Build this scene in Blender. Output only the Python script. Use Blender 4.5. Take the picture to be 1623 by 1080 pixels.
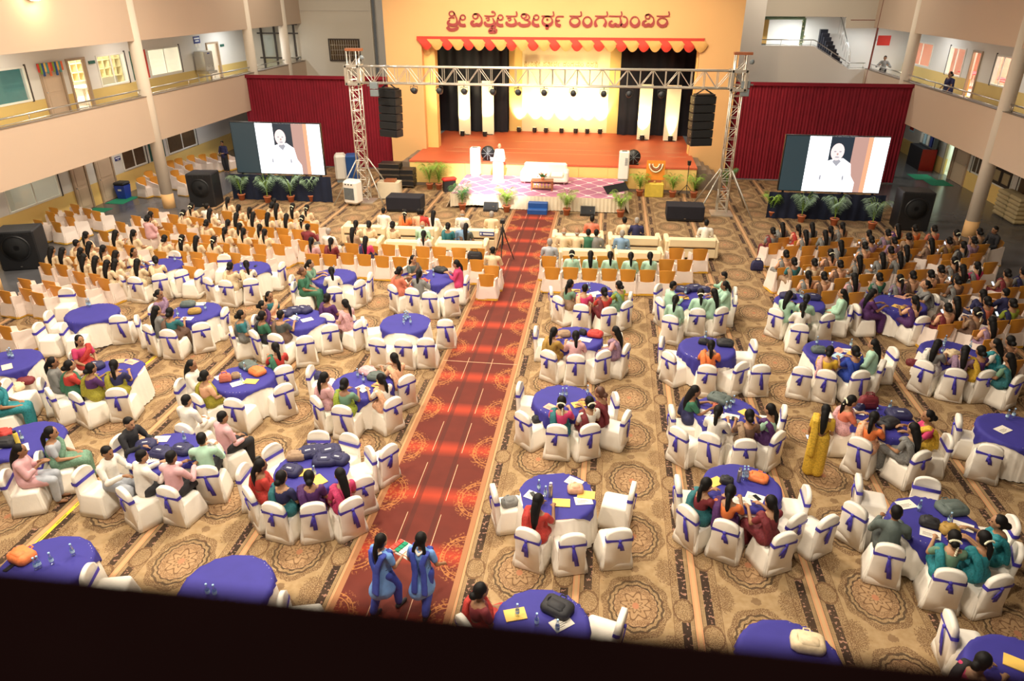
import bpy, bmesh, math, random
from math import sin, cos, pi, radians, sqrt, atan2, hypot
from mathutils import Vector, Matrix
random.seed(7)
for o in list(bpy.data.objects): bpy.data.objects.remove(o)
S = bpy.context.scene
COL = S.collection

# ---------------------------------------------------------------- camera
H = 8.6                                   # eye height above the hall floor
FPX, PITCH, YAW = 1137.1, 0.454127, -0.12973
WF = Vector((sin(YAW)*cos(PITCH), cos(YAW)*cos(PITCH), -sin(PITCH)))
WR = WF.cross(Vector((0, 0, 1))).normalized()
WU = WR.cross(WF)
cam = bpy.data.objects.new('camera', bpy.data.cameras.new('camera'))
COL.objects.link(cam)
cam.matrix_world = Matrix(((WR.x, WU.x, -WF.x, 0), (WR.y, WU.y, -WF.y, 0), (WR.z, WU.z, -WF.z, H), (0, 0, 0, 1)))
cam.data.sensor_width = 36.0
cam.data.lens = FPX*36.0/1623.0
cam.data.clip_start = 0.05
cam.data.clip_end = 300
cam.data.dof.use_dof = True
cam.data.dof.focus_distance = 17.0
cam.data.dof.aperture_fstop = 2.4
S.camera = cam

def ray(px, py): return (WF*FPX + WR*(px-811.5) - WU*(py-540)).normalized()
def P(px, py, z=0.0):                      # point seen at a pixel, at height z
    d = ray(px, py); return Vector((0, 0, H)) + d*((z-H)/d.z)
def PY(px, py, Y):
    d = ray(px, py); return Vector((0, 0, H)) + d*(Y/d.y)
def PX(px, py, X):
    d = ray(px, py); return Vector((0, 0, H)) + d*(X/d.x)

# ---------------------------------------------------------------- light
S.view_settings.view_transform = 'Standard'
S.view_settings.look = 'None'
S.view_settings.exposure = 0.0
S.view_settings.gamma = 1.0
S.view_settings.use_curve_mapping = False
w = bpy.data.worlds.new('hall_ambience'); S.world = w; w.use_nodes = True
w.node_tree.nodes['Background'].inputs[0].default_value = (1.0, 0.90, 0.76, 1)
w.node_tree.nodes['Background'].inputs[1].default_value = 0.09
def area(name, loc, size, power, col, rot=(0, 0, 0), sy=None):
    l = bpy.data.lights.new(name, 'AREA'); l.energy = power; l.color = col; l.size = size
    if sy: l.shape = 'RECTANGLE'; l.size_y = sy
    else: l.shape = 'DISK'
    o = bpy.data.objects.new(name, l); COL.objects.link(o); o.location = loc; o.rotation_euler = rot
    return o
WARM = (1.0, 0.86, 0.68)
for x, y, p in [(-14, 8, 800), (-14, 17, 800), (-14, 26, 640), (-6.5, 5, 900), (-6.5, 14, 900), (-6.5, 23, 900), (-6.5, 30, 700),
                (0, 5, 860), (0, 14, 860), (0, 23, 760), (0, 30, 560), (-15, 39, 340), (9, 40, 420)]:  # last two are unseen fill lamps added to brighten the back walls
    area('ceiling_or_fill_lamp', (x, y, 11.6), 1.2, p, WARM)
# ---------------------------------------------------------------- node materials
M = {}
class N:
    """tiny arithmetic wrapper over shader nodes"""
    def __init__(s, t, sock): s.t = t; s.s = sock
    def _m(s, op, b=None, c=None):
        n = s.t.nodes.new('ShaderNodeMath'); n.operation = op
        for i, v in enumerate((s, b, c)):
            if v is None: continue
            if isinstance(v, N): s.t.links.new(v.s, n.inputs[i])
            else: n.inputs[i].default_value = v
        return N(s.t, n.outputs[0])
    def __add__(s, b): return s._m('ADD', b)
    def __sub__(s, b): return s._m('SUBTRACT', b)
    def __mul__(s, b): return s._m('MULTIPLY', b)
    def __truediv__(s, b): return s._m('DIVIDE', b)
    def abs(s): return s._m('ABSOLUTE')
    def fract(s): return s._m('FRACT')
    def floor(s): return s._m('FLOOR')
    def lt(s, b): return s._m('LESS_THAN', b)
    def gt(s, b): return s._m('GREATER_THAN', b)
    def mn(s, b): return s._m('MINIMUM', b)
    def mx(s, b): return s._m('MAXIMUM', b)
    def sin(s): return s._m('SINE')
    def sqrt(s): return s._m('SQRT')
    def atan2(s, b): return s._m('ARCTAN2', b)
    def band(s, a, b): return s.gt(a)*s.lt(b)
def newmat(name):
    m = bpy.data.materials.new(name); m.use_nodes = True; M[name] = m
    t = m.node_tree; b = t.nodes['Principled BSDF']
    return m, t, b
def rgba(c): return (c[0], c[1], c[2], 1)
def mix(t, fac, a, b):
    n = t.nodes.new('ShaderNodeMix'); n.data_type = 'RGBA'
    for i, v in ((0, fac), (6, a), (7, b)):
        if isinstance(v, N): t.links.new(v.s, n.inputs[i])
        elif hasattr(v, 'links'): t.links.new(v, n.inputs[i])
        elif isinstance(v, (int, float)): n.inputs[i].default_value = v
        else: n.inputs[i].default_value = rgba(v)
    return n.outputs[2]
def noise(t, scale, detail=2, vec=None):
    n = t.nodes.new('ShaderNodeTexNoise'); n.inputs['Scale'].default_value = scale; n.inputs['Detail'].default_value = detail
    if vec is None:
        tc = t.nodes.new('ShaderNodeTexCoord'); vec = tc.outputs['Object']
    t.links.new(vec, n.inputs['Vector'])
    return N(t, n.outputs[0])
def mat(name, c, rough=0.6, metal=0.0, var=0.12, scale=6.0, emit=0.0, bump=0.0):
    m, t, b = newmat(name)
    b.inputs['Roughness'].default_value = rough; b.inputs['Metallic'].default_value = metal
    ns = noise(t, scale, 3)
    t.links.new(mix(t, ns, [min(1, x*(1+var)) for x in c], [x*(1-var) for x in c]), b.inputs['Base Color'])
    if emit:
        b.inputs['Emission Color'].default_value = rgba(c); b.inputs['Emission Strength'].default_value = emit
    if bump:
        bn = t.nodes.new('ShaderNodeBump'); bn.inputs['Strength'].default_value = bump; bn.inputs['Distance'].default_value = 0.02
        t.links.new(noise(t, scale*3, 4).s, bn.inputs['Height']); t.links.new(bn.outputs[0], b.inputs['Normal'])
    return m
def objcolor_mat(name, rough, pattern=0.0, scale=14.0, band=0.0):
    m, t, b = newmat(name); b.inputs['Roughness'].default_value = rough
    oi = t.nodes.new('ShaderNodeObjectInfo')
    g = t.nodes.new('ShaderNodeHueSaturation'); g.inputs['Value'].default_value = 0.55
    t.links.new(oi.outputs['Color'], g.inputs['Color'])
    ns = noise(t, scale, 3)
    f = (ns - 0.42)*3.0*pattern
    f = f.mx(0.0).mn(1.0)
    c = mix(t, f, oi.outputs['Color'], g.outputs[0])
    t.links.new(c, b.inputs['Base Color'])
    bn = t.nodes.new('ShaderNodeBump'); bn.inputs['Strength'].default_value = 0.25; bn.inputs['Distance'].default_value = 0.02
    t.links.new(noise(t, 18.0, 2).s, bn.inputs['Height']); t.links.new(bn.outputs[0], b.inputs['Normal'])
    return m

mat('wall_cream', (0.60, 0.455, 0.34), 0.8, var=0.03, scale=0.4)
mat('column_white', (0.74, 0.64, 0.52), 0.7, var=0.03, scale=0.5)
mat('wall_white', (0.74, 0.70, 0.64), 0.8, var=0.04, scale=0.5)
mat('wall_dado', (0.66, 0.47, 0.16), 0.7, var=0.05, scale=0.8)
mat('wall_back', (0.66, 0.60, 0.50), 0.8, var=0.03, scale=0.4)
mat('stage_yellow', (0.82, 0.49, 0.21), 0.7, var=0.04, scale=0.6)
mat('stage_panel', (0.86, 0.60, 0.20), 0.6, var=0.05, scale=1.2)
mat('corridor_floor', (0.11, 0.11, 0.12), 0.22, var=0.25, scale=0.9)
mat('slab', (0.62, 0.57, 0.50), 0.8, var=0.04)
mat('steel', (0.62, 0.60, 0.56), 0.28, 1.0, var=0.08)
mat('truss_alu', (0.72, 0.68, 0.60), 0.38, 0.75, var=0.1)
mat('black_plastic', (0.012, 0.013, 0.016), 0.45, var=0.2)
mat('black_grille', (0.010, 0.011, 0.013), 0.8, var=0.4, scale=60)
mat('black_cloth', (0.014, 0.014, 0.022), 0.95, var=0.25, scale=2)
mat('navy_cloth', (0.010, 0.016, 0.042), 0.95, var=0.25, scale=2)
mat('red_velvet', (0.23, 0.004, 0.018), 0.85, var=0.25, scale=1.6)
mat('stage_red', (0.60, 0.12, 0.05), 0.55, var=0.18, scale=0.7)
mat('step_grey', (0.22, 0.17, 0.13), 0.6, var=0.15)
mat('swag_red', (0.62, 0.05, 0.03), 0.7)
mat('swag_gold', (0.72, 0.40, 0.12), 0.7)
mat('backdrop', (0.95, 0.80, 0.50), 0.8, var=0.05, scale=1)
mat('panel_white', (0.95, 0.86, 0.62), 0.7, var=0.03)
mat('letter_maroon', (0.30, 0.035, 0.035), 0.5)
mat('letter_gold', (0.55, 0.34, 0.08), 0.5)
mat('frame_white', (0.80, 0.77, 0.68), 0.5, var=0.04)
mat('frame_dark', (0.055, 0.04, 0.03), 0.6)
mat('door_wood', (0.58, 0.43, 0.30), 0.5, var=0.06, scale=3)
mat('door_frame', (0.42, 0.30, 0.20), 0.5, var=0.1)
mat('board_green', (0.02, 0.10, 0.07), 0.7)
mat('paper', (0.85, 0.80, 0.70), 0.7, var=0.06)
mat('paper_yellow', (0.85, 0.55, 0.12), 0.6)
mat('sign_blue', (0.03, 0.05, 0.25), 0.5)
mat('letter_white', (0.9, 0.9, 0.9), 0.5)
mat('teal_wall', (0.10, 0.33, 0.34), 0.7)
mat('shelf_cream', (0.78, 0.66, 0.36), 0.6)
mat('room_pink', (0.85, 0.45, 0.33), 0.7)
mat('table_red', (0.70, 0.06, 0.08), 0.5)
mat('bin_blue', (0.02, 0.06, 0.45), 0.4)
mat('mat_green', (0.01, 0.25, 0.13), 0.9)
mat('terracotta', (0.62, 0.20, 0.09), 0.7)
mat('soil', (0.05, 0.03, 0.02), 0.9)
mat('leaf_light', (0.24, 0.40, 0.05), 0.5, var=0.35, scale=5)
mat('leaf_dark', (0.06, 0.20, 0.06), 0.5, var=0.35, scale=5)
mat('leaf_pale', (0.22, 0.33, 0.20), 0.5, var=0.3, scale=5)
mat('pole_silver', (0.55, 0.53, 0.48), 0.35, 0.6)
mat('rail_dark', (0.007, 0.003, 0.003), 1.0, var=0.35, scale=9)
mat('white_plastic', (0.85, 0.82, 0.75), 0.4, var=0.03)
mat('grey_plastic', (0.22, 0.26, 0.28), 0.4)
mat('leather_cream', (0.86, 0.72, 0.46), 0.45, var=0.05, scale=3, bump=0.1)
mat('gap_dark', (0.05, 0.03, 0.02), 0.9)
mat('sofa_white', (0.92, 0.88, 0.76), 0.5, var=0.03)
mat('wood_red', (0.36, 0.12, 0.05), 0.4, var=0.2)
mat('skirt_cream', (0.78, 0.68, 0.50), 0.85, var=0.07)
mat('blue_box', (0.012, 0.08, 0.30), 0.5, var=0.15)
mat('cover_white', (0.88, 0.83, 0.74), 0.75, var=0.05, scale=5, bump=0.15)
mat('cover_pink', (0.80, 0.69, 0.62), 0.8, var=0.05, scale=5, bump=0.15)
mat('cloth_blue', (0.034, 0.028, 0.26), 0.75, var=0.16, scale=4)
mat('sash_blue', (0.06, 0.045, 0.44), 0.5, var=0.2, scale=8)
mat('orange_shell', (0.60, 0.26, 0.030), 0.5, var=0.10, scale=3)
mat('fringe_gold', (0.75, 0.42, 0.04), 0.6, var=0.25, scale=30)
mat('underlay_pink', (0.80, 0.42, 0.32), 0.8)
mat('table_board', (0.30, 0.18, 0.09), 0.6)
mat('hair_black', (0.006, 0.005, 0.005), 0.62, var=0.3, scale=20)
mat('hair_brown', (0.09, 0.035, 0.02), 0.5, var=0.3, scale=20)
mat('hair_grey', (0.32, 0.29, 0.26), 0.6, var=0.3, scale=20)
mat('eye_dark', (0.02, 0.012, 0.01), 0.3)
mat('lip', (0.32, 0.10, 0.08), 0.5)
mat('jasmine', (0.92, 0.88, 0.66), 0.7)
mat('shoe_black', (0.015, 0.013, 0.012), 0.4)
mat('tape_yellow', (0.80, 0.58, 0.02), 0.5, var=0.05)
mat('tape_white', (0.62, 0.38, 0.22), 0.6)
mat('red_paint', (0.55, 0.03, 0.02), 0.4)
mat('pipe_red', (0.22, 0.05, 0.03), 0.5)
mat('bottle_cap', (0.35, 0.58, 0.80), 0.4)
mat('bottle_label', (0.55, 0.78, 0.88), 0.4)
mat('steel_flask', (0.45, 0.42, 0.36), 0.3, 0.8)
mat('garland', (0.85, 0.78, 0.55), 0.7)
mat('shrine_orange', (0.80, 0.28, 0.03), 0.6)
mat('gold_cloth', (0.72, 0.55, 0.08), 0.6, var=0.2)
mat('stair_black', (0.012, 0.012, 0.02), 0.5)
mat('sack_tan', (0.45, 0.36, 0.20), 0.9, var=0.2)
mat('plastic_orange', (0.85, 0.16, 0.05), 0.4)
mat('screen_black', (0.008, 0.010, 0.013), 0.3)
mat('lamp_glow', (1.0, 0.85, 0.55), 0.5, emit=14.0)
mat('lens_glow', (1.0, 0.85, 0.5), 0.4, emit=3.0)
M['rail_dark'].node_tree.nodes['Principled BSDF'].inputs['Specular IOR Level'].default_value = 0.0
M['hair_black'].node_tree.nodes['Principled BSDF'].inputs['Specular IOR Level'].default_value = 0.25
objcolor_mat('skin', 0.55, 0.12, 5)
objcolor_mat('cloth', 0.8, 0.35, 9)
objcolor_mat('cloth_print', 0.75, 1.0, 34)
objcolor_mat('bagcloth', 0.65, 0.5, 16)

def glass_mat(name, tint, alpha):
    m, t, b = newmat(name)
    tr = t.nodes.new('ShaderNodeBsdfTransparent'); tr.inputs[0].default_value = rgba(tint)
    gl = t.nodes.new('ShaderNodeBsdfGlossy'); gl.inputs['Roughness'].default_value = 0.08
    mx = t.nodes.new('ShaderNodeMixShader'); mx.inputs[0].default_value = alpha
    t.links.new(tr.outputs[0], mx.inputs[1]); t.links.new(gl.outputs[0], mx.inputs[2])
    t.links.new(mx.outputs[0], t.nodes['Material Output'].inputs['Surface'])
    return m
glass_mat('pane_glass', (0.93, 0.97, 0.97), 0.10)
glass_mat('bottle_plastic', (0.90, 0.97, 1.0), 0.35)
mat('pane_curtain', (0.10, 0.06, 0.03), 0.25, var=0.2)
def emit_mat(name, c, k):
    m, t, b = newmat(name); b.inputs['Base Color'].default_value = (0.02, 0.02, 0.02, 1)
    b.inputs['Emission Color'].default_value = rgba(c); b.inputs['Emission Strength'].default_value = k
for nm, c, k in [('led_white', (0.95, 0.97, 1.0), 2.6), ('led_shirt', (0.95, 0.95, 1.0), 1.9), ('led_dark', (0.015, 0.03, 0.05), 1.0), ('led_skin', (0.86, 0.70, 0.68), 1.35),
                 ('led_pink', (0.62, 0.36, 0.30), 1.0), ('led_orange', (0.95, 0.45, 0.25), 1.1), ('led_grey', (0.45, 0.45, 0.50), 1.0), ('led_off', (0.02, 0.045, 0.055), 1.0),
                 ('tube_cool', (0.9, 0.97, 1.0), 8.0), ('phone_lit', (0.8, 0.88, 1.0), 1.5), ('green_lit', (0.15, 0.9, 0.5), 1.2), ('diya_flame', (1.0, 0.75, 0.35), 6.0)]:
    emit_mat(nm, c, k)

def carpet_mat():
    m, t, b = newmat('carpet_persian'); b.inputs['Roughness'].default_value = 0.92
    tc = t.nodes.new('ShaderNodeTexCoord'); sp = t.nodes.new('ShaderNodeSeparateXYZ'); t.links.new(tc.outputs['Object'], sp.inputs[0])
    X, Y = N(t, sp.outputs[0]), N(t, sp.outputs[1])
    side = X.gt(-2.9)                                    # rolls are laid outwards from the red runner
    Xs = (X + 1.97)*side + (X*(-1.0) - 3.87)*(side*(-1.0) + 1.0)
    q = Xs/1.875; roll = q.floor(); u = q.fract() - 0.5      # -.5 .5 across one roll
    ux = u*1.875
    Yp = (Y - 8.86 + (roll*0.47))/1.60; v = Yp.fract() - 0.5
    Yh = Yp + 0.5; v2 = Yh.fract() - 0.5                     # medallions sit at v2 = 0
    vy = v2*1.60; vh = v*1.60
    au = ux.abs(); e = au*(-1.0) + 0.9375                     # distance from the seam
    fine = noise(t, 26.0, 3); mid = noise(t, 9.0, 3); big = noise(t, 0.9, 2)
    ground = mix(t, (mid-0.35)*1.6, (0.33, 0.215, 0.10), (0.47, 0.335, 0.185)); lace = noise(t, 55.0, 2)
    dark = (0.035, 0.017, 0.008); brown = (0.115, 0.052, 0.020); rose = (0.50, 0.24, 0.13)
    # outer oval medallion
    r = ((ux*ux)/(0.44*0.44) + (vy*vy)/(0.55*0.55)).sqrt()
    ang = vy.atan2(ux)
    petal = (ang*8.0).sin()*0.10
    rim = (r + (ang*16.0).sin()*0.025 + (fine-0.5)*0.08)
    c = mix(t, rim.band(0.90, 0.98)*0.85, ground, dark)
    c = mix(t, (r + (ang*8.0).sin()*0.05 + (fine-0.5)*0.1).band(0.98, 1.20)*lace.gt(0.46)*0.8, c, brown)
    c = mix(t, rim.band(0.80, 0.90)*lace.gt(0.5)*0.5, c, brown)
    c = mix(t, rim.band(0.74, 0.80)*0.9, c, dark)
    c = mix(t, r.lt(0.76)*0.22, c, rose)
    c = mix(t, r.band(0.52, 0.72)*lace.gt(0.48)*0.65, c, brown)
    c = mix(t, (r + petal).band(0.40, 0.47)*0.8, c, brown)
    c = mix(t, (r + petal*0.6).band(0.18, 0.23)*0.8, c, brown)
    c = mix(t, r.lt(0.12)*0.7, c, (0.45, 0.16, 0.08))
    # scroll corners between medallions
    cr = (((au - 0.52)*(au - 0.52))/(0.20*0.20) + (vh*vh)/(0.34*0.34)).sqrt()
    c = mix(t, (cr + (fine-0.5)*1.2).lt(0.85)*lace.gt(0.47)*0.75, c, brown)
    cc = ((ux*ux) + (vh*vh)).sqrt()
    c = mix(t, (cc + (fine-0.5)*0.10).lt(0.075)*0.6, c, brown)
    # border bands
    c = mix(t, (e + (fine-0.5)*0.02).band(0.25, 0.36)*(lace.gt(0.49))*0.7, c, brown)
    c = mix(t, e.band(0.362, 0.372)*0.8, c, brown)
    bulge = (vy.abs()).gt(0.20 + 0.0)
    fl = mix(t, (noise(t, 17.0, 2)).gt(0.60)*0.8, dark, (0.42, 0.22, 0.15))
    c = mix(t, e.band(0.120, 0.250)*bulge, c, fl)
    sc = ((e - 0.20)*(e - 0.20)/(0.17*0.17) + (vy*vy)/(0.24*0.24)).sqrt()
    c = mix(t, sc.lt(1.0), c, ground)
    c = mix(t, (sc + (fine-0.5)*0.3).band(0.82, 1.0)*0.85, c, brown)
    c = mix(t, sc.lt(0.80)*lace.gt(0.50)*0.7, c, brown)
    chk = ((Y*210.0).sin().gt(0.0))
    c = mix(t, e.band(0.065, 0.112)*chk*0.65, c, brown)
    c = mix(t, e.band(0.058, 0.066)*0.8, c, dark)
    c = mix(t, e.lt(0.052), c, (0.56, 0.27, 0.13))
    c = mix(t, e.lt(0.026), c, (0.52, 0.33, 0.16))
    # broad wear
    c = mix(t, (big-0.45)*0.5, c, (0.36, 0.22, 0.10))
    t.links.new(c, b.inputs['Base Color'])
def runner_mat():
    m, t, b = newmat('carpet_red'); b.inputs['Roughness'].default_value = 0.9
    tc = t.nodes.new('ShaderNodeTexCoord'); sp = t.nodes.new('ShaderNodeSeparateXYZ'); t.links.new(tc.outputs['Object'], sp.inputs[0])
    X, Y = N(t, sp.outputs[0]) + 2.92, N(t, sp.outputs[1])
    fine = noise(t, 20.0, 3); mid = noise(t, 3.0, 2)
    v = ((Y - 8.3)/1.55).fract() - 0.5; vy = v*1.55
    ax = X.abs()
    base = mix(t, mid, (0.095, 0.012, 0.006), (0.145, 0.018, 0.008))
    g = (vy.abs()/0.30)*(-1.0) + 1.0
    g = g.mx(0.0)
    c = mix(t, g*0.95, base, (0.42, 0.042, 0.014))
    r = (((ax - 0.93)*(ax - 0.93)) + vy*vy*0.62).sqrt()
    orange = (0.50, 0.20, 0.055)
    c = mix(t, (r + (fine-0.5)*0.02).band(0.40, 0.415)*0.7, c, orange)
    c = mix(t, (r + (fine-0.5)*0.02).band(0.335, 0.35)*0.7, c, orange)
    c = mix(t, r.band(0.35, 0.40)*fine.gt(0.52)*0.6, c, orange)
    c = mix(t, (r + (fine-0.5)*0.35).band(0.43, 0.53)*fine.gt(0.56)*0.45, c, orange)
    c = mix(t, r.lt(0.33)*fine.gt(0.55)*0.45, c, orange)
    c = mix(t, (ax-0.22).abs().lt(0.045)*0.5, c, (0.05, 0.010, 0.006))
    c = mix(t, ax.gt(0.865), c, (0.36, 0.16, 0.07))
    t.links.new(c, b.inputs['Base Color'])
def lattice_mat():
    m, t, b = newmat('carpet_lattice'); b.inputs['Roughness'].default_value = 0.85
    tc = t.nodes.new('ShaderNodeTexCoord'); sp = t.nodes.new('ShaderNodeSeparateXYZ'); t.links.new(tc.outputs['Object'], sp.inputs[0])
    X, Y = N(t, sp.outputs[0]), N(t, sp.outputs[1])
    a = ((X*6.5).sin() + (Y*5.4 + 0.0).sin()).abs()
    c = mix(t, noise(t, 2.0, 2), (0.50, 0.20, 0.30), (0.40, 0.15, 0.26))
    c = mix(t, a.lt(0.17), c, (0.85, 0.62, 0.62))
    t.links.new(c, b.inputs['Base Color'])
def curtain_glow(): pass
carpet_mat(); runner_mat(); lattice_mat()

# ---------------------------------------------------------------- mesh helpers
class MB:
    def __init__(s): s.v = []; s.f = []; s.mi = []; s.cur = 0
    def add(s, vs, fs):
        o = len(s.v); s.v += [tuple(v) for v in vs]; s.f += [tuple(i+o for i in f) for f in fs]; s.mi += [s.cur]*len(fs); return s
    def box(s, x0, x1, y0, y1, z0, z1, b=0.0):
        if b <= 0:
            s.add([(x0,y0,z0),(x1,y0,z0),(x1,y1,z0),(x0,y1,z0),(x0,y0,z1),(x1,y0,z1),(x1,y1,z1),(x0,y1,z1)],
                  [(0,3,2,1),(4,5,6,7),(0,1,5,4),(1,2,6,5),(2,3,7,6),(3,0,4,7)])
        else:
            b = min(b, (x1-x0)*.49, (y1-y0)*.49, (z1-z0)*.49)
            rings = []
            for z, i in ((z0, b), (z0+b, 0), (z1-b, 0), (z1, b)):
                rings.append([(x0+i+b*(i==0), y0+i, z), (x1-i-b*(i==0), y0+i, z), (x1-i, y0+i+b*(i==0), z), (x1-i, y1-i-b*(i==0), z),
                              (x1-i-b*(i==0), y1-i, z), (x0+i+b*(i==0), y1-i, z), (x0+i, y1-i-b*(i==0), z), (x0+i, y0+i+b*(i==0), z)])
            s.loft(rings, True, True)
        return s
    def loft(s, rings, cap0=False, cap1=False, closed=True):
        n = len(rings[0]); o = len(s.v)
        for r in rings: s.v += [tuple(p) for p in r]
        for k in range(len(rings)-1):
            for i in range(n if closed else n-1):
                j = (i+1) % n
                s.f.append((o+k*n+i, o+k*n+j, o+(k+1)*n+j, o+(k+1)*n+i)); s.mi.append(s.cur)
        if cap0: s.f.append(tuple(o+i for i in reversed(range(n)))); s.mi.append(s.cur)
        if cap1: s.f.append(tuple(o+(len(rings)-1)*n+i for i in range(n))); s.mi.append(s.cur)
        return s
    def tube(s, p0, p1, r0, r1=None, n=8, caps=True):
        p0, p1 = Vector(p0), Vector(p1); r1 = r0 if r1 is None else r1
        d = (p1-p0).normalized(); a = d.orthogonal().normalized(); b = d.cross(a)
        ring = lambda p, r: [p + a*(r*cos(2*pi*i/n)) + b*(r*sin(2*pi*i/n)) for i in range(n)]
        return s.loft([ring(p0, r0), ring(p1, r1)], caps, caps)
    def path(s, pts, rs, n=8):
        pts = [Vector(p) for p in pts]
        if not isinstance(rs, (list, tuple)): rs = [rs]*len(pts)
        rings = []; a = None
        for i, p in enumerate(pts):
            d = (pts[min(i+1, len(pts)-1)] - pts[max(i-1, 0)]).normalized()
            if a is None: a = d.orthogonal().normalized()
            a = (a - d*a.dot(d)).normalized(); b = d.cross(a)
            rings.append([p + a*(rs[i]*cos(2*pi*k/n)) + b*(rs[i]*sin(2*pi*k/n)) for k in range(n)])
        return s.loft(rings, True, True)
    def lathe(s, prof, n=16, c=(0, 0, 0), cap=True):
        rings = [[(c[0]+r*cos(2*pi*i/n), c[1]+r*sin(2*pi*i/n), c[2]+z) for i in range(n)] for r, z in prof]
        return s.loft(rings, cap, cap)
    def ball(s, c, r, n=8, m=6):
        rx, ry, rz = (r, r, r) if isinstance(r, (int, float)) else r
        rings = []
        for k in range(1, m):
            t = pi*k/m
            rings.append([(c[0]+rx*sin(t)*cos(2*pi*i/n), c[1]+ry*sin(t)*sin(2*pi*i/n), c[2]-rz*cos(t)) for i in range(n)])
        return s.loft(rings, True, True)
    def quad(s, a, b, c, d): return s.add([a, b, c, d], [(0, 1, 2, 3)])
    def poly(s, pts, dz=(0, 0, 0.004)):
        """a flat polygon with a little thickness"""
        n = len(pts); d = Vector(dz); p = [Vector(q) for q in pts]
        return s.loft([p, [q+d for q in p]], True, True)
    def mesh(s, name, mats, smooth=False):
        me = bpy.data.meshes.new(name); me.from_pydata(s.v, [], s.f)
        for m in (mats if isinstance(mats, (list, tuple)) else [mats]): me.materials.append(M[m] if isinstance(m, str) else m)
        if any(s.mi): me.polygons.foreach_set('material_index', s.mi)
        me.update()
        bm = bmesh.new(); bm.from_mesh(me); bmesh.ops.recalc_face_normals(bm, faces=bm.faces); bm.to_mesh(me); bm.free()
        if smooth: me.polygons.foreach_set('use_smooth', [True]*len(me.polygons))
        return me
    def obj(s, name, mats, parent=None, smooth=False):
        return link(name, s.mesh(name, mats, smooth), parent)
def link(name, data, parent=None):
    o = bpy.data.objects.new(name, data); COL.objects.link(o)
    if parent is not None: o.parent = parent
    return o
def empty(name, loc=(0, 0, 0), rz=0.0):
    o = bpy.data.objects.new(name, None); COL.objects.link(o); o.empty_display_size = 0.1
    o.location = loc; o.rotation_euler = (0, 0, rz); return o
LABELS = {}
def tag(o, label, cat, group=None):
    o['label'] = label; o['category'] = cat
    if group: o['group'] = group
    LABELS.setdefault(label, []).append(o)
    return o
def struct(o): o['kind'] = 'structure'; return o
def B(name, m, x0, x1, y0, y1, z0, z1, parent=None, b=0.0): return MB().box(x0, x1, y0, y1, z0, z1, b).obj(name, m, parent)
def copy_tree(o, parent=None):
    c = o.copy(); COL.objects.link(c); c.parent = parent
    for ch in o.children: copy_tree(ch, c)
    return c
def proto_tree(parts):
    """parts: list of (name, mesh, [sub parts])  -> spawn(name, loc, rz)"""
    def spawn(name, loc, rz, scale=1.0):
        root = empty(name, loc, rz)
        if scale != 1.0: root.scale = (scale,)*3
        out = {}
        for nm, me, subs in parts:
            p = link(nm, me, root); out.setdefault(nm, p)
            for sn, sm in subs: out.setdefault(sn, link(sn, sm, p))
        return root, out
    return spawn
# ================================================================ STRUCTURE
XL, XR, XLW, XRW = -19.0, 14.18, -22.35, 17.3
ZB, ZT, ZF = 2.88, 4.68, 3.92             # gallery parapet bottom / top, gallery floor
ZU = 6.80                                   # underside of the upper parapet
struct(MB().box(-17.6, 12.6, -2, 37.4, -0.03, 0.0).obj('floor', 'carpet_persian'))
struct(MB().box(XLW, -17.6, -2, 46, -0.03, 0.0).box(12.6, XRW+0.2, -2, 50, -0.03, 0.0).box(-17.6, 12.6, 37.4, 46, -0.03, 0.0).obj('floor_corridor', 'corridor_floor'))
run = struct(MB().box(-3.88, -1.96, 2, 30.4, 0.0, 0.012).obj('floor_runner', 'carpet_red'))
for xc in (-3.24, -2.62):
    y = 4.3
    while y < 30:
        B('runner_dash', 'tape_white', xc-0.006, xc+0.006, y, y+1.15, 0.012, 0.0135, run); y += 1.55
B('runner_seam', 'tape_white', -3.88, -1.96, 16.05, 16.07, 0.012, 0.0135, run)

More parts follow.
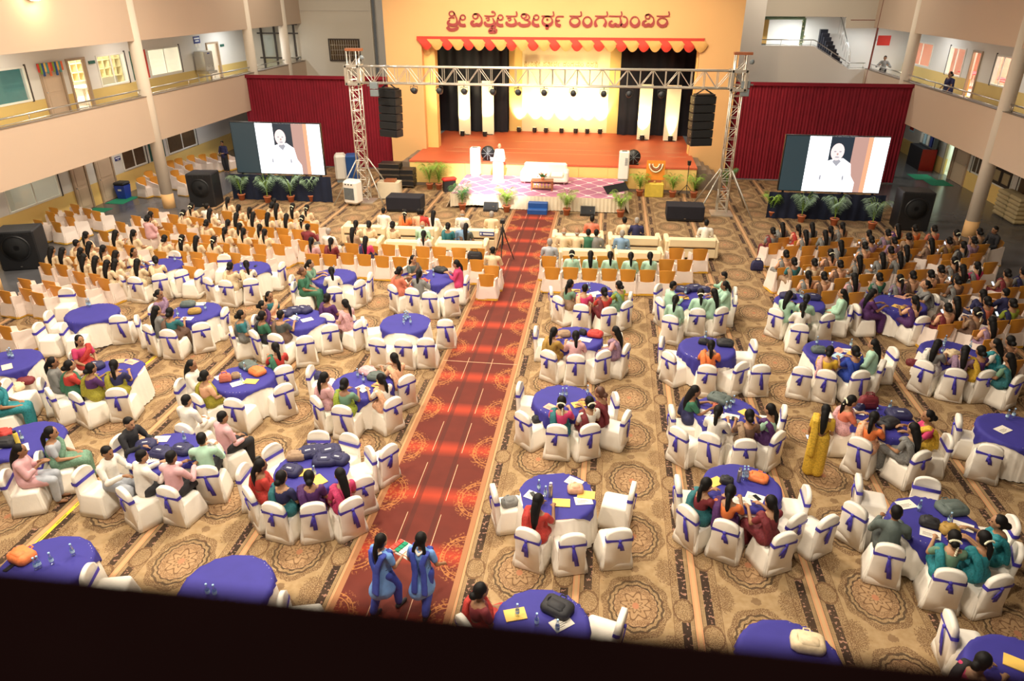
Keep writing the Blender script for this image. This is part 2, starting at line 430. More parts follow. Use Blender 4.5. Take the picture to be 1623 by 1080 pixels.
def wall_holes(name, x, th, y0, y1, z0, z1, holes, m, parent=None):
    """wall in a plane X = const with rectangular openings (y0,y1,z0,z1)"""
    ys = sorted({y0, y1} | {max(y0, min(y1, a)) for h in holes for a in h[:2]}); zs = sorted({z0, z1} | {max(z0, min(z1, a)) for h in holes for a in h[2:]})
    b = MB()
    for i in range(len(ys)-1):
        for j in range(len(zs)-1):
            cy, cz = (ys[i]+ys[i+1])/2, (zs[j]+zs[j+1])/2
            if any(h[0] < cy < h[1] and h[2] < cz < h[3] for h in holes): continue
            b.box(min(x, x+th), max(x, x+th), ys[i], ys[i+1], zs[j], zs[j+1])
    o = b.obj(name, m, parent)
    return o
WN = [0]; DN = [0]
def window(x, s, y0, y1, z0, z1, pane='pane_glass', frame='frame_white', panes=2, head=True):
    """s = +1 when the room in view is on the +X side of the wall"""
    WN[0] += 1
    w_ = struct(empty('window_%d' % WN[0], (x, (y0+y1)/2, z0))); L = (y1-y0)/2; hh = z1-z0
    f = MB()
    for a, b_, c, d in ((-L, L, 0, 0.07), (-L, L, hh-0.07, hh), (-L, -L+0.07, 0.07, hh-0.07), (L-0.07, L, 0.07, hh-0.07)):
        f.box(-0.05 if s > 0 else -0.03, 0.03 if s > 0 else 0.05, a, b_, c, d)
    f.obj('window_frame', frame, w_)
    MB().box(-0.02*s-0.05, -0.02*s+0.05, L, L+0.09, -0.03, hh+0.06).obj('window_jamb', 'frame_dark', w_)
    k = (2*L-0.14)/panes
    for i in range(panes):
        a = -L+0.07+i*k
        MB().box(-0.012, -0.004, a+0.02, a+k-0.02, 0.07, hh-0.07).obj('pane', pane, w_)
        if i: MB().box(-0.025, 0.02, a-0.03, a+0.03, 0.07, hh-0.07).obj('mullion', frame, w_)
    return w_
def door(x, s, y0, y1, z0, z1, leaf='closed', frame='door_frame'):
    DN[0] += 1
    d = struct(empty('door_%d' % DN[0], (x, (y0+y1)/2, z0))); L = (y1-y0)/2; hh = z1-z0
    f = MB().box(-0.06, 0.06, -L, -L+0.09, 0, hh).box(-0.06, 0.06, L-0.09, L, 0, hh).box(-0.06, 0.06, -L+0.09, L-0.09, hh-0.09, hh)
    f.obj('door_frame', frame, d)
    if leaf == 'closed':
        lf = MB().box(-0.02, 0.02, -L+0.1, L-0.1, 0.01, hh-0.1).obj('door_leaf', 'door_wood', d)
        for a, b_ in ((0.15, 0.42*hh), (0.47*hh, hh-0.25)):
            MB().box(0.02 if s > 0 else -0.035, 0.035 if s > 0 else -0.02, -L+0.25, L-0.25, a, b_, 0.01).obj('door_panel', 'door_wood', lf)
        MB().ball((0.05*s, -L+0.17, 1.0), 0.03).obj('door_knob', 'steel', lf)
    elif leaf == 'open':
        MB().box(-0.95*s if s > 0 else 0.06, -0.06 if s > 0 else 0.95, -L+0.09, -L+0.13, 0.01, hh-0.1).obj('door_leaf', 'door_wood', d)
    return d
def room(name, x, s, y0, y1, z0, z1, m, depth=3.6, light=120, col=(1, 0.93, 0.8)):
    """shell of the lit room behind a gallery wall"""
    a, b_ = (x-depth, x-0.18) if s > 0 else (x+0.18, x+depth)
    struct(B(name+'_back', m, a-0.1 if s > 0 else b_, a if s > 0 else b_+0.1, y0, y1, z0, z1))
    struct(B(name+'_near', m, a, b_, y0-0.1, y0, z0, z1)); struct(B(name+'_far', m, a, b_, y1, y1+0.1, z0, z1))
    struct(B(name.replace('wall_', 'floor_'), 'slab', a, b_, y0, y1, z0-0.1, z0)); struct(B(name.replace('wall_', 'ceiling_'), 'wall_white', a, b_, y0, y1, z1, z1+0.1))
    if light: area('room_lamp', ((a+b_)/2, (y0+y1)/2, z1-0.15), 1.0, light, col, sy=(y1-y0)*0.6)

# ---- left side
wl = [(22.6, 26.62, 4.72, 6.0), (27.31, 28.57, ZF, 6.02), (28.95, 30.13, ZF, 6.06), (30.88, 32.88, 4.74, 6.05), (34.68, 37.5, 4.78, 6.05), (40.25, 41.6, ZF, 6.0), (18.5, 21.5, 4.72, 6.0)]
struct(wall_holes('wall_left', XLW, -0.18, 10, 45.5, 4.72, 7.0, wl, 'wall_white'))
struct(wall_holes('wall_left_dado', XLW, -0.18, 10, 45.5, ZF, 4.72, wl, 'wall_dado'))
for a in (wl[0], wl[3], wl[4], wl[6]): window(XLW, 1, *a)
door(XLW, 1, *wl[1], 'closed'); door(XLW, 1, *wl[2], 'open'); door(XLW, 1, *wl[5], 'open')
room('wall_room_teal', XLW, 1, 17.5, 26.9, ZF, 6.9, 'teal_wall', light=160)
room('wall_room_bright', XLW, 1, 28.7, 38.0, ZF, 6.9, 'wall_white', light=420)
room('wall_room_far', XLW, 1, 39.8, 42.5, ZF, 6.9, 'wall_white', light=90)
B('trim_teal_room', 'wall_white', XLW-3.59, XLW-3.5, 17.5, 26.9, ZF, 4.9)['kind'] = 'structure'
w1 = [(23.9, 26.75, 0.94, 2.2), (27.5, 28.5, 0, 2.25), (29.07, 30.3, 0, 2.25), (31.03, 32.9, 0.98, 2.2), (34.8, 37.6, 0.98, 2.2)]
struct(wall_holes('wall_left_lower', XLW, -0.18, 10, 45.5, 0.95, ZB+1.0, w1, 'wall_white'))
struct(wall_holes('wall_left_lower_dado', XLW, -0.18, 10, 45.5, 0, 0.95, w1, 'stage_panel'))
window(XLW, 1, *w1[0], pane='pane_glass'); window(XLW, 1, *w1[3], pane='pane_curtain'); window(XLW, 1, *w1[4], pane='pane_curtain')
door(XLW, 1, *w1[1]); door(XLW, 1, *w1[2])
room('wall_room_lower', XLW, 1, 22, 26.95, 0, 2.6, 'wall_white', depth=2.5, light=40)
room('wall_room_store', XLW, 1, 27.2, 38, 0, 2.6, 'door_wood', depth=1.5, light=0)
# ---- right side
wr = [(44.65, 47.6, 4.75, 6.0), (40.6, 42.45, 4.68, 6.03), (38.8, 39.8, ZF, 6.02), (35.95, 37.4, 4.7, 6.0), (31.6, 33.8, 4.7, 6.0)]
struct(wall_holes('wall_right', XRW, 0.18, 20, 48.6, 4.70, 7.0, wr, 'wall_white'))
struct(wall_holes('wall_right_dado', XRW, 0.18, 20, 48.6, ZF-0.1, 4.70, wr, 'wall_dado'))
for a in (wr[0], wr[1], wr[3], wr[4]): window(XRW, -1, *a)
door(XRW, -1, *wr[2], 'open')
room('wall_room_pink', XRW, -1, 31, 48.5, ZF, 6.9, 'room_pink', light=650, col=(1, 0.9, 0.78))
w2 = [(39.0, 40.0, 0, 2.2), (37.3, 38.9, 0, 2.2), (35.9, 36.9, 0.8, 2.0), (33.1, 34.9, 0.78, 2.0), (30.3, 32.6, 0.78, 2.0)]
struct(wall_holes('wall_right_lower', XRW, 0.18, 20, 48.6, 0.78, ZB+1.0, w2, 'wall_white'))
struct(wall_holes('wall_right_lower_dado', XRW, 0.18, 20, 48.6, 0, 0.78, w2, 'stage_panel'))
door(XRW, -1, *w2[0], 'open'); door(XRW, -1, *w2[1], 'closed')
for a in w2[2:]: window(XRW, -1, *a, pane='pane_curtain', frame='frame_white')
room('wall_room_green', XRW, -1, 38.95, 40.6, 0, 2.6, 'wall_white', depth=2.5, light=60, col=(0.7, 1, 0.85))
# ---- gallery slabs, parapets, columns
for s, X, W_, nm, ycol, y1 in ((-1, XL, XLW, 'left', (8.5, 18.8, 28.8, 38.6, 43.1), 45.5), (1, XR, XRW, 'right', (9.0, 19.0, 29.0, 39.0), 44.8)):
    a, b_ = min(X, W_), max(X, W_)
    struct(B('ceiling_%s_lower' % nm, 'slab', a, b_, 6, y1, ZB+0.75, ZF))
    struct(B('ceiling_%s_upper' % nm, 'slab', a, b_, 6, y1, 7.0, 7.2))
    p0, p1 = (X-0.02, X+0.16) if s < 0 else (X-0.16, X+0.02)
    struct(B('wall_%s_parapet' % nm, 'wall_cream', p0, p1, 6, y1, ZB, ZT))
    struct(B('wall_%s_upper_parapet' % nm, 'wall_cream', p0, p1, 6, y1, ZU, 9.4))
    struct(B('trim_%s_coping' % nm, 'step_grey', p0-0.02, p1+0.02, 6, y1, ZT, ZT+0.025))
    for i, yc in enumerate(ycol):
        cx = X - 0.12*s*(-1) if s < 0 else X - 0.0
        c = MB(); c.lathe([(0.25, 0), (0.25, 9.4)], 20, (X - 0.02*s, yc, 0))
        struct(c.obj('wall_%s_column_%d' % (nm, i+1), 'column_white', smooth=True))
        struct(MB().lathe([(0.256, 0), (0.256, 0.62)], 20, (X - 0.02*s, yc, 0)).obj('trim_%s_column_base_%d' % (nm, i+1), 'stage_yellow', smooth=True))
    ys = [6] + [yc for yc in ycol] + [y1]
    for i in range(len(ys)-1):
        ya, yb = ys[i]+0.3, ys[i+1]-0.3
        if yb < 14 or yb-ya < 0.5: continue
        g = empty('gallery_railing', (X, (ya+yb)/2, ZT))
        d = (yb-ya)/2
        MB().tube((0, -d, 0.27), (0, d, 0.27), 0.028).obj('top_rail', 'steel', g, True)
        MB().tube((0, -d, 0.07), (0, d, 0.07), 0.016).obj('lower_rail', 'steel', g, True)
        for k in range(max(2, int(2*d/1.9))):
            yy = -d+0.15+k*(2*d-0.3)/(max(2, int(2*d/1.9))-1)
            MB().tube((0, yy, 0.02), (0, yy, 0.27), 0.016).obj('post', 'steel', g, True)
        tag(g, 'steel handrail on the %s gallery parapet, %s bay from the camera' % (nm, ('first', 'second', 'third', 'fourth', 'fifth', 'sixth')[i]), 'railing', 'gallery railings')
# ---- back walls
struct(B('wall_back_left', 'wall_back', XL-3.4, -14.4, 45.5, 45.7, 0, 9.5))
struct(B('wall_back_left_return', 'wall_white', -14.4, -11.0, 46.2, 46.4, 0, 9.5))
struct(B('trim_back_left', 'slab', XL, -14.4, 45.47, 45.5, 7.5, 7.54))
WN[0] += 1; wb = struct(empty('window_%d' % WN[0], (-16.25, 45.45, 4.69)))
MB().box(-0.98, 0.98, -0.03, 0.06, 0, 0.08).box(-0.98, 0.98, -0.03, 0.06, 1.2, 1.28).box(-0.98, -0.9, -0.03, 0.06, .08, 1.2).box(0.9, 0.98, -0.03, 0.06, .08, 1.2).obj('window_frame', 'frame_dark', wb)
B('pane', 'pane_curtain', -0.9, 0.9, 0.02, 0.04, .08, 1.2, wb)
for k in range(13): B('grille_bar', 'steel', -0.9+k*0.145, -0.875+k*0.145, -0.02, 0.0, .08, 1.2, wb)
for k in range(3): B('grille_crossbar', 'steel', -0.9, 0.9, -0.035, -0.02, 0.35+k*0.28, 0.37+k*0.28, wb)
# black framed glazed partition at the end of the left gallery
pg = empty('glazed_partition', (-21.6, 45.2, ZF))
for xx in (0.25, 1.1, 2.35): B('mullion', 'frame_dark', xx-0.05, xx+0.05, -0.05, 0.05, 0, 2.9, pg)
for zz in (0.9, 2.3, 2.8): B('transom', 'frame_dark', 0.0, 2.6, -0.04, 0.04, zz, zz+0.08, pg)
B('pane', 'pane_glass', 0.3, 1.05, -0.01, 0.0, 0.05, 2.25, pg)
tag(pg, 'black metal framed glass door partition at the far end of left gallery', 'partition')
# right stair balcony
def prism_xz(name, pts, y0, y1, m, parent=None):
    b = MB(); b.loft([[(x, y0, z) for x, z in pts], [(x, y1, z) for x, z in pts]], True, True); return b.obj(name, m, parent)
struct(prism_xz('wall_back_right', [(5.8, 0), (XR+0.02, 0), (XR+0.02, 4.66), (13.14, 4.64), (11.06, 5.83), (5.8, 5.83)], 44.8, 45.0, 'wall_white'))
struct(prism_xz('wall_back_right_upper', [(5.8, 7.36), (12.5, 7.3), (12.55, 6.75), (XR, 6.75), (XR, 9.5), (5.8, 9.5)], 44.75, 44.95, 'wall_back'))
struct(B('wall_back_right_return', 'wall_white', 5.87, 7.9, 43.0, 43.2, 4.6, 9.5))
struct(B('wall_stairwell', 'wall_white', 5.8, 17.3, 48.6, 48.8, 0, 9.5))
struct(B('floor_landing', 'slab', 7, 11.3, 45.0, 48.6, 4.7, 4.85))
struct(B('floor_gallery_end', 'slab', 11.3, 17.3, 44.8, 48.6, 3.7, 3.85))
area('landing_lamp', (10.5, 46.8, 7.2), 0.8, 160, (0.9, 0.97, 1.0))
area('gallery_end_lamp', (14.5, 46.8, 6.7), 0.6, 60, (0.9, 0.97, 1.0))
br = empty('stair_balustrade', (0, 44.9, 0))
for nm, off, r in (('top_rail', 0.30, 0.026), ('lower_rail', 0.05, 0.016)):
    MB().path([(7.6, 0, 5.83+off), (11.06, 0, 5.83+off), (13.1, 0, 4.66+off), (14.0, 0, 4.66+off)], r).obj(nm, 'steel', br, True)
for xx, zz in ((7.9, 5.83), (9.3, 5.83), (10.9, 5.83), (12.1, 5.24), (13.1, 4.66), (13.9, 4.66)):
    MB().tube((xx, 0, zz), (xx, 0, zz+0.3), 0.016).obj('post', 'steel', br, True)
tag(br, 'sloping steel handrail along the stair wall above right red curtain', 'railing')
st = empty('staircase', (12.75, 45.4, 3.85))
for k in range(11):
    MB().box(0.0-0.07*k, 0.42-0.07*k, 0.24*k, 0.24*k+0.3, 0.0, 0.5+0.2*(k+1)).obj('stair_step', 'stair_black', st)
MB().path([(0.55, -0.1, 0.6), (0.5, 0.0, 1.6), (0.2, 2.4, 3.6)], 0.025).obj('stair_rail', 'steel', st, True)
for k in range(7): MB().tube((0.5-0.04*k, 0.1+0.36*k, 0.7+0.3*k), (0.48-0.04*k, 0.1+0.36*k, 1.7+0.3*k), 0.012).obj('baluster', 'steel', st, True)
tag(st, 'black stepped staircase behind the right stair wall', 'staircase')

# near gallery rail in front of the camera (dark, out of focus)
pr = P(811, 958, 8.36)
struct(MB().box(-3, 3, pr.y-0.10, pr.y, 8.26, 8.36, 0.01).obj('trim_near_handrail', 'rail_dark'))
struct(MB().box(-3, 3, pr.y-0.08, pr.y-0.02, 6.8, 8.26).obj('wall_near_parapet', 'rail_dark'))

# ================================================================ STAGE
ys0, yp, yb = 34.2, 37.0, 42.8
pros = [(-11.13, 0), (5.87, 0), (5.87, 12), (-11.13, 12)]
struct(MB().box(-11.13, -9.3, yp, yp+0.4, 0, 12).box(4.05, 5.87, yp, yp+0.4, 0, 12).box(-9.3, 4.05, yp, yp+0.4, 6.46, 12).box(-9.3, 4.05, yp, yp+0.4, 0, 1.18).obj('wall_proscenium', 'stage_yellow'))
struct(B('wall_stage_left', 'black_cloth', -9.9, -9.7, yp+0.4, 43.2, 1.2, 7)); struct(B('wall_stage_right', 'black_cloth', 4.5, 4.7, yp+0.4, 43.2, 1.2, 7))
struct(B('wall_stage_back', 'black_cloth', -9.9, 4.7, 43.1, 43.3, 1.2, 7)); struct(B('ceiling_stage', 'black_cloth', -9.9, 4.7, yp+0.4, 43.2, 6.9, 7.0))
struct(B('wall_reveal_left', 'stage_panel', -9.72, -8.75, yp+0.42, yp+1.0, 1.2, 6.9)); struct(B('wall_reveal_right', 'stage_panel', 4.0, 4.5, yp+0.42, yp+0.8, 1.2, 6.9))
fl = struct(MB().box(-9.5, 4.2, ys0-0.02, 43.1, 1.12, 1.2).obj('floor_stage', 'stage_red'))
for yy, segs in ((37.6, ((-8, -6.6), (-5.6, 0.2), (1.2, 2.2), (2.9, 3.8))), (36.6, ((-8.2, -7), (-6, 1.0), (1.6, 2.4), (3.0, 3.9))), (39.6, ((-7.6, -6), (-5, -1)))):
    for a, b_ in segs: B('stage_strip', 'tape_white', a, b_, yy, yy+0.05, 1.2, 1.204, fl)
fr = struct(MB().box(-9.5, 4.2, ys0+0.05, ys0+0.2, 0.0, 1.12).obj('wall_stage_front', 'stage_panel'))
for k in range(10):
    a = -9.48+k*1.367; B('front_panel', 'stage_panel', a+0.012, a+1.355, ys0, ys0+0.05, 0.14, 1.11, fr)
B('kick_board', 'step_grey', -9.5, 4.2, ys0-0.01, ys0+0.05, 0, 0.13, fr)
for s, nm in ((-1, 'left'), (1, 'right')):
    g = struct(empty('wall_stage_steps_%s' % nm, (-9.5 if s < 0 else 4.2, 35.9, 0)))
    for k in range(6):
        a, b_ = 0.28*k, 0.28*(k+1)
        B('stair_tread', 'step_grey', min(s*a, s*b_), max(s*a, s*b_), -0.9, 1.05, 0, 1.2-0.19*(k+0.35), g)
# backdrop and drapes
bd = struct(B('wall_backdrop', 'backdrop', -5.75, 0.5, yb, yb+0.1, 1.2, 6.5))
B('backdrop_border', 'stage_panel', -5.75, -5.0, yb-0.03, yb, 1.2, 6.5, bd); B('backdrop_border', 'stage_panel', -0.1, 0.5, yb-0.03, yb, 1.2, 6.5, bd)
def curtain(x0, x1, y, z0, z1, m, wave=0.05, per=0.22, name='drape', parent=None, sag=0.0, slope=0.0):
    n = max(8, int((x1-x0)/per*6)); b = MB(); rings = []
    for k in range(9):
        f = k/8; z = z0+(z1-z0)*f; row = []
        for i in range(n+1):
            x = x0+(x1-x0)*i/n; u = (x-x0)/(x1-x0)
            a = wave*(1.15-0.5*f)*(sin(2*pi*x/per)+0.5*sin(2*pi*x/(per*2.7)+1.3))
            row.append((x, y+a, z - (sag*4*u*(1-u)+slope*u)*f))
        rings.append(row)
    b.loft(rings, closed=False)
    return b.obj(name, m, parent, True)
for x0, x1, lab in ((-9.65, -5.75, 'black stage drape on the left of the bright backdrop'), (0.5, 4.45, 'black stage drape on the right of the bright backdrop')):
    tag(curtain(x0, x1, 42.3, 1.22, 6.6, 'black_cloth', 0.06, 0.5, 'stage_drape'), lab, 'curtain', 'black stage drapes')
for px0, px1, yy, lab in ((728, 746, 41.3, 'lit white panel, outer one left of backdrop'), (765, 783, 41.5, 'lit white panel, inner one left of backdrop'), (1010, 1030, 41.0, 'lit white panel, inner one right of backdrop'), (1052, 1074, 40.8, 'lit white panel, outer one right of backdrop')):
    a, b_ = PY(px0, 205, yy).x, PY(px1, 205, yy).x
    g = empty('white_stage_panel', ((a+b_)/2, yy, 1.2)); hw = (b_-a)/2  # a plain white standing panel, uplit by the floor par lights
    B('panel', 'panel_white', -hw, hw, -0.04, 0.04, 0.02, 2.9, g); B('panel_foot', 'black_plastic', -hw*0.8, hw*0.8, -0.15, 0.15, 0, 0.03, g)
    tag(g, lab, 'stage panel', 'lit white stage panels')
# red side curtains
for x0, x1, lab in ((-19.1, -11.0, 'tall dark red curtain hung left of the stage'), (5.8, 14.1, 'tall dark red curtain hung right of the stage')):
    c = curtain(x0, x1, 37.45, 0.05, 4.66, 'red_velvet', 0.03, 0.15, 'red_curtain', sag=0.06)
    tag(c, lab, 'curtain', 'red side curtains')
    for o in (MB().box(x0, x1, 37.30, 37.36, 4.52, 4.68).obj('top_band', 'red_velvet', c),): pass
# swag pelmet
pel = empty('swag_pelmet', (-2.65, 36.95, 6.46))
B('heading_band', 'swag_red', -6.85, 6.85, -0.04, 0.04, 0.0, 0.14, pel)
ns = 26
for k in range(ns):
    a = -6.8+13.6*k/ns; wdt = 13.6/ns
    b = MB(); rows = []
    for j in range(7):
        v = j/6; row = []
        for i in range(9):
            u = i/8; drop = (0.16+0.34*(4*u*(1-u)))*v; sh = 0.28*v
            row.append((a + (u*1.25-0.12)*wdt + sh*0.6*(1 if k % 2 else 1), -0.05-0.05*sin(pi*v)-0.03*(k % 2)-0.02*sin(6*pi*v), 0.02-drop))
        rows.append(row)
    b.loft(rows, closed=False); b.obj('swag', 'swag_gold' if k % 2 else 'swag_red', pel, True)
tag(pel, 'red and gold scalloped swag pelmet over the stage opening', 'pelmet')

# lettering ------------------------------------------------------
def text(name, s, m, size, loc, parent=None, ext=0.02, rot=(pi/2, 0, 0), sx=1.0, bold=0.0, align='LEFT'):
    cu = bpy.data.curves.new(name, 'FONT'); cu.body = s; cu.size = size; cu.extrude = ext; cu.offset = bold; cu.align_x = align; cu.resolution_u = 3
    o = bpy.data.objects.new(name, cu); COL.objects.link(o)
    dg = bpy.context.evaluated_depsgraph_get(); me = bpy.data.meshes.new_from_object(o.evaluated_get(dg)); bpy.data.objects.remove(o)
    me.materials.clear(); me.materials.append(M[m])
    q = link(name, me, parent); q.location = loc; q.rotation_euler = rot; q.scale = (sx, 1, 1)
    return q
def twidth(o): xs = [v.co.x for v in o.data.vertices]; return (min(xs), max(xs)) if xs else (0, 0)
def catmull(pts, n=5):
    out = []
    for i in range(len(pts)-1):
        p0, p1, p2, p3 = pts[max(i-1, 0)], pts[i], pts[i+1], pts[min(i+2, len(pts)-1)]
        for k in range(n):
            t = k/n
            out.append(tuple(0.5*((2*b)+(-a+c)*t+(2*a-5*b+4*c-d)*t*t+(-a+3*b-3*c+d)*t*t*t) for a, b, c, d in zip(p0, p1, p2, p3)))
    out.append(tuple(pts[-1])); return out
def ring(cx, cy, rx, ry): return [(cx+rx*cos(2*pi*k/12-0.6), cy+ry*sin(2*pi*k/12-0.6)) for k in range(13)]
def brush(b, pts, f, thin=19, thick=44, y0=185, y1=245, d=0.03):
    """a brush stroke as a thin solid ribbon, thick towards the foot of the letter"""
    c = catmull(pts); L, R = [], []
    for i, (x, y) in enumerate(c):
        q = c[min(i+1, len(c)-1)]; p = c[max(i-1, 0)]; dx, dy = q[0]-p[0], q[1]-p[1]; l = hypot(dx, dy) or 1
        w_ = (thin+(thick-thin)*max(0, min(1, (y-y0)/(y1-y0))))/2
        if i in (0, len(c)-1): w_ *= 0.7
        L.append((x-dy/l*w_, y+dx/l*w_)); R.append((x+dy/l*w_, y-dx/l*w_))
    for i in range(len(c)-1):
        q4 = [f(*L[i]), f(*L[i+1]), f(*R[i+1]), f(*R[i])]
        b.loft([q4, [(x, y+d, z) for x, y, z in q4]], True, True)
HL = lambda x0, x1: [(x0, 132), (x1-25, 134), (x1-4, 110), (x1-12, 68)]
LONG = lambda cx: [ring(cx, 150, 33, 33), [(cx-32, 155), (cx-45, 200), (cx-38, 245), (cx+5, 258), (cx+38, 252)]]
SHA = lambda x: [[(x+15, 168), (x+55, 152), (x+62, 182), (x+30, 195)], [(x+8, 205), (x+15, 242), (x+75, 257), (x+130, 240), (x+130, 200), (x+110, 160)]]
G1 = [[ring(135, 100, 34, 32), [(160, 75), (186, 130), (205, 185), (200, 240), (145, 255), (92, 238), (88, 205), (112, 188)], [(92, 172), (130, 150), (170, 160)], [(72, 278), (105, 312), (150, 318), (198, 302), (216, 272)]], LONG(285),
      [ring(455, 135, 34, 32), [(432, 108), (490, 104), (535, 155), (540, 215), (505, 256), (472, 244), (440, 256), (405, 238), (408, 205), (440, 198)]],
      [[(575, 128), (695, 132), (722, 105), (700, 70), (678, 75), (690, 92)]] + SHA(578) + [[(672, 285), (735, 278)], [(690, 305), (662, 315), (650, 342), (690, 346), (725, 344), (730, 305)]], LONG(795),
      [HL(868, 1020)] + SHA(870), [ring(1110, 132, 32, 28), [(1085, 112), (1135, 103), (1180, 130), (1180, 168), (1140, 184), (1112, 178)], [(1150, 184), (1190, 215), (1172, 250), (1115, 260), (1060, 250), (1045, 212)]], LONG(1280),
      [HL(1350, 1520), ring(1430, 195, 68, 62), ring(1430, 180, 6, 6), [(1430, 250), (1425, 275), (1425, 310)]], [[(1655, 138), (1565, 140), (1545, 190), (1560, 248), (1612, 262)], [(1550, 196), (1602, 190)]]]
G2 = [[HL(105, 272), ring(180, 207, 64, 58)], [ring(350, 205, 56, 64)], [HL(450, 625), [(472, 276), (455, 220), (480, 168), (530, 150), (580, 168), (600, 220), (576, 276)]],
      [HL(640, 820), [(690, 200), (660, 210), (655, 252), (700, 263), (730, 245), (755, 262), (798, 248), (802, 190), (790, 150)], [(802, 240), (845, 264), (884, 230), (886, 165), (850, 135), (836, 146)]], [ring(992, 205, 58, 64)],
      [ring(1165, 140, 30, 28), [(1140, 120), (1185, 108), (1240, 155), (1246, 220), (1208, 264), (1176, 246), (1142, 264), (1106, 244), (1112, 205), (1150, 188)]], [HL(1285, 1462), ring(1366, 212, 64, 56)]]
kn = empty('stage_sign', tuple(PY(884, 41, 36.93)))
for ox, gs in ((700, G1), (890, G2)):
    def fmap(x, y, ox=ox): q = PY(ox+x/8.54, 10+y/8.54, 36.93); return (q.x-kn.location.x, 0.0, q.z-kn.location.z)
    for gl in gs:
        b = MB()
        for st_ in gl: brush(b, st_, fmap)
        b.obj('letter', 'letter_maroon', kn)
tag(kn, 'large maroon Kannada lettering on the yellow wall above the stage', 'sign')
a, b_ = PY(831, 104, yb), PY(952, 104, yb)
kn2 = empty('backdrop_sign', (a.x, yb-0.05, a.z)); cur = 0.0; kk = 0
while cur < b_.x-a.x-0.12:
    src = (G1+G2)[kk % 17]; xs = [p[0] for st_ in src for p in st_]; x0_ = min(xs); wd = (max(xs)-x0_)/1000*1.15
    b = MB()
    for st_ in src: brush(b, st_, lambda x, y: (cur+(x-x0_)/1000*1.15, 0, (270-y)/1000*1.15), 20, 30)
    b.obj('letter', 'letter_gold', kn2); cur += wd+0.05+(0.12 if kk % 5 == 4 else 0); kk += 1
tag(kn2, 'small gold lettering line across the bright stage backdrop', 'sign')
# ================================================================ STAGE EQUIPMENT
def truss_tower(x, y, lab):
    g = empty('truss_tower', (x, y, 0)); h = 0.2; top = 6.35
    for sx in (-1, 1):
        for sy in (-1, 1): MB().tube((sx*h, sy*h, 0.12), (sx*h, sy*h, top), 0.03, n=6).obj('chord', 'truss_alu', g, True)
    dz = 0.42; n = int((top-0.2)/dz)
    mz = {}
    for k in range(n):
        z = 0.2+k*dz; s = 1 if k % 2 else -1
        for nm, a, b_ in (('brace', (-h*s, -h, z), (h*s, -h, z+dz)), ('brace', (-h*s, h, z), (h*s, h, z+dz)), ('brace', (-h, -h*s, z), (-h, h*s, z+dz)), ('brace', (h, -h*s, z), (h, h*s, z+dz)), ('rung', (-h, -h, z), (h, -h, z)), ('rung', (-h, h, z), (h, h, z))):
            MB().tube(a, b_, 0.016, n=5).obj(nm, 'truss_alu', g)
    sl = MB()
    for sx in (-1, 1):
        for sy in (-1, 1): sl.box(sx*0.27-0.06, sx*0.27+0.06, sy*0.27-0.06, sy*0.27+0.06, 5.02, 5.82, 0.015)
    for z in (5.02, 5.72):
        for s in (-1, 1): sl.box(-0.3, 0.3, s*0.28-0.05, s*0.28+0.05, z, z+0.1).box(s*0.28-0.05, s*0.28+0.05, -0.3, 0.3, z, z+0.1)
    sl.obj('sleeve_block', 'truss_alu', g)
    B('base_plate', 'truss_alu', -0.45, 0.45, -0.45, 0.45, 0.0, 0.05, g); B('hoist_head', 'wood_red', -0.28, 0.42, -0.14, 0.14, 6.35, 6.45, g)
    MB().ball((0.42, -0.1, 6.1), 0.1).obj('chain_hoist', 'grey_plastic', g, True)
    for sx, sy in ((-1, -1), (1, -1), (-1, 1), (1, 1)):
        MB().tube((sx*1.15, sy*0.95, 0.03), (sx*0.2, sy*0.2, 1.9), 0.03, n=6).obj('outrigger', 'pole_silver', g, True)
    return tag(g, lab, 'truss', 'stage truss towers')
xa, xb, yt = -10.72, 4.98, 30.9
truss_tower(xa, yt, 'silver lattice truss tower standing left of the stage')
truss_tower(xb, yt, 'silver lattice truss tower standing right of the stage')
g = empty('truss_beam', ((xa+xb)/2, yt, 5.1)); L = (xb-xa)/2-0.3
for sy in (-1, 1):
    for z in (0.0, 0.66): MB().tube((-L, sy*0.2, z), (L, sy*0.2, z), 0.032, n=6).obj('chord', 'truss_alu', g, True)
n = 30
for k in range(n):
    x0, x1 = -L+2*L*k/n, -L+2*L*(k+1)/n; s = k % 2
    for sy in (-1, 1):
        MB().tube((x0, sy*0.2, 0), (x0, sy*0.2, 0.66), 0.018, n=5).obj('upright', 'truss_alu', g)
        MB().tube((x0 if s else x1, sy*0.2, 0), (x1 if s else x0, sy*0.2, 0.66), 0.016, n=5).obj('brace', 'truss_alu', g)
    MB().tube((x0, -0.2, 0.66), (x1, 0.2, 0.66), 0.012, n=5).obj('brace', 'truss_alu', g)
tag(g, 'long horizontal silver lattice truss beam spanning the stage', 'truss')
ORD = ['first', 'second', 'third', 'fourth', 'fifth', 'sixth', 'seventh', 'eighth', 'ninth', 'tenth', 'eleventh', 'twelfth', 'thirteenth', 'fourteenth', 'fifteenth', 'sixteenth', 'seventeenth', 'eighteenth', 'nineteenth', 'twentieth']
ORD += ['twenty-'+o for o in ORD[:9]] + ['thirtieth'] + ['thirty-'+o for o in ORD[:9]] + ['fortieth']
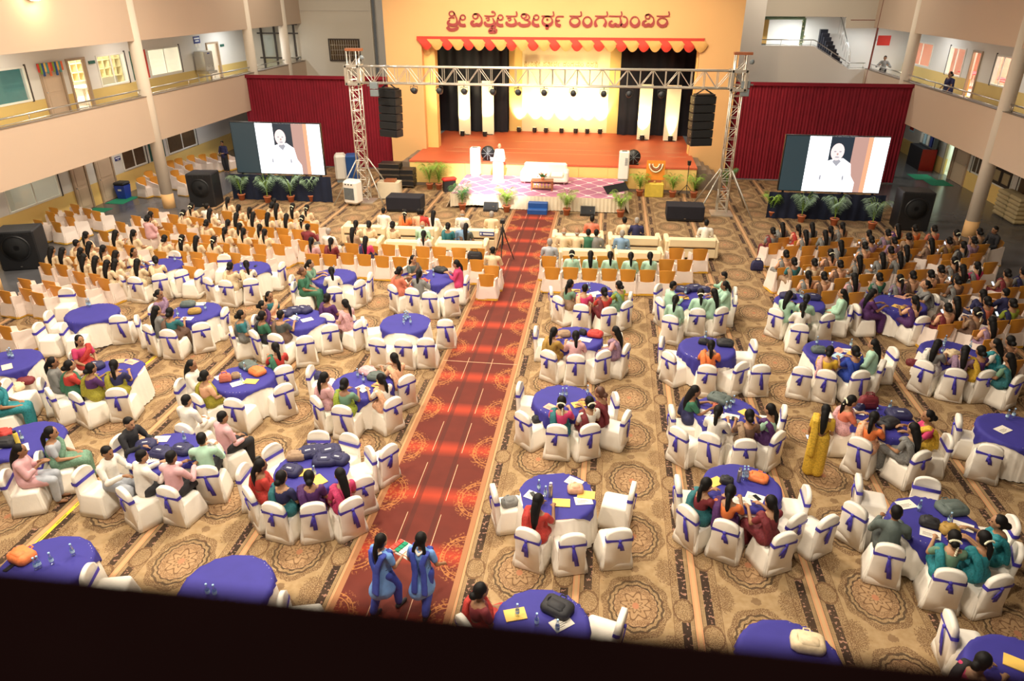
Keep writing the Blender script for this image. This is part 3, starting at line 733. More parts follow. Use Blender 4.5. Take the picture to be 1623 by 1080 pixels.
# par cans hanging from the beam
hang = [(658, 141), (698, 140), (737, 144), (782, 144), (822, 145), (863, 146), (909, 146), (957, 148), (997, 146), (1048, 146)]
can = [('can', MB().lathe([(0.09, -0.14), (0.115, -0.12), (0.125, 0.10), (0.125, 0.12)], 12).mesh('can', 'black_plastic', True), [('lens', MB().lathe([(0.105, 0.115), (0.1, 0.13)], 12).mesh('lens', 'lens_glow'))]),
       ('yoke', MB().path([(-0.15, 0, 0), (-0.15, 0.2, 0), (0.15, 0.2, 0), (0.15, 0, 0)], 0.015, 5).mesh('yoke', 'black_plastic'), [])]
hcan = proto_tree(can)
def tilt(me, a):
    me = me.copy(); me.transform(Matrix.Rotation(a, 4, 'X')); return me
tcan = proto_tree([('can', tilt(can[0][1], -radians(105)), [('lens', tilt(can[0][2][0][1], -radians(105)))]), ('yoke', MB().path([(-0.15, 0, 0), (-0.15, 0, 0.17), (0.15, 0, 0.17), (0.15, 0, 0)], 0.015, 5).mesh('yoke', 'black_plastic'), []), ('clamp', MB().tube((0, 0, 0.17), (0, 0, 0.24), 0.02, n=6).mesh('clamp', 'black_plastic'), [])])
for i, (px, py) in enumerate(hang):
    p = PY(px, py, yt); o, _ = tcan('par_light', (p.x, yt-0.2, 4.84), 0)
    l = bpy.data.lights.new('truss_beam_light', 'SPOT'); l.energy = 1800; l.color = (1.0, 0.86, 0.5); l.spot_size = radians(24); l.spot_blend = 0.7; l.shadow_soft_size = 0.06
    q = bpy.data.objects.new('truss_beam_light', l); COL.objects.link(q); q.location = (p.x, yt-0.02, 4.70); tgt = Vector((-5.0+0.62*i if 2 <= i <= 8 else p.x, 42.6, 3.4)); q.rotation_euler = (tgt-q.location).to_track_quat('-Z', 'Y').to_euler()
    tag(o, 'black par light hanging from the stage truss, %s from the left' % ORD[i], 'stage light', 'truss par lights')
flo = [(735, 211), (772, 210), (825, 203), (849, 204), (867, 204), (891, 205), (913, 206), (931, 207), (951, 208), (1017, 218), (1061, 218)]
for i, (px, py) in enumerate(flo):
    p = P(px, py+3, 1.22); 
    if 2 <= i <= 8: p.y = min(p.y, 42.35)
    else: p.y = min(p.y, 40.7)
    o, _ = hcan('floor_par_light', (p.x, p.y, 1.37), 0); o.rotation_euler = (radians(-14), 0, 0)
    tag(o, 'black par light on the stage floor, %s from the left' % ORD[i], 'stage light', 'stage floor par lights')
    l = bpy.data.lights.new('par_beam', 'SPOT'); l.energy = 900 if 2 <= i <= 8 else 900; l.color = (1.0, 0.84, 0.42); l.spot_size = radians(62); l.spot_blend = 0.6; l.shadow_soft_size = 0.06
    q = bpy.data.objects.new('par_beam', l); COL.objects.link(q); q.location = (p.x, p.y-0.02, 1.56)
    d = Vector((0, 0.42 if 2 <= i <= 8 else 0.40, 1.0)); q.rotation_euler = d.to_track_quat('-Z', 'Y').to_euler()
# spots added at the unseen hall ceiling to brighten the stage wall
for x in (-7.5, -2.6, 2.3):
    l = bpy.data.lights.new('added_stage_wash', 'SPOT'); l.energy = 1700; l.color = (1.0, 0.76, 0.46); l.spot_size = radians(80); l.spot_blend = 0.8; l.shadow_soft_size = 0.15
    q = bpy.data.objects.new('added_stage_wash', l); COL.objects.link(q); q.location = (x, 29.0, 10.8); q.rotation_euler = (Vector((x*0.9, 38.0, 3.2))-q.location).to_track_quat('-Z', 'Y').to_euler()
l = bpy.data.lights.new('podium_spot', 'SPOT'); l.energy = 45000; l.color = (1.0, 0.93, 0.88); l.spot_size = radians(17); l.spot_blend = 0.9; l.shadow_soft_size = 0.1
q = bpy.data.objects.new('podium_spot', l); COL.objects.link(q); q.location = (-3.0, 18.0, 11.0); q.rotation_euler = (Vector((-5.0, 32.2, 1.0))-q.location).to_track_quat('-Z', 'Y').to_euler()
# line arrays
def line_array(pxt, pyt, pxb, pyb, lab, yaw):
    t = PY(pxt, pyt, 31.2); bt = PY(pxb, pyb, 31.2); hgt = t.z-bt.z
    g = empty('line_array', ((t.x+bt.x)/2, 31.3, bt.z), yaw); n = 6
    for k in range(n):
        z0 = hgt*k/n; c = 0.10*((n-1-k)/n)**2
        b = MB().box(-0.46, 0.46, -0.22-c, 0.28-c, z0+0.012, z0+hgt/n-0.012, 0.02)
        o = b.obj('speaker_box', 'black_plastic', g)
        MB().box(-0.42, 0.42, -0.235-c, -0.22-c, z0+0.03, z0+hgt/n-0.03).obj('grille', 'black_grille', o)
        MB().ball((-0.46, -0.1-c, z0+hgt/n/2), 0.018).obj('rigging_pin', 'steel', o)
    MB().box(-0.4, 0.4, -0.2, 0.2, hgt, hgt+0.06).path([(-0.38, 0, hgt+0.04), (0, 0, hgt+0.26), (0.38, 0, hgt+0.04)], 0.03, 6).obj('fly_frame', 'black_plastic', g)
    MB().tube((0, 0, hgt+0.26), (0, 0, 5.1-bt.z), 0.012, n=5).obj('chain', 'steel', g)
    tag(g, lab, 'loudspeaker', 'hanging line arrays')
line_array(614, 142, 622, 217, 'tall black hanging line array loudspeaker left of the stage', -0.35)
line_array(1116, 152, 1108, 231, 'tall black hanging line array loudspeaker right of the stage', 0.25)
for px, py, sx, lab in ((593, 141, 1, 'pair of grey blinder lamps clamped on left truss tower'), (1181, 140, -1, 'pair of grey blinder lamps clamped on right truss tower')):
    p = PY(px, py, yt-0.2); g = empty('blinder_lamp', p)
    for z in (-0.3, 0.0):
        o = B('lamp_box', 'grey_plastic', -0.17, 0.17, -0.08, 0.1, z, z+0.27, g, 0.02); MB().lathe([(0.1, 0), (0.09, 0.02)], 10).obj('reflector', 'steel', o)
    B('clamp', 'steel', -0.3 if sx > 0 else 0.1, -0.1 if sx > 0 else 0.3, 0.0, 0.06, 0.1, 0.16, g)
    tag(g, lab, 'lamp')

# LED screens
def led_screen(x0, x1, ledx, z0, z1, y, lab, lab2):
    g = empty('led_screen', (x0, y, 0))
    B('cabinet', 'screen_black', -0.03, x1-x0+0.03, 0.0, 0.16, z0-0.03, z1+0.03, g); B('dark_module', 'led_off', 0, ledx-x0, -0.008, 0.0, z0, z1, g)
    for k in range(4): B('support_leg', 'black_plastic', 0.2+k*(x1-x0-0.4)/3-0.04, 0.2+k*(x1-x0-0.4)/3+0.04, 0.02, 0.10, 0.0, z0-0.03, g)
    W, Hh = x1-ledx, z1-z0; ox = ledx-x0
    pic = MB().box(ox, x1-x0, -0.008, 0.0, z0, z1).obj('picture', 'led_white', g)
    def flat(nm, m, pts, d): MB().poly([(ox+u*W, -0.008-d, z0+v*Hh) for u, v in pts], (0, 0.001, 0)).obj(nm, m, pic)
    el = lambda cu, cv, ru, rv, n=20: [(cu+ru*cos(2*pi*k/n), cv+rv*sin(2*pi*k/n)) for k in range(n)]
    flat('dark_backdrop', 'led_dark', [(0.27, 0.45), (0.56, 0.45), (0.56, 1), (0.27, 1)], 0.002)
    flat('pink_wall', 'led_pink', [(0.56, 0.0), (0.74, 0.0), (0.74, 1), (0.56, 1)], 0.002)
    flat('orange_edge', 'led_orange', [(0.74, 0.0), (0.80, 0.0), (0.80, 1), (0.74, 1)], 0.002)
    flat('white_shirt', 'led_shirt', [(0.12, 0), (0.66, 0), (0.66, 0.18), (0.60, 0.30), (0.57, 0.52), (0.46, 0.62), (0.34, 0.60), (0.22, 0.54), (0.16, 0.3)], 0.004)
    flat('head', 'led_skin', el(0.375, 0.73, 0.085, 0.155), 0.006); flat('neck', 'led_grey', [(0.33, 0.55), (0.39, 0.47), (0.44, 0.56), (0.41, 0.6), (0.35, 0.6)], 0.005)
    for u in (0.345, 0.41): flat('eye', 'led_grey', el(u, 0.735, 0.016, 0.012, 8), 0.008)
    flat('mouth', 'led_grey', el(0.38, 0.635, 0.03, 0.012, 8), 0.008); flat('nose', 'led_pink', el(0.38, 0.69, 0.012, 0.02, 8), 0.008)
    for u in (0.21, 0.50): flat('sleeve_shadow', 'led_grey', el(u, 0.26, 0.012, 0.05, 8), 0.006)
    tag(g, lab, 'screen', 'side video screens')
    c = curtain(x0-0.35, x1+0.3, y-0.12, 0.02, z0-0.06, 'navy_cloth', 0.03, 0.4, 'screen_skirt')
    tag(c, lab2, 'drape', 'screen skirts')
p0, p1 = PY(371, 235, 30.6), PY(510, 235, 30.6)
led_screen(p0.x, p1.x, PY(409, 235, 30.6).x, 1.22, 3.40, 30.6, 'large bright video screen showing a bald man, left of stage', 'dark blue pleated skirt under the left video screen')
p0, p1 = PY(1241, 255, 30.6), PY(1402, 262, 30.6)
led_screen(p0.x, p1.x, PY(1278, 255, 30.6).x, 1.18, 3.38, 30.6, 'large bright video screen showing a bald man, right of stage', 'dark blue pleated skirt under the right video screen')

# platform in front of the stage
zp = 0.62
plat = empty('platform', (-2.9, 32.27, 0)); hx, hy = 3.75, 1.84
B('deck', 'table_board', -hx, hx, -hy, hy, zp-0.14, zp-0.02, plat)
B('carpet_top', 'carpet_lattice', -hx, hx, -hy, hy, zp-0.02, zp, plat)
for k in range(5): B('trestle', 'black_plastic', -hx+0.1+k*(2*hx-0.3)/4, -hx+0.2+k*(2*hx-0.3)/4, -hy+0.1, hy-0.1, 0, zp-0.14, plat)
b = MB(); n = 240; rows = []
for j in range(5):
    v = j/4; row = []
    for i in range(n+1):
        x = -hx-0.05+(2*hx+0.1)*i/n; lift = 0.12*max(0, sin((x+hx)*0.85+0.6))**3
        row.append((x, -hy-0.02-0.05*v-0.018*sin(x*38)*(0.4+v), zp+0.005-(zp-0.03-lift)*v))
    rows.append(row)
b.loft(rows, closed=False); b.obj('front_skirt', 'skirt_cream', plat, True)
for s, nm in ((-1, 'side_skirt'), (1, 'side_skirt')):
    b = MB(); rows = []
    for j in range(5):
        v = j/4; rows.append([(s*(hx+0.02+0.22*v*v+0.02*sin(y*30)), y, zp+0.005-(zp-0.03)*v) for y in [-hy-0.06+(2*hy)*i/80 for i in range(81)]])
    b.loft(rows, closed=False); b.obj(nm, 'skirt_cream', plat, True)
tag(plat, 'low platform with pink lattice carpet and cream pleated skirt', 'platform')
p = P(851, 341); g = empty('step_block', (p.x, p.y+0.3, 0)); B('lower_step', 'blue_box', -0.42, 0.42, -0.3, 0.0, 0, 0.22, g, 0.02); B('upper_step', 'blue_box', -0.42, 0.42, 0.0, 0.3, 0, 0.44, g, 0.02)
tag(g, 'blue two-step block in front of the platform on red carpet', 'steps')

# podium, sofa, coffee table
p = P(790, 288, zp)
pod = empty('podium', (p.x, p.y, zp))
MB().box(-0.3, 0.3, -0.22, 0.22, 0, 0.05).box(-0.24, 0.24, -0.16, 0.18, 0.05, 1.0, 0.03).obj('column', 'white_plastic', pod)
MB().loft([[(-0.32, -0.24, 0.98), (0.32, -0.24, 0.98), (0.32, 0.24, 0.98), (-0.32, 0.24, 0.98)], [(-0.34, -0.26, 1.16), (0.34, -0.26, 1.16), (0.34, 0.26, 1.04), (-0.34, 0.26, 1.04)]], True, True).obj('top', 'white_plastic', pod)
MB().path([(0.1, 0.0, 1.1), (0.1, -0.02, 1.35), (0.08, 0.08, 1.42)], 0.012, 6).obj('microphone', 'black_plastic', pod)
tag(pod, 'brightly lit white podium on the pink platform', 'podium')
def sofa_set():
    g = empty('sofa', (0, 0, 0))
    return g
a, b_ = P(828, 292, zp), P(897, 292, zp); Ls = (b_.x-a.x)/2
g = empty('guest_sofa', ((a.x+b_.x)/2, a.y+0.45, zp))
B('seat_base', 'sofa_white', -Ls, Ls, -0.4, 0.4, 0.1, 0.3, g, 0.04); B('back_rest', 'sofa_white', -Ls, Ls, 0.22, 0.44, 0.3, 0.85, g, 0.07)
for s in (-1, 1): B('arm_rest', 'sofa_white', s*Ls-0.1, s*Ls+0.1, -0.42, 0.42, 0.1, 0.6, g, 0.06)
for k in range(3): B('seat_cushion', 'sofa_white', -Ls+0.12+k*(2*Ls-0.24)/3, -Ls+0.1+(k+1)*(2*Ls-0.24)/3, -0.4, 0.22, 0.3, 0.46, g, 0.05)
for sx in (-1, 1):
    for sy in (-1, 1): MB().tube((sx*(Ls-0.08), sy*0.34, 0), (sx*(Ls-0.08), sy*0.34, 0.1), 0.03).obj('leg', 'steel', g)
tag(g, 'white leather sofa on the pink platform facing audience', 'sofa')
a, b_ = P(841, 302, zp), P(876, 303, zp); Lt = (b_.x-a.x)/2
g = empty('coffee_table', ((a.x+b_.x)/2, a.y+0.22, zp))
B('table_top', 'wood_red', -Lt, Lt, -0.25, 0.25, 0.40, 0.45, g, 0.01); B('shelf', 'wood_red', -Lt+0.04, Lt-0.04, -0.2, 0.2, 0.1, 0.13, g)
for sx in (-1, 1):
    for sy in (-1, 1): B('leg', 'wood_red', sx*(Lt-0.04)-0.03, sx*(Lt-0.04)+0.03, sy*0.21-0.03, sy*0.21+0.03, 0, 0.40, g)
for k in range(6): B('front_slat', 'letter_gold', -Lt+0.12+k*(2*Lt-0.24)/5-0.02, -Lt+0.12+k*(2*Lt-0.24)/5+0.02, -0.235, -0.22, 0.13, 0.34, g)
tag(g, 'carved brown wooden coffee table in front of white sofa', 'table')
ct = g.location.copy()

# potted palms
def palm_mesh(seed, h, spread, m, nf=11):
    r = random.Random(seed); st = MB(); lf = MB()
    for k in range(nf):
        a = 2*pi*k/nf + r.uniform(-.3, .3); up = r.uniform(0.75, 1.05)*h; out = spread*r.uniform(0.55, 1.1)
        pts = []
        for j in range(7):
            t = j/6; pts.append(Vector((cos(a)*out*t**1.6, sin(a)*out*t**1.6, 0.28+up*(t-0.42*t**3))))
        st.path(pts, [0.012*(1-0.8*j/6) for j in range(7)], 4)
        for j in range(2, 13):
            t = j/12.5; q = Vector((cos(a)*out*t**1.6, sin(a)*out*t**1.6, 0.28+up*(t-0.42*t**3)))
            d = Vector((cos(a), sin(a), 0.5-1.1*t)).normalized(); sd = d.cross(Vector((0, 0, 1))).normalized(); ln = 0.24*(1-abs(t-0.55))*r.uniform(.8, 1.1)*max(h, .8)
            for s in (-1, 1):
                e = q + d*ln*0.75 + sd*s*ln*0.75 - Vector((0, 0, ln*0.22)); mI = (q+e)/2 + Vector((0, 0, 0.02)); nn = (e-q).cross(Vector((0, 0, 1))).normalized()*0.014
                lf.add([q, mI+nn, e, mI-nn], [(0, 1, 2, 3)])
    return st.mesh('palm_stems', 'leaf_light'), lf.mesh('palm_leaves', m)
potm = MB().lathe([(0.11, 0.0), (0.155, 0.24), (0.175, 0.24), (0.175, 0.29), (0.15, 0.29), (0.145, 0.25)], 16).mesh('pot', 'terracotta', True)
soilm = MB().lathe([(0.145, 0.25), (0.06, 0.27)], 12).mesh('soil', 'soil')
PALM = {}
for i, (m, h) in enumerate((('leaf_light', 1.35), ('leaf_light', 1.3), ('leaf_dark', 1.5), ('leaf_pale', 1.5), ('leaf_pale', 1.6), ('leaf_light', 1.7))): PALM[i] = palm_mesh(20+i, h, 0.34*h, m, 15)
for px, py, k, lab in [(384, 317, 3, 'potted palm before left screen skirt, nearest the wall'), (425, 321, 4, 'potted palm before left screen skirt, second from wall'), (462, 320, 3, 'potted palm before left screen skirt, third from wall'), (494, 319, 4, 'potted palm before left screen skirt, nearest the truss'),
                       (684, 297, 5, 'large potted palm at the left end of stage front'), (700, 296, 5, 'potted palm just right of the large one at stage front left'), (733, 333, 2, 'dark green potted palm at platform front left corner'), (803, 336, 0, 'potted palm beside the left floor monitor'), (898, 341, 0, 'potted palm between blue steps and right floor monitor'), (983, 344, 0, 'potted palm at platform front right corner'),
                       (1013, 307, 1, 'potted palm left of the garlanded shrine table'), (1065, 311, 1, 'potted palm right of the garlanded shrine table'), (1098, 311, 1, 'potted palm beside the small light stand by stage steps'), (1150, 305, 2, 'dark palm partly hidden behind right truss tower'),
                       (1222, 345, 1, 'potted palm before right screen skirt, nearest the truss'), (1269, 352, 3, 'potted palm before right screen skirt, second from truss'), (1321, 357, 4, 'potted palm before right screen skirt, third from truss'), (1381, 363, 3, 'potted palm before right screen skirt, nearest the black loudspeaker')]:
    p = P(px, py, 0); p.y = min(p.y, 33.45) if -9.8 < p.x < 4.4 else p.y; g = empty('potted_palm', (p.x, p.y, 0), random.uniform(0, 6)); link('pot', potm, g); link('soil', soilm, g); link('palm_stems', PALM[k][0], g); link('palm_leaves', PALM[k][1], g)
    tag(g, lab, 'plant', 'potted palms')
# flowers on coffee table
g = empty('flower_pot', (ct.x+0.02, ct.y, ct.z+0.45)); MB().lathe([(0.06, 0), (0.09, 0.12), (0.08, 0.12)], 12).obj('pot', 'terracotta', g, True)
b = MB(); r = random.Random(3)
for k in range(40):
    a = r.uniform(0, 6.28); e = Vector((cos(a)*r.uniform(.1, .3), sin(a)*r.uniform(.05, .15), r.uniform(.15, .34))); nn = Vector((-sin(a), cos(a), 0))*0.03; b.add([(0, 0, .1), e*0.6+nn, e, e*0.6-nn], [(0, 1, 2, 3)])
b.obj('leaves', 'leaf_dark', g); b = MB()
for k in range(8): b.ball((r.uniform(-.2, .2), r.uniform(-.1, .1), r.uniform(.2, .33)), 0.03, 6, 4)
b.obj('blossoms', 'plastic_orange', g); tag(g, 'flower arrangement on the carved coffee table', 'flowers')

# tower air coolers on the platform
def cooler(px, py, z, lab, hh=1.35):
    p = P(px, py, z); g = empty('air_cooler', (p.x, min(p.y+0.2, 33.85), z))
    B('body', 'white_plastic', -0.24, 0.24, -0.2, 0.2, 0.06, hh, g, 0.05); B('base', 'grey_plastic', -0.22, 0.22, -0.18, 0.18, 0, 0.06, g)
    for k in range(8): B('louvre', 'grey_plastic', 0.04, 0.17, -0.212, -0.2, hh-0.62+k*0.045, hh-0.60+k*0.045, g)
    B('control_panel', 'black_plastic', -0.12, 0.12, -0.14, 0.0, hh, hh+0.015, g)
    tag(g, lab, 'air cooler', 'white tower air coolers'); return g
cooler(754, 279, zp, 'white tower air cooler on the platform left of podium')
cooler(987, 284, zp, 'white tower air cooler at the platform right back corner')
for px, py, lab in ((768, 262, 'black drum fan on the stage edge behind left air cooler'), (1004, 270, 'black drum fan on the stage edge behind right air cooler')):
    p = P(px, py, 1.2); g = empty('drum_fan', (p.x, max(p.y, 34.6), 1.2))
    b = MB(); b.loft([[(r_*cos(2*pi*i/16), y, 0.36+r_*sin(2*pi*i/16)) for i in range(16)] for r_, y in ((0.32, -0.15), (0.34, 0), (0.32, 0.18))], True, True); b.obj('drum', 'black_plastic', g, True)
    for k in range(4): a = k*pi/4; MB().tube((-0.3*cos(a), -0.16, 0.36-0.3*sin(a)), (0.3*cos(a), -0.16, 0.36+0.3*sin(a)), 0.01, n=4).obj('guard_bar', 'grey_plastic', g)
    B('stand', 'black_plastic', -0.26, 0.26, -0.1, 0.1, 0, 0.05, g); tag(g, lab, 'fan')
p = P(555, 327); g = empty('floor_air_cooler', (p.x+0.1, p.y+0.25, 0), -0.25)
B('body', 'white_plastic', -0.35, 0.35, -0.3, 0.3, 0.08, 1.12, g, 0.1); fr_ = B('front_grille', 'grey_plastic', -0.25, 0.25, -0.31, -0.29, 0.3, 0.82, g)
for k in range(7): B('louvre', 'black_plastic', -0.24+k*0.07, -0.22+k*0.07, -0.318, -0.308, 0.3, 0.82, fr_)
for k in range(3): MB().ball((-0.15+k*0.15, -0.3, 0.97), 0.035).obj('knob', 'black_plastic', g)
for sx in (-1, 1): MB().ball((sx*0.28, 0, 0.04), 0.04).obj('caster', 'black_plastic', g)
tag(g, 'white rounded floor air cooler beside left truss base', 'air cooler')
p = P(545, 291); g = empty('large_air_cooler', (p.x, p.y+0.6, 0), 0.3)
B('front_half', 'white_plastic', -0.55, 0.0, -0.4, 0.4, 0.1, 1.35, g, 0.1); B('rear_half', 'blue_box', 0.0, 0.6, -0.4, 0.4, 0.1, 1.3, g, 0.06); B('chassis', 'grey_plastic', -0.5, 0.55, -0.35, 0.35, 0, 0.1, g)
tag(g, 'big white and blue air cooler behind left truss base', 'air cooler')

# speakers
def speaker(name, x, y, w_, d_, h_, rz, lab, stand=0.0):
    g = empty(name, (x, y, 0), rz)
    B('cabinet', 'black_plastic', -w_/2, w_/2, -d_/2, d_/2, stand, stand+h_, g, 0.04)
    r_ = min(w_, h_)*0.36; zc = stand+h_*0.58
    for nm, ra, rb, y0, y1, m in (('woofer_ring', r_, r_*0.9, -d_/2-0.02, -d_/2-0.03, 'black_plastic'), ('woofer_cone', r_*0.88, r_*0.2, -d_/2-0.012, -d_/2+0.0, 'black_grille')):
        MB().loft([[(ra*cos(2*pi*i/24), y0+0.02, zc+ra*sin(2*pi*i/24)) for i in range(24)], [(ra*cos(2*pi*i/24), y0, zc+ra*sin(2*pi*i/24)) for i in range(24)], [(rb*cos(2*pi*i/24), y1, zc+rb*sin(2*pi*i/24)) for i in range(24)]], False, nm == 'woofer_cone').obj(nm, m, g, True)
    B('badge', 'steel', -0.03, 0.03, -d_/2-0.01, -d_/2, stand+0.12, stand+0.15, g)
    for k in range(4): B('horn_slot', 'black_grille', -w_*0.4+k*w_*0.2+0.02, -w_*0.4+(k+1)*w_*0.2-0.02, -d_/2-0.008, -d_/2, stand+h_*0.90, stand+h_*0.97, g)
    if stand:
        for k in range(3): a = k*2.1; MB().tube((cos(a)*0.5, sin(a)*0.5, 0.02), (0, 0, stand), 0.02).obj('stand_leg', 'black_plastic', g)
    return tag(g, lab, 'loudspeaker', 'floor loudspeakers')
speaker('floor_loudspeaker', P(322, 328).x, P(322, 328).y+0.4, 1.15, 0.9, 1.45, 0.1, 'black loudspeaker cabinet between left column and left screen')
speaker('floor_loudspeaker', P(1444, 366).x, P(1444, 366).y+0.4, 1.2, 0.9, 1.55, -0.05, 'black loudspeaker cabinet between right screen and right column')
speaker('floor_loudspeaker', P(30, 428).x, P(30, 428).y+0.45, 1.25, 1.0, 1.35, 0.35, 'large black loudspeaker at the far left edge of the hall', 0.0)
for px, py, lab in ((640, 337, 'black covered subwoofer on carpet before left truss'), (1085, 352, 'black covered subwoofer on carpet before right truss')):
    p = P(px, py); g = empty('subwoofer', (p.x, p.y+0.4, 0))
    B('cabinet', 'black_plastic', -0.74, 0.74, -0.4, 0.4, 0.02, 0.62, g, 0.03); B('cover_cloth', 'black_cloth', -0.76, 0.76, -0.42, 0.42, 0.1, 0.645, g, 0.02); B('badge', 'steel', -0.04, 0.04, -0.425, -0.42, 0.12, 0.15, g)
    tag(g, lab, 'subwoofer', 'covered subwoofers')
for px, py, lab in ((777, 336, 'black wedge floor monitor left of the blue steps'), (931, 343, 'black wedge floor monitor right of the blue steps')):
    p = P(px, py); g = empty('floor_monitor', (p.x, p.y+0.2, 0))
    b = MB(); b.loft([[(s*0.31, y, z) for y, z in ((-0.2, 0.0), (0.2, 0.0), (0.2, 0.34), (0.02, 0.36), (-0.2, 0.1))] for s in (-1, 1)], True, True); b.obj('cabinet', 'black_plastic', g)
    b = MB(); b.loft([[(s*0.28, y, z) for y, z in ((-0.19, 0.11), (0.015, 0.353), (0.005, 0.365), (-0.2, 0.122))] for s in (-1, 1)], True, True); b.obj('grille', 'black_grille', g); B('badge', 'steel', 0.1, 0.15, -0.125, -0.10, 0.20, 0.23, g)
    tag(g, lab, 'monitor speaker', 'wedge monitors')
# mixing racks by the left steps
for px, py, w_, n_, lab in ((617, 300, 0.5, 4, 'stack of black rack cases beside left stage steps'), (640, 297, 0.55, 3, 'wheeled black equipment rack with silver edges by stage front')):
    p = P(px, py); g = empty('equipment_rack', (p.x, min(p.y+0.5, 33.75), 0))
    for k in range(n_):
        o = B('rack_case', 'black_plastic', -w_, w_, -0.35, 0.35, 0.12+k*0.27, 0.36+k*0.27, g, 0.02)
        for z in (0.12, 0.345): B('silver_edge', 'steel', -w_-0.01, w_+0.01, -0.36, -0.35, z+k*0.27, z+0.02+k*0.27, o)
    for sx in (-1, 1): MB().ball((sx*(w_-0.08), -0.25, 0.06), 0.06).obj('caster', 'black_plastic', g)
    tag(g, lab, 'equipment rack')
p = P(602, 318); g = empty('control_table', (p.x+0.35, p.y+0.55, 0)); B('table_top', 'skirt_cream', -0.5, 0.5, -0.3, 0.3, 0.72, 0.76, g)
b = MB(); b.loft([[(0.5*cx+0.02*sin(k*9), 0.3*cy, z) for k, (cx, cy) in enumerate([(-1, -1), (-.5, -1.05), (0, -1), (.5, -1.05), (1, -1), (1.05, 0), (1, 1), (0, 1), (-1, 1), (-1.05, 0)])] for z in (0.74, 0.4, 0.03)]); b.obj('cloth', 'skirt_cream', g, True); B('mixer', 'wood_red', -0.2, 0.3, -0.2, 0.2, 0.76, 0.86, g, 0.01)
tag(g, 'small cloth covered control table behind left truss', 'table')
# red folded item and dark board at platform corners
p = P(712, 304, 0); g = empty('guitar_case', (p.x, p.y+0.1, 0), 0.6); MB().box(-0.35, 0.35, -0.16, 0.16, 0.5, 0.66, 0.06).obj('case', 'red_paint', g); B('stand', 'black_plastic', -0.3, 0.3, -0.1, 0.1, 0, 0.5, g); tag(g, 'red case resting on a stand at platform left edge', 'case')
p = P(985, 305, zp); g = empty('tilted_panel', (p.x-0.15, p.y, zp), 0.75); MB().loft([[(-0.65, -0.03, 0.0), (0.65, -0.03, 0.0), (0.65, 0.0, 0.02), (-0.65, 0.0, 0.02)], [(-0.65, 0.26, 0.3), (0.65, 0.26, 0.3), (0.65, 0.29, 0.28), (-0.65, 0.29, 0.28)]], True, True).obj('panel', 'black_plastic', g); MB().tube((0, 0.28, 0.27), (0, 0.5, 0.0), 0.02).obj('prop', 'black_plastic', g); tag(g, 'dark tilted flat monitor on the platform right corner', 'monitor')
# garlanded shrine
p = P(1036, 313, 0); g = empty('shrine_table', (p.x, p.y+0.25, 0))
B('table', 'gold_cloth', -0.42, 0.42, -0.25, 0.25, 0.0, 0.62, g, 0.02)
for k in range(12): B('cloth_pleat', 'gold_cloth', -0.42+k*0.07, -0.385+k*0.07, -0.275, -0.25, 0.02, 0.6, g)
tag(g, 'small table with yellow pleated cloth before the stage front', 'table')
g2 = empty('garlanded_portrait', (p.x, p.y+0.3, 0.62)); B('portrait', 'shrine_orange', -0.42, 0.42, 0.0, 0.05, 0.12, 1.0, g2); B('easel', 'wood_red', -0.3, 0.3, 0.0, 0.05, 0.0, 0.12, g2)
for k, (r_, m) in enumerate(((0.30, 'garland'), (0.22, 'wood_red'), (0.15, 'garland'))):
    MB().path([(r_*cos(pi+pi*i/12), -0.03, 0.86+r_*1.25*sin(pi+pi*i/12)) for i in range(13)], 0.035, 6).obj('garland', m, g2, True)
MB().ball((0, -0.12, 0.06), (0.05, 0.05, 0.06)).obj('lamp', 'letter_gold', g2); tag(g2, 'orange portrait hung with flower garlands on yellow table', 'portrait')
p = P(1087, 310, 0); g = empty('light_stand', (p.x, p.y, 0))
MB().tube((0, 0, 0.3), (0, 0, 1.45), 0.018).obj('pole', 'black_plastic', g)
for k in range(3): MB().tube((0, 0, 0.5), (0.4*cos(k*2.1+.5), 0.4*sin(k*2.1+.5), 0.01), 0.014).obj('leg', 'black_plastic', g)
MB().lathe([(0.07, -0.1), (0.09, 0.1)], 10, (0, 0, 1.5)).obj('lamp_head', 'black_plastic', g); tag(g, 'slim black tripod light stand before stage front right', 'light stand')
# camera tripod by the runner
p = P(797, 414, 0); g = empty('camera_tripod', (p.x, p.y, 0))
for k in range(3): a = k*2.094+0.5; MB().path([(0, 0, 1.25), (0.1*cos(a), 0.1*sin(a), 0.9), (0.42*cos(a), 0.42*sin(a), 0.015)], [0.03, 0.025, 0.015], 6).obj('leg', 'black_plastic', g)
MB().tube((0, 0, 0.6), (0, 0, 1.35), 0.025).obj('centre_column', 'black_plastic', g); cb = B('camera_body', 'black_plastic', -0.08, 0.08, -0.1, 0.12, 1.38, 1.52, g, 0.02)
MB().tube((0, 0.12, 1.45), (0, 0.26, 1.45), 0.04).obj('lens', 'black_plastic', cb); MB().tube((0, -0.05, 1.36), (0.12, -0.35, 1.2), 0.012).obj('pan_handle', 'black_plastic', g)
tag(g, 'black camera tripod standing at the left edge of red carpet', 'tripod')

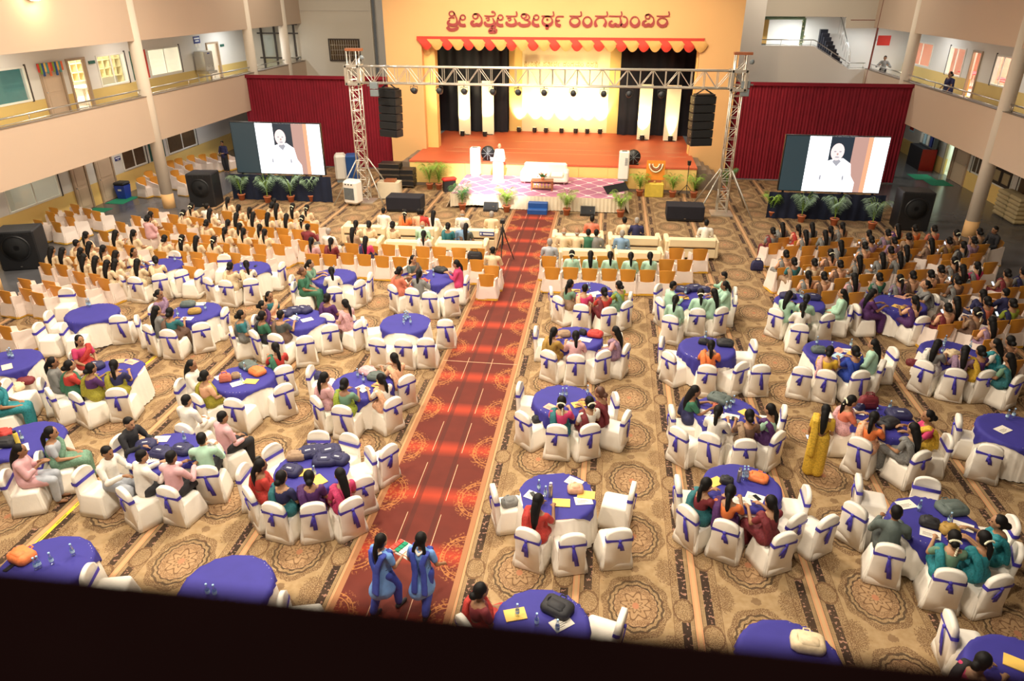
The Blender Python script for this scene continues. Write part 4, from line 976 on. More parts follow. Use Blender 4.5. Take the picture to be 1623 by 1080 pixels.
# ================================================================ GALLERY PROPS
p = P(198, 314); g = empty('waste_bin', (p.x, p.y, 0)); MB().loft([[(s*cx, s*cy, z) for cx, cy in ((-1, -1), (1, -1), (1, 1), (-1, 1))] for s, z in ((0.2, 0), (0.25, 0.62))], True, True).obj('bin_body', 'bin_blue', g); MB().box(-0.27, 0.27, -0.27, 0.27, 0.62, 0.76, 0.05).obj('lid', 'black_plastic', g); B('bin_label', 'letter_white', -0.08, 0.08, -0.25, -0.235, 0.38, 0.46, g); tag(g, 'blue waste bin with black lid against the left wall', 'bin')
for nm, y0, y1 in (('one', 27.3, 28.3), ('two', 29.0, 30.3)):
    tag(B('door_mat', 'mat_green', XLW+0.15, XLW+1.0, y0, y1, 0.0, 0.015), 'green door mat on corridor floor before the %s left door' % ('nearer' if nm == 'one' else 'farther'), 'mat', 'green mats')
for px, py, lab in ((1488, 290, 'green door mat by the closed door in right corridor'), (1462, 281, 'darker green mat by the lit doorway in right corridor')):
    p = P(px, py); tag(B('door_mat', 'mat_green', p.x-0.55, p.x+0.45, p.y-0.6, p.y+0.6, 0.0, 0.015), lab, 'mat', 'green mats')
# water cooler + posters upstairs left
g = empty('water_dispenser', (XLW+0.42, 39.1, ZF+0.003)); B('tank', 'steel', -0.3, 0.3, -0.45, 0.45, 0.75, 1.75, g, 0.03); B('drip_tray', 'steel', -0.3, 0.42, -0.45, 0.45, 0.62, 0.75, g); B('label', 'sign_blue', 0.3, 0.306, -0.12, 0.12, 1.6, 1.66, g)
for sx in (-1, 1):
    for sy in (-1, 1): MB().tube((sx*0.26, sy*0.4, 0), (sx*0.26, sy*0.4, 0.62), 0.025).obj('leg', 'steel', g)
    MB().tube((0.3, sx*0.2, 1.0), (0.38, sx*0.2, 0.96), 0.02).obj('tap', 'steel', g)
tag(g, 'stainless steel water dispenser on the left upper gallery', 'water dispenser')
def poster(name, x, y0, y1, z0, z1, m, lab, s=1, cat='poster', bits=()):
    g = empty(name, (x, (y0+y1)/2, z0)); L = (y1-y0)/2
    B('board', m, 0 if s > 0 else -0.02, 0.02 if s > 0 else 0, -L, L, 0, z1-z0, g)
    for a, b_, c, d, bm in bits: B('sheet', bm, 0.02 if s > 0 else -0.026, 0.026 if s > 0 else -0.02, -L+2*L*a, -L+2*L*b_, (z1-z0)*c, (z1-z0)*d, g)
    tag(g, lab, cat); return g
poster('wall_sign', XLW+0.002, 39.1, 39.75, 6.02, 6.38, 'sign_blue', 'small blue sign on left gallery wall above water dispenser', bits=[(0.1, 0.9, 0.6, 0.8, 'letter_white'), (0.2, 0.8, 0.25, 0.45, 'letter_white')], cat='sign')
for k, (a, c) in enumerate(((39.15, 5.85), (39.5, 5.85), (39.3, 5.62))): tag(B('wall_notice', 'paper', XLW+0.002, XLW+0.01, a, a+0.26, c, c+0.17), 'small pale notice on left gallery wall, %s one under blue sign' % ('left', 'right', 'lower')[k], 'notice', 'wall notices')
poster('notice_board', XLW+0.002, 33.3, 34.55, 4.78, 6.05, 'board_green', 'green notice board with sheets on upper left gallery wall', bits=[(0.2, 0.7, 0.55, 0.85, 'sack_tan'), (0.2, 0.7, 0.12, 0.45, 'sack_tan'), (0.88, 1.0, 0, 1, 'swag_red')], cat='notice board')
poster('notice_board', XLW+0.002, 33.2, 34.5, 0.98, 2.2, 'board_green', 'green notice board with sheets on lower left corridor wall', bits=[(0.2, 0.7, 0.6, 0.9, 'sack_tan'), (0.2, 0.7, 0.12, 0.45, 'sack_tan')], cat='notice board')
poster('door_sign', XLW+0.002, 30.55, 30.95, 1.55, 1.72, 'sign_blue', 'small blue door sign on lower left corridor wall', bits=[(0.1, 0.9, 0.55, 0.8, 'letter_white'), (0.35, 0.65, 0.15, 0.35, 'letter_white')], cat='sign')
for y, z, lab in ((30.35, 5.75, 'small dark name plate beside the bright doorway on left gallery'), (41.85, 5.7, 'small dark name plate beside far doorway on left gallery')): tag(B('name_plate', 'board_green', XLW+0.002, XLW+0.05, y, y+0.4, z, z+0.12), lab, 'sign', 'gallery name plates')
g = empty('paper_toran', (XLW+0.07, 27.95, 5.72)); r = random.Random(5)
for k in range(12): B('paper_flag', ('swag_red', 'leaf_light', 'blue_box', 'paper_yellow', 'teal_wall', 'plastic_orange')[k % 6], 0, 0.02, -0.72+k*0.12, -0.61+k*0.12, -0.02-0.1*r.random()*(k % 3), 0.3, g)
tag(g, 'multicoloured paper bunting over the closed door on left gallery', 'bunting')
# shelving and tables seen through the bright room
for k, y in enumerate((29.3, 31.3, 33.3, 35.3)):
    g = empty('pigeonhole_shelf', (XLW-3.3, y+0.95, ZF))
    B('back_panel', 'shelf_cream', -0.28, -0.24, -0.95, 0.95, 0.7, 1.9, g)
    for z in (0.7, 1.1, 1.5, 1.9): B('shelf_board', 'shelf_cream', -0.24, 0.12, -0.95, 0.95, z, z+0.04, g)
    for j in range(5): B('divider', 'shelf_cream', -0.24, 0.12, -0.95+j*0.46, -0.91+j*0.46, 0.0 if j in (0, 4) else 0.74, 1.9, g)
    tag(g, 'cream pigeonhole shelf in the bright left upstairs room, %s from the camera' % ORD[k], 'shelf', 'pigeonhole shelves')
for k, y in enumerate((29.6, 31.8)):
    g = empty('classroom_table', (XLW-1.6, y, ZF)); B('table_top', 'paper', -0.5, 0.5, -0.7, 0.7, 0.7, 0.74, g)
    for sx in (-1, 1):
        for sy in (-1, 1): B('leg', 'steel', sx*0.45-0.02, sx*0.45+0.02, sy*0.65-0.02, sy*0.65+0.02, 0, 0.7, g)
    tag(g, 'white table inside bright left upstairs room, %s' % ('by the open doorway' if k == 0 else 'by its window'), 'table', 'classroom tables')
for k, y in enumerate((36.3, 38.6, 40.8, 43.2)):
    g = empty('red_bench_table', (XRW+1.7, y, ZF)); B('table_top', 'table_red', -0.45, 0.45, -0.8, 0.8, 0.72, 0.77, g)
    for sx in (-1, 1):
        for sy in (-1, 1): B('leg', 'steel', sx*0.4-0.02, sx*0.4+0.02, sy*0.75-0.02, sy*0.75+0.02, 0, 0.72, g)
    tag(g, 'red topped table in the pink right upstairs room, %s from the camera' % ORD[k], 'table', 'red topped tables')
# red pipe + loudspeaker horn
struct(MB().path([tuple(PX(1371, 135, 14.05)), tuple(PX(1402, -2, 14.05))], 0.05, 8).obj('trim_red_pipe', 'pipe_red')); q = PX(1388, 32, 14.05)
struct(MB().tube((q.x-1.3, q.y, q.z), (q.x, q.y, q.z), 0.04).obj('trim_red_pipe_branch', 'pipe_red'))
q = PX(1396, 66, 13.9); pa_, pb_ = PX(1371, 135, 14.05), PX(1402, -2, 14.05); pq = pa_.lerp(pb_, (q.z-pa_.z)/(pb_.z-pa_.z)); g = empty('horn_loudspeaker', (14.37, pq.y-0.1, q.z))
MB().loft([[(s*cx, y, s*0.75*cz) for cx, cz in ((-1, -1), (1, -1), (1, 1), (-1, 1))] for s, y in ((0.33, -0.3), (0.1, 0.15))], True, True).obj('horn', 'red_paint', g); B('driver', 'red_paint', -0.09, 0.09, 0.15, 0.32, -0.09, 0.09, g, 0.02); B('bracket', 'steel', -0.36, 0.0, 0.08, 0.14, -0.03, 0.03, g); tag(g, 'red horn loudspeaker on the pipe at right gallery corner', 'loudspeaker')
# landing: decorated doorway, orange chairs
g = empty('flower_arch', (8.7, 45.9, 4.85)); 
for x in (-0.55, 1.9): MB().path([(x, 0, 0), (x, 0, 2.35)], 0.09, 8).obj('arch_post', 'leaf_pale', g)
MB().path([(-0.55, 0, 2.35), (1.9, 0, 2.35)], 0.08, 8).obj('arch_top', 'leaf_pale', g); b = MB(); r = random.Random(9)
for k in range(40): b.ball((r.choice((-0.55, 1.9))+r.uniform(-.12, .12), -0.1, r.uniform(0.3, 2.3)), 0.05, 5, 4)
b.obj('blossoms', 'jasmine', g); B('side_curtain', 'stage_panel', -0.35, 0.0, 0.05, 0.1, 0.0, 2.3, g); tag(g, 'flower decorated doorway frame on the right landing', 'arch')
for k, x in enumerate((8.9, 9.25)):
    g = empty('plastic_chair', (x, 45.55, 4.85)); B('seat', 'plastic_orange', -0.2, 0.2, -0.2, 0.2, 0.42, 0.46, g); B('backrest', 'plastic_orange', -0.2, 0.2, 0.16, 0.2, 0.46, 0.88, g, 0.01)
    for sx in (-1, 1):
        for sy in (-1, 1): B('leg', 'plastic_orange', sx*0.18-0.02, sx*0.18+0.02, sy*0.18-0.02, sy*0.18+0.02, 0, 0.42, g)
    tag(g, 'orange plastic chair on the right landing, %s one' % ('left', 'right')[k], 'chair', 'landing plastic chairs')
g = empty('dark_crate', (8.2, 45.4, 4.85)); B('crate_body', 'grey_plastic', -0.3, 0.35, -0.2, 0.2, 0.0, 1.0, g, 0.02); B('crate_lid', 'black_plastic', -0.31, 0.36, -0.21, 0.21, 1.0, 1.04, g); tag(g, 'dark grey crate at the left end of right landing', 'crate')
# right corridor: cabinet with leaflets, stacked sacks, boards
g = empty('display_cabinet', (XRW-0.5, 41.6, 0)); B('body', 'stair_black', -0.35, 0.35, -0.9, 0.9, 0, 1.1, g); B('red_side', 'red_paint', -0.36, 0.36, -0.93, -0.9, 0, 1.1, g); B('leaflet_rack', 'grey_plastic', 0.1, 0.3, -0.9, 0.9, 1.1, 1.9, g)
for k in range(4): B('leaflet', ('sign_blue', 'paper', 'bottle_label', 'paper')[k], 0.04, 0.1, -0.8+k*0.42, -0.5+k*0.42, 1.2, 1.7, g)
tag(g, 'dark display cabinet with leaflets in the right corridor', 'cabinet')
poster('wall_poster', XRW-0.002, 44.6, 45.3, 1.3, 2.3, 'bottle_label', 'blue and red poster on far right corridor wall', s=-1, bits=[(0.1, 0.9, 0.1, 0.4, 'swag_red'), (0.1, 0.9, 0.5, 0.7, 'sign_blue')])
for k, (y0, y1) in enumerate(((33.2, 34.0), (34.05, 34.8))): poster('pin_board', XRW-0.03, y0, y1, 0.85, 1.55, 'frame_dark', 'dark pin board on right corridor wall behind column, %s one' % ('nearer', 'farther')[k], s=-1, bits=[(0.15, 0.85, 0.2, 0.85, 'sack_tan')], cat='board')
sm = MB().box(-0.3, 0.3, -0.45, 0.45, 0, 0.17, 0.06).mesh('sack', 'sack_tan')
for c, y in enumerate((31.2, 32.15)):
    for k in range(6):
        o = link('cushion_pad', sm, None); o.location = (XRW-0.45, y, 0.02+k*0.175); tag(o, 'tan pad in the %s stack of right corridor, %s from bottom' % (('nearer', 'farther')[c], ORD[k]), 'cushion', 'stacked tan pads')
# wall lamp at the upper left
q = PX(48, -4, XL+0.2); g = empty('wall_lamp', (q.x+0.1, q.y, q.z)); B('back_plate', 'steel', -0.05, 0.0, -0.15, 0.15, -0.1, 0.1, g); MB().ball((0.1, 0, 0), (0.12, 0.2, 0.1)).obj('glow_bulb', 'lamp_glow', g, True)
tag(g, 'glowing warm lamp on the upper left parapet', 'lamp')
l = bpy.data.lights.new('wall_lamp_light', 'POINT'); l.energy = 70; l.color = (1, 0.78, 0.42); l.shadow_soft_size = 0.15; qo = bpy.data.objects.new('wall_lamp_light', l); COL.objects.link(qo); qo.location = (q.x+0.45, q.y, q.z+0.05)
# corridor tube lights
for x, y, z, p_, c in ((-20.7, 22, 3.55, 40, (1, .9, .75)), (-20.7, 30, 3.55, 60, (1, .92, .8)), (-20.7, 36.5, 3.55, 55, (.95, .97, 1)), (-20.7, 25, 6.9, 70, (1, .92, .78)), (-20.7, 32, 6.9, 70, (1, .94, .85)), (-20.7, 41.5, 6.9, 110, (.9, .97, 1)), (15.8, 41.5, 3.5, 25, (.9, 1, .95)), (15.8, 33, 6.9, 45, (.95, .97, 1)), (15.8, 42.5, 6.9, 60, (.92, .97, 1))):
    area('corridor_tube', (x, y, z), 0.15, p_, c, sy=1.3)
# ================================================================ CHAIRS
CH = 0.88                                   # height of a covered banquet chair
def rrect(w_, d_, n=6, r=0.06, y=0.0):
    pts = []
    for cx, cy, a0 in ((w_-r, d_-r, 0), (-w_+r, d_-r, pi/2), (-w_+r, -d_+r, pi), (w_-r, -d_+r, 1.5*pi)):
        for k in range(n): a = a0+pi/2*k/(n-1); pts.append((cx+r*cos(a), cy+r*sin(a)+y))
    return pts
def banquet_meshes(seed):
    r = random.Random(seed)
    # seat cover with a flaring skirt
    rings = []
    for z, gw, amp in ((0.02, 0.055, 1.0), (0.14, 0.045, 0.9), (0.30, 0.02, 0.6), (0.43, 0.0, 0.1)):
        base = rrect(0.225+gw, 0.235+gw*0.9, 9, 0.06); ring_ = []
        for i, (x, y) in enumerate(base):
            a = 0.016*amp*sin(i*2.4+seed)+r.uniform(-.004, .004); l = hypot(x, y); ring_.append((x*(1+a/l), y*(1+a/l), z))
        rings.append(ring_)
    rings.append([(x*0.96, y*0.96, 0.462) for x, y in rrect(0.225, 0.235, 9, 0.06)]); rings.append([(x*0.6, y*0.6, 0.475) for x, y in rrect(0.225, 0.235, 9, 0.06)])
    seat = MB().loft(rings, True, True).mesh('seat_cover', 'cover_white', True)
    # tall rounded back
    b = MB(); prof = []
    n = 13; outl = [(-0.225, 0.06), (-0.222, 0.3), (-0.215, 0.62), (-0.21, 0.74)] + [(-0.21*cos(pi*k/10), 0.76+0.12*sin(pi*k/10)) for k in range(1, 10)] + [(0.21, 0.74), (0.215, 0.62), (0.222, 0.3), (0.225, 0.06)]
    def at(x, z, off): return (x, -0.235-0.10*max(0, z-0.42)-off*(1.0), z)
    layers = []
    for off, sc in ((-0.03, 0.93), (-0.045, 1.0), (0.03, 1.0), (0.045, 0.95)):
        layers.append([at(x*sc, (z-0.06)*(0.5+0.5*sc)+0.06+ (0 if sc == 1 else 0.0), off) for x, z in outl])
    b.loft(layers, True, True)
    back = b.mesh('back_cover', 'cover_white', True)
    # sash band around the back
    b = MB(); zb = 0.665
    def yb_(z, off): return -0.235-0.10*(z-0.42)-off
    ringp = [(-0.222, -0.05), (0.222, -0.05), (0.228, 0.0), (0.222, 0.052), (0.06, 0.056), (0, 0.06), (-0.06, 0.056), (-0.222, 0.052), (-0.228, 0.0)]
    b.loft([[(x, yb_(zb+dz*s_(x), o), zb+dz*s_(x)) for x, o in ringp] for dz in (-0.034, 0.034) for s_ in (lambda x: 0.55+0.45*min(1, abs(x)/0.2),)])
    sash = b.mesh('sash_band', 'sash_blue', True)
    L = (0.20, 0.26, 0.34, 0.44)[seed % 4]; sk = (0.05, -0.03, 0.0, 0.08)[seed % 4]
    b = MB(); b.ball((0, yb_(zb, 0.075), zb), (0.032, 0.022, 0.036), 8, 6)
    for s_, ln, xo in ((1, L, sk), (-1, L*0.72, sk-0.05)):
        pts = [(0, yb_(zb, 0.075), zb-0.02), (xo*0.5, yb_(zb-ln*0.5, 0.082), zb-ln*0.5), (xo, yb_(zb-ln, 0.08), zb-ln)]
        b.loft([[(x-w_, y, z), (x+w_, y, z), (x+w_, y-0.012, z), (x-w_, y-0.012, z)] for (x, y, z), w_ in zip(pts, (0.018, 0.032, 0.036))], True, True)
    bow = b.mesh('sash_tail', 'sash_blue', True)
    feet = MB()
    for sx in (-1, 1):
        for sy in (-1, 1): feet.tube((sx*0.19, sy*0.2, 0), (sx*0.19, sy*0.2, 0.4), 0.012, n=5)
    return [('seat_cover', seat, []), ('back_cover', back, []), ('sash', sash, [('sash_tail', bow)])]
BANQ = [proto_tree(banquet_meshes(s)) for s in range(4)]
def orange_meshes(seed):
    r = random.Random(seed+50)
    # moulded orange back shell
    b = MB(); lay = []
    for off in (0.0, -0.022):
        row = []
        lay.append(off)
    fr_, bk_ = [], []
    for j in range(6):
        z = 0.44+0.40*j/5; wz = 0.20+0.05*j/5
        for rows, off in ((fr_, 0.0), (bk_, -0.022)):
            rows.append([(wz*(i/4-1), -0.24-0.11*(z-0.44)+off+0.05*(i/4-1)**2, z+(0.0 if j < 5 else 0.03*(1-(i/4-1)**2))) for i in range(9)])
    b.loft(fr_, closed=False); b.loft(bk_, closed=False)
    for k in range(5):
        for e in (0, 8): b.quad(fr_[k][e], fr_[k+1][e], bk_[k+1][e], bk_[k][e])
    b.loft([fr_[5], bk_[5]], closed=False)
    shell = b.mesh('back_shell', 'orange_shell', True)
    # draped cover: seat, two arms, skirt open behind the shell
    b = MB(); rings = []
    for z, g_, amp in ((0.06, 0.07, 1.0), (0.2, 0.055, 0.9), (0.36, 0.03, 0.6), (0.44, 0.015, 0.2)):
        ring_ = []
        for i, (x, y) in enumerate(rrect(0.27+g_, 0.25+g_, 9, 0.07)):
            a = 0.018*amp*sin(i*2.2+seed)+r.uniform(-.004, .004); l = hypot(x, y); ring_.append((x*(1+a/l), y*(1+a/l), z))
        rings.append(ring_)
    rings.append([(x*0.5, y*0.5, 0.452) for x, y in rrect(0.27, 0.25, 9, 0.07)])
    b.loft(rings, True, True)
    for s_ in (-1, 1):
        prof = [(-0.28, 0.06), (-0.29, 0.44), (-0.285, 0.70), (-0.20, 0.70), (-0.06, 0.64), (0.16, 0.61), (0.25, 0.58), (0.27, 0.44), (0.27, 0.06)]
        b.loft([[(s_*(0.29+0.03*(z < 0.3)), y, z) for y, z in prof], [(s_*0.25 if z > 0.43 else s_*0.26, y, z) for y, z in prof]], True, True)
    cover = b.mesh('draped_cover', 'cover_pink', False)
    b = MB(); p = rrect(0.345, 0.325, 9, 0.07)
    b.loft([[(x*(1+0.02*sin(i*5)), y*(1+0.02*sin(i*5)), 0.015) for i, (x, y) in enumerate(p)], [(x, y, 0.085) for x, y in p]])
    fringe = b.mesh('gold_fringe', 'fringe_gold')
    return [('back_shell', shell, []), ('draped_cover', cover, [('gold_fringe', fringe)])]
ORNG = [proto_tree(orange_meshes(s)) for s in range(3)]

# ================================================================ ROUND TABLES
TR, TZ = 0.64, 0.76
def table_meshes(seed, half, rot, drop_all=0.0):
    n = 96; rows = []
    for z, rr, amp in ((TZ+0.002, TR-0.05, 0), (TZ, TR, 0), (TZ-0.04, TR+0.012, 0.1), (0.4, TR+0.045, 0.7), (0.03, TR+0.075, 1.0)):
        rows.append([((rr+0.022*amp*sin(k*2*pi/n*32+seed))*cos(2*pi*k/n), (rr+0.022*amp*sin(k*2*pi/n*32+seed))*sin(2*pi*k/n), z) for k in range(n)])
    skirt = MB().loft(rows).mesh('white_cloth', 'cover_white', True)
    top = MB().lathe([(TR-0.01, TZ-0.03), (TR-0.01, TZ-0.001)], 32).mesh('table_board', 'table_board')
    b = MB(); m = 28; grid = []; r = random.Random(seed)
    for j in range(m+1):
        row = []
        for i in range(m+1):
            u, v = (2*i/m-1)*half, (2*j/m-1)*half; a = atan2(v, u)+rot; l = hypot(u, v)
            if drop_all: l = l if l < TR else l
            R_ = TR+0.012
            if l <= R_: row.append((l*cos(a), l*sin(a), TZ+0.010))
            else:
                d = l-R_; q = R_+0.02+0.10*d+0.02*sin(a*26)*min(1, d*5); row.append((q*cos(a), q*sin(a), TZ+0.010-d*0.97))
        grid.append(row)
    for j in range(m):
        for i in range(m): b.quad(grid[j][i], grid[j][i+1], grid[j+1][i+1], grid[j+1][i])
    bm = b.mesh('blue_overlay', 'cloth_blue', True)
    w_ = bmesh.new(); w_.from_mesh(bm); bmesh.ops.remove_doubles(w_, verts=w_.verts, dist=1e-4); bmesh.ops.recalc_face_normals(w_, faces=w_.faces); w_.to_mesh(bm); w_.free(); bm.polygons.foreach_set('use_smooth', [True]*len(bm.polygons))
    leg = MB()
    for k in range(4): leg.tube((0.4*cos(k*pi/2+.8), 0.4*sin(k*pi/2+.8), 0), (0.35*cos(k*pi/2+.8), 0.35*sin(k*pi/2+.8), TZ-0.03), 0.02, n=6)
    return [('table_board', top, []), ('white_cloth', skirt, []), ('blue_overlay', bm, [])]
TABT = {}
def table_proto(half, rot):
    k = (round(half, 2), round(rot, 2))
    if k not in TABT: TABT[k] = proto_tree(table_meshes(len(TABT), half, rot))
    return TABT[k]

# ================================================================ PEOPLE
def capsules(caps, vox, name, mats, shrink=0.0, target=None, smooth=4):
    """union of tapered capsules / ellipsoids -> one continuous remeshed surface"""
    b = MB()
    for c in caps:
        if c[0] == 'e': b.ball(c[1], c[2], 14, 10)
        else:
            _, p0, r0, p1, r1 = c; b.tube(p0, p1, r0, r1, 12); b.ball(p0, r0, 12, 8); b.ball(p1, r1, 12, 8)
    me = b.mesh(name+'_src', mats, False); o = bpy.data.objects.new('tmp', me); COL.objects.link(o)
    md = o.modifiers.new('r', 'REMESH'); md.mode = 'VOXEL'; md.voxel_size = vox
    md = o.modifiers.new('s', 'SMOOTH'); md.factor = 0.5; md.iterations = smooth
    md = o.modifiers.new('d', 'DECIMATE'); md.ratio = 0.35
    dg = bpy.context.evaluated_depsgraph_get(); out = bpy.data.meshes.new_from_object(o.evaluated_get(dg)); out.name = name
    bpy.data.objects.remove(o); bpy.data.meshes.remove(me)
    out.materials.clear()
    for m in (mats if isinstance(mats, (list, tuple)) else [mats]): out.materials.append(M[m])
    out.polygons.foreach_set('use_smooth', [True]*len(out.polygons)); out.polygons.foreach_set('material_index', [0]*len(out.polygons))
    return out
C = lambda p0, r0, p1, r1: ('c', p0, r0, p1, r1)
E_ = lambda c, r: ('e', c, r)
def mir(cs):
    out = []
    for c in cs:
        out.append(c)
        if c[0] == 'e': out.append(('e', (-c[1][0],)+tuple(c[1][1:]), c[2]))
        else: out.append(('c', (-c[1][0],)+tuple(c[1][1:]), c[2], (-c[3][0],)+tuple(c[3][1:]), c[4]))
    return out
def face(me, hc, k=1.0):
    me.materials.append(M['eye_dark']); me.materials.append(M['lip']); hx, hy, hz = hc
    for p in me.polygons:
        c = p.center
        for s in (-1, 1):
            if (c - Vector((hx+s*0.034*k, hy+0.088*k, hz+0.004))).length < 0.016*k: p.material_index = 1
        if abs(c.x-hx) < 0.026*k and abs(c.z-(hz-0.062*k)) < 0.010 and c.y > hy+0.06*k: p.material_index = 2
def head_caps(hx, hy, hz, k=1.0):
    return [E_((hx, hy, hz+0.012*k), (0.078*k, 0.095*k, 0.108*k)), E_((hx, hy+0.022*k, hz-0.052*k), (0.058*k, 0.07*k, 0.068*k)), C((hx, hy+0.088*k, hz-0.02*k), 0.012*k, (hx, hy+0.098*k, hz-0.036*k), 0.016*k),
            E_((hx-0.08*k, hy, hz-0.01*k), (0.014*k, 0.024*k, 0.034*k)), E_((hx+0.08*k, hy, hz-0.01*k), (0.014*k, 0.024*k, 0.034*k))]
def hand_caps(w_, d, sx):
    """palm, four fingers of different length and a thumb, slightly curled"""
    w_ = Vector(w_); d = Vector(d).normalized(); sd = d.cross(Vector((0, 0, 1))).normalized()*sx; up = Vector((0, 0, 1))
    out = [C(tuple(w_), 0.024, tuple(w_+d*0.075), 0.032)]
    for i, l in enumerate((0.065, 0.078, 0.072, 0.055)):
        k0 = w_+d*0.085+sd*(0.028-0.019*i); k1 = k0+d*l*0.6-up*0.008; k2 = k1+d*l*0.4-up*0.022
        out += [C(tuple(k0), 0.0105, tuple(k1), 0.009), C(tuple(k1), 0.009, tuple(k2), 0.008)]
    t0 = w_+d*0.03+sd*0.028; out.append(C(tuple(t0), 0.012, tuple(t0+d*0.035+sd*0.03), 0.010))
    return out
def hair_mesh(style, hx, hy, hz, k=1.0, lean=0.0):
    cs = [E_((hx, hy-0.016*k, hz+0.026*k), (0.088*k, 0.098*k, 0.104*k)), E_((hx, hy-0.045*k, hz-0.02*k), (0.078*k, 0.068*k, 0.085*k))]
    m = 'hair_black'
    if style == 'bun': cs += [E_((hx, hy-0.125*k, hz-0.03*k), (0.058*k, 0.05*k, 0.055*k))]
    elif style == 'pony':
        pts = [(hx, hy-0.11, hz+0.0, 0.035), (hx+0.01, hy-0.15, hz-0.08, 0.04), (hx+0.015, hy-0.155+lean, hz-0.2, 0.036), (hx+0.02, hy-0.15+lean, hz-0.33, 0.02)]
        cs += [C(a[:3], a[3]*k, b[:3], b[3]*k) for a, b in zip(pts, pts[1:])]
    elif style == 'long':
        pts = [(hx, hy-0.07, hz-0.02, 0.075), (hx, hy-0.125+lean, hz-0.14, 0.07), (hx+0.01, hy-0.15+lean, hz-0.28, 0.062), (hx+0.01, hy-0.155+lean, hz-0.42, 0.038)]
        cs += [C(a[:3], a[3]*k, b[:3], b[3]*k) for a, b in zip(pts, pts[1:])]
    elif style == 'braids':
        for s in (-1, 1):
            pts = [(hx+s*0.06, hy-0.08, hz-0.04, 0.03), (hx+s*0.085, hy-0.11, hz-0.13, 0.03), (hx+s*0.09, hy-0.12, hz-0.24, 0.028), (hx+s*0.085, hy-0.12, hz-0.33, 0.018)]
            cs += [C(a[:3], a[3]*k, b[:3], b[3]*k) for a, b in zip(pts, pts[1:])]
    elif style in ('short', 'grey'): cs = [E_((hx, hy-0.010*k, hz+0.036*k), (0.083*k, 0.096*k, 0.092*k)), E_((hx, hy-0.05*k, hz-0.02*k), (0.068*k, 0.055*k, 0.06*k))]
    elif style == 'bald': cs = [E_((hx, hy-0.045*k, hz-0.02*k), (0.083*k, 0.066*k, 0.045*k))]
    if style in ('grey', 'bald'): m = 'hair_grey'
    return capsules(cs, 0.013, 'hair', m, smooth=2)
HZ0 = 1.10; PSC = 1.09; HZ = HZ0*PSC                                    # head centre of a seated woman
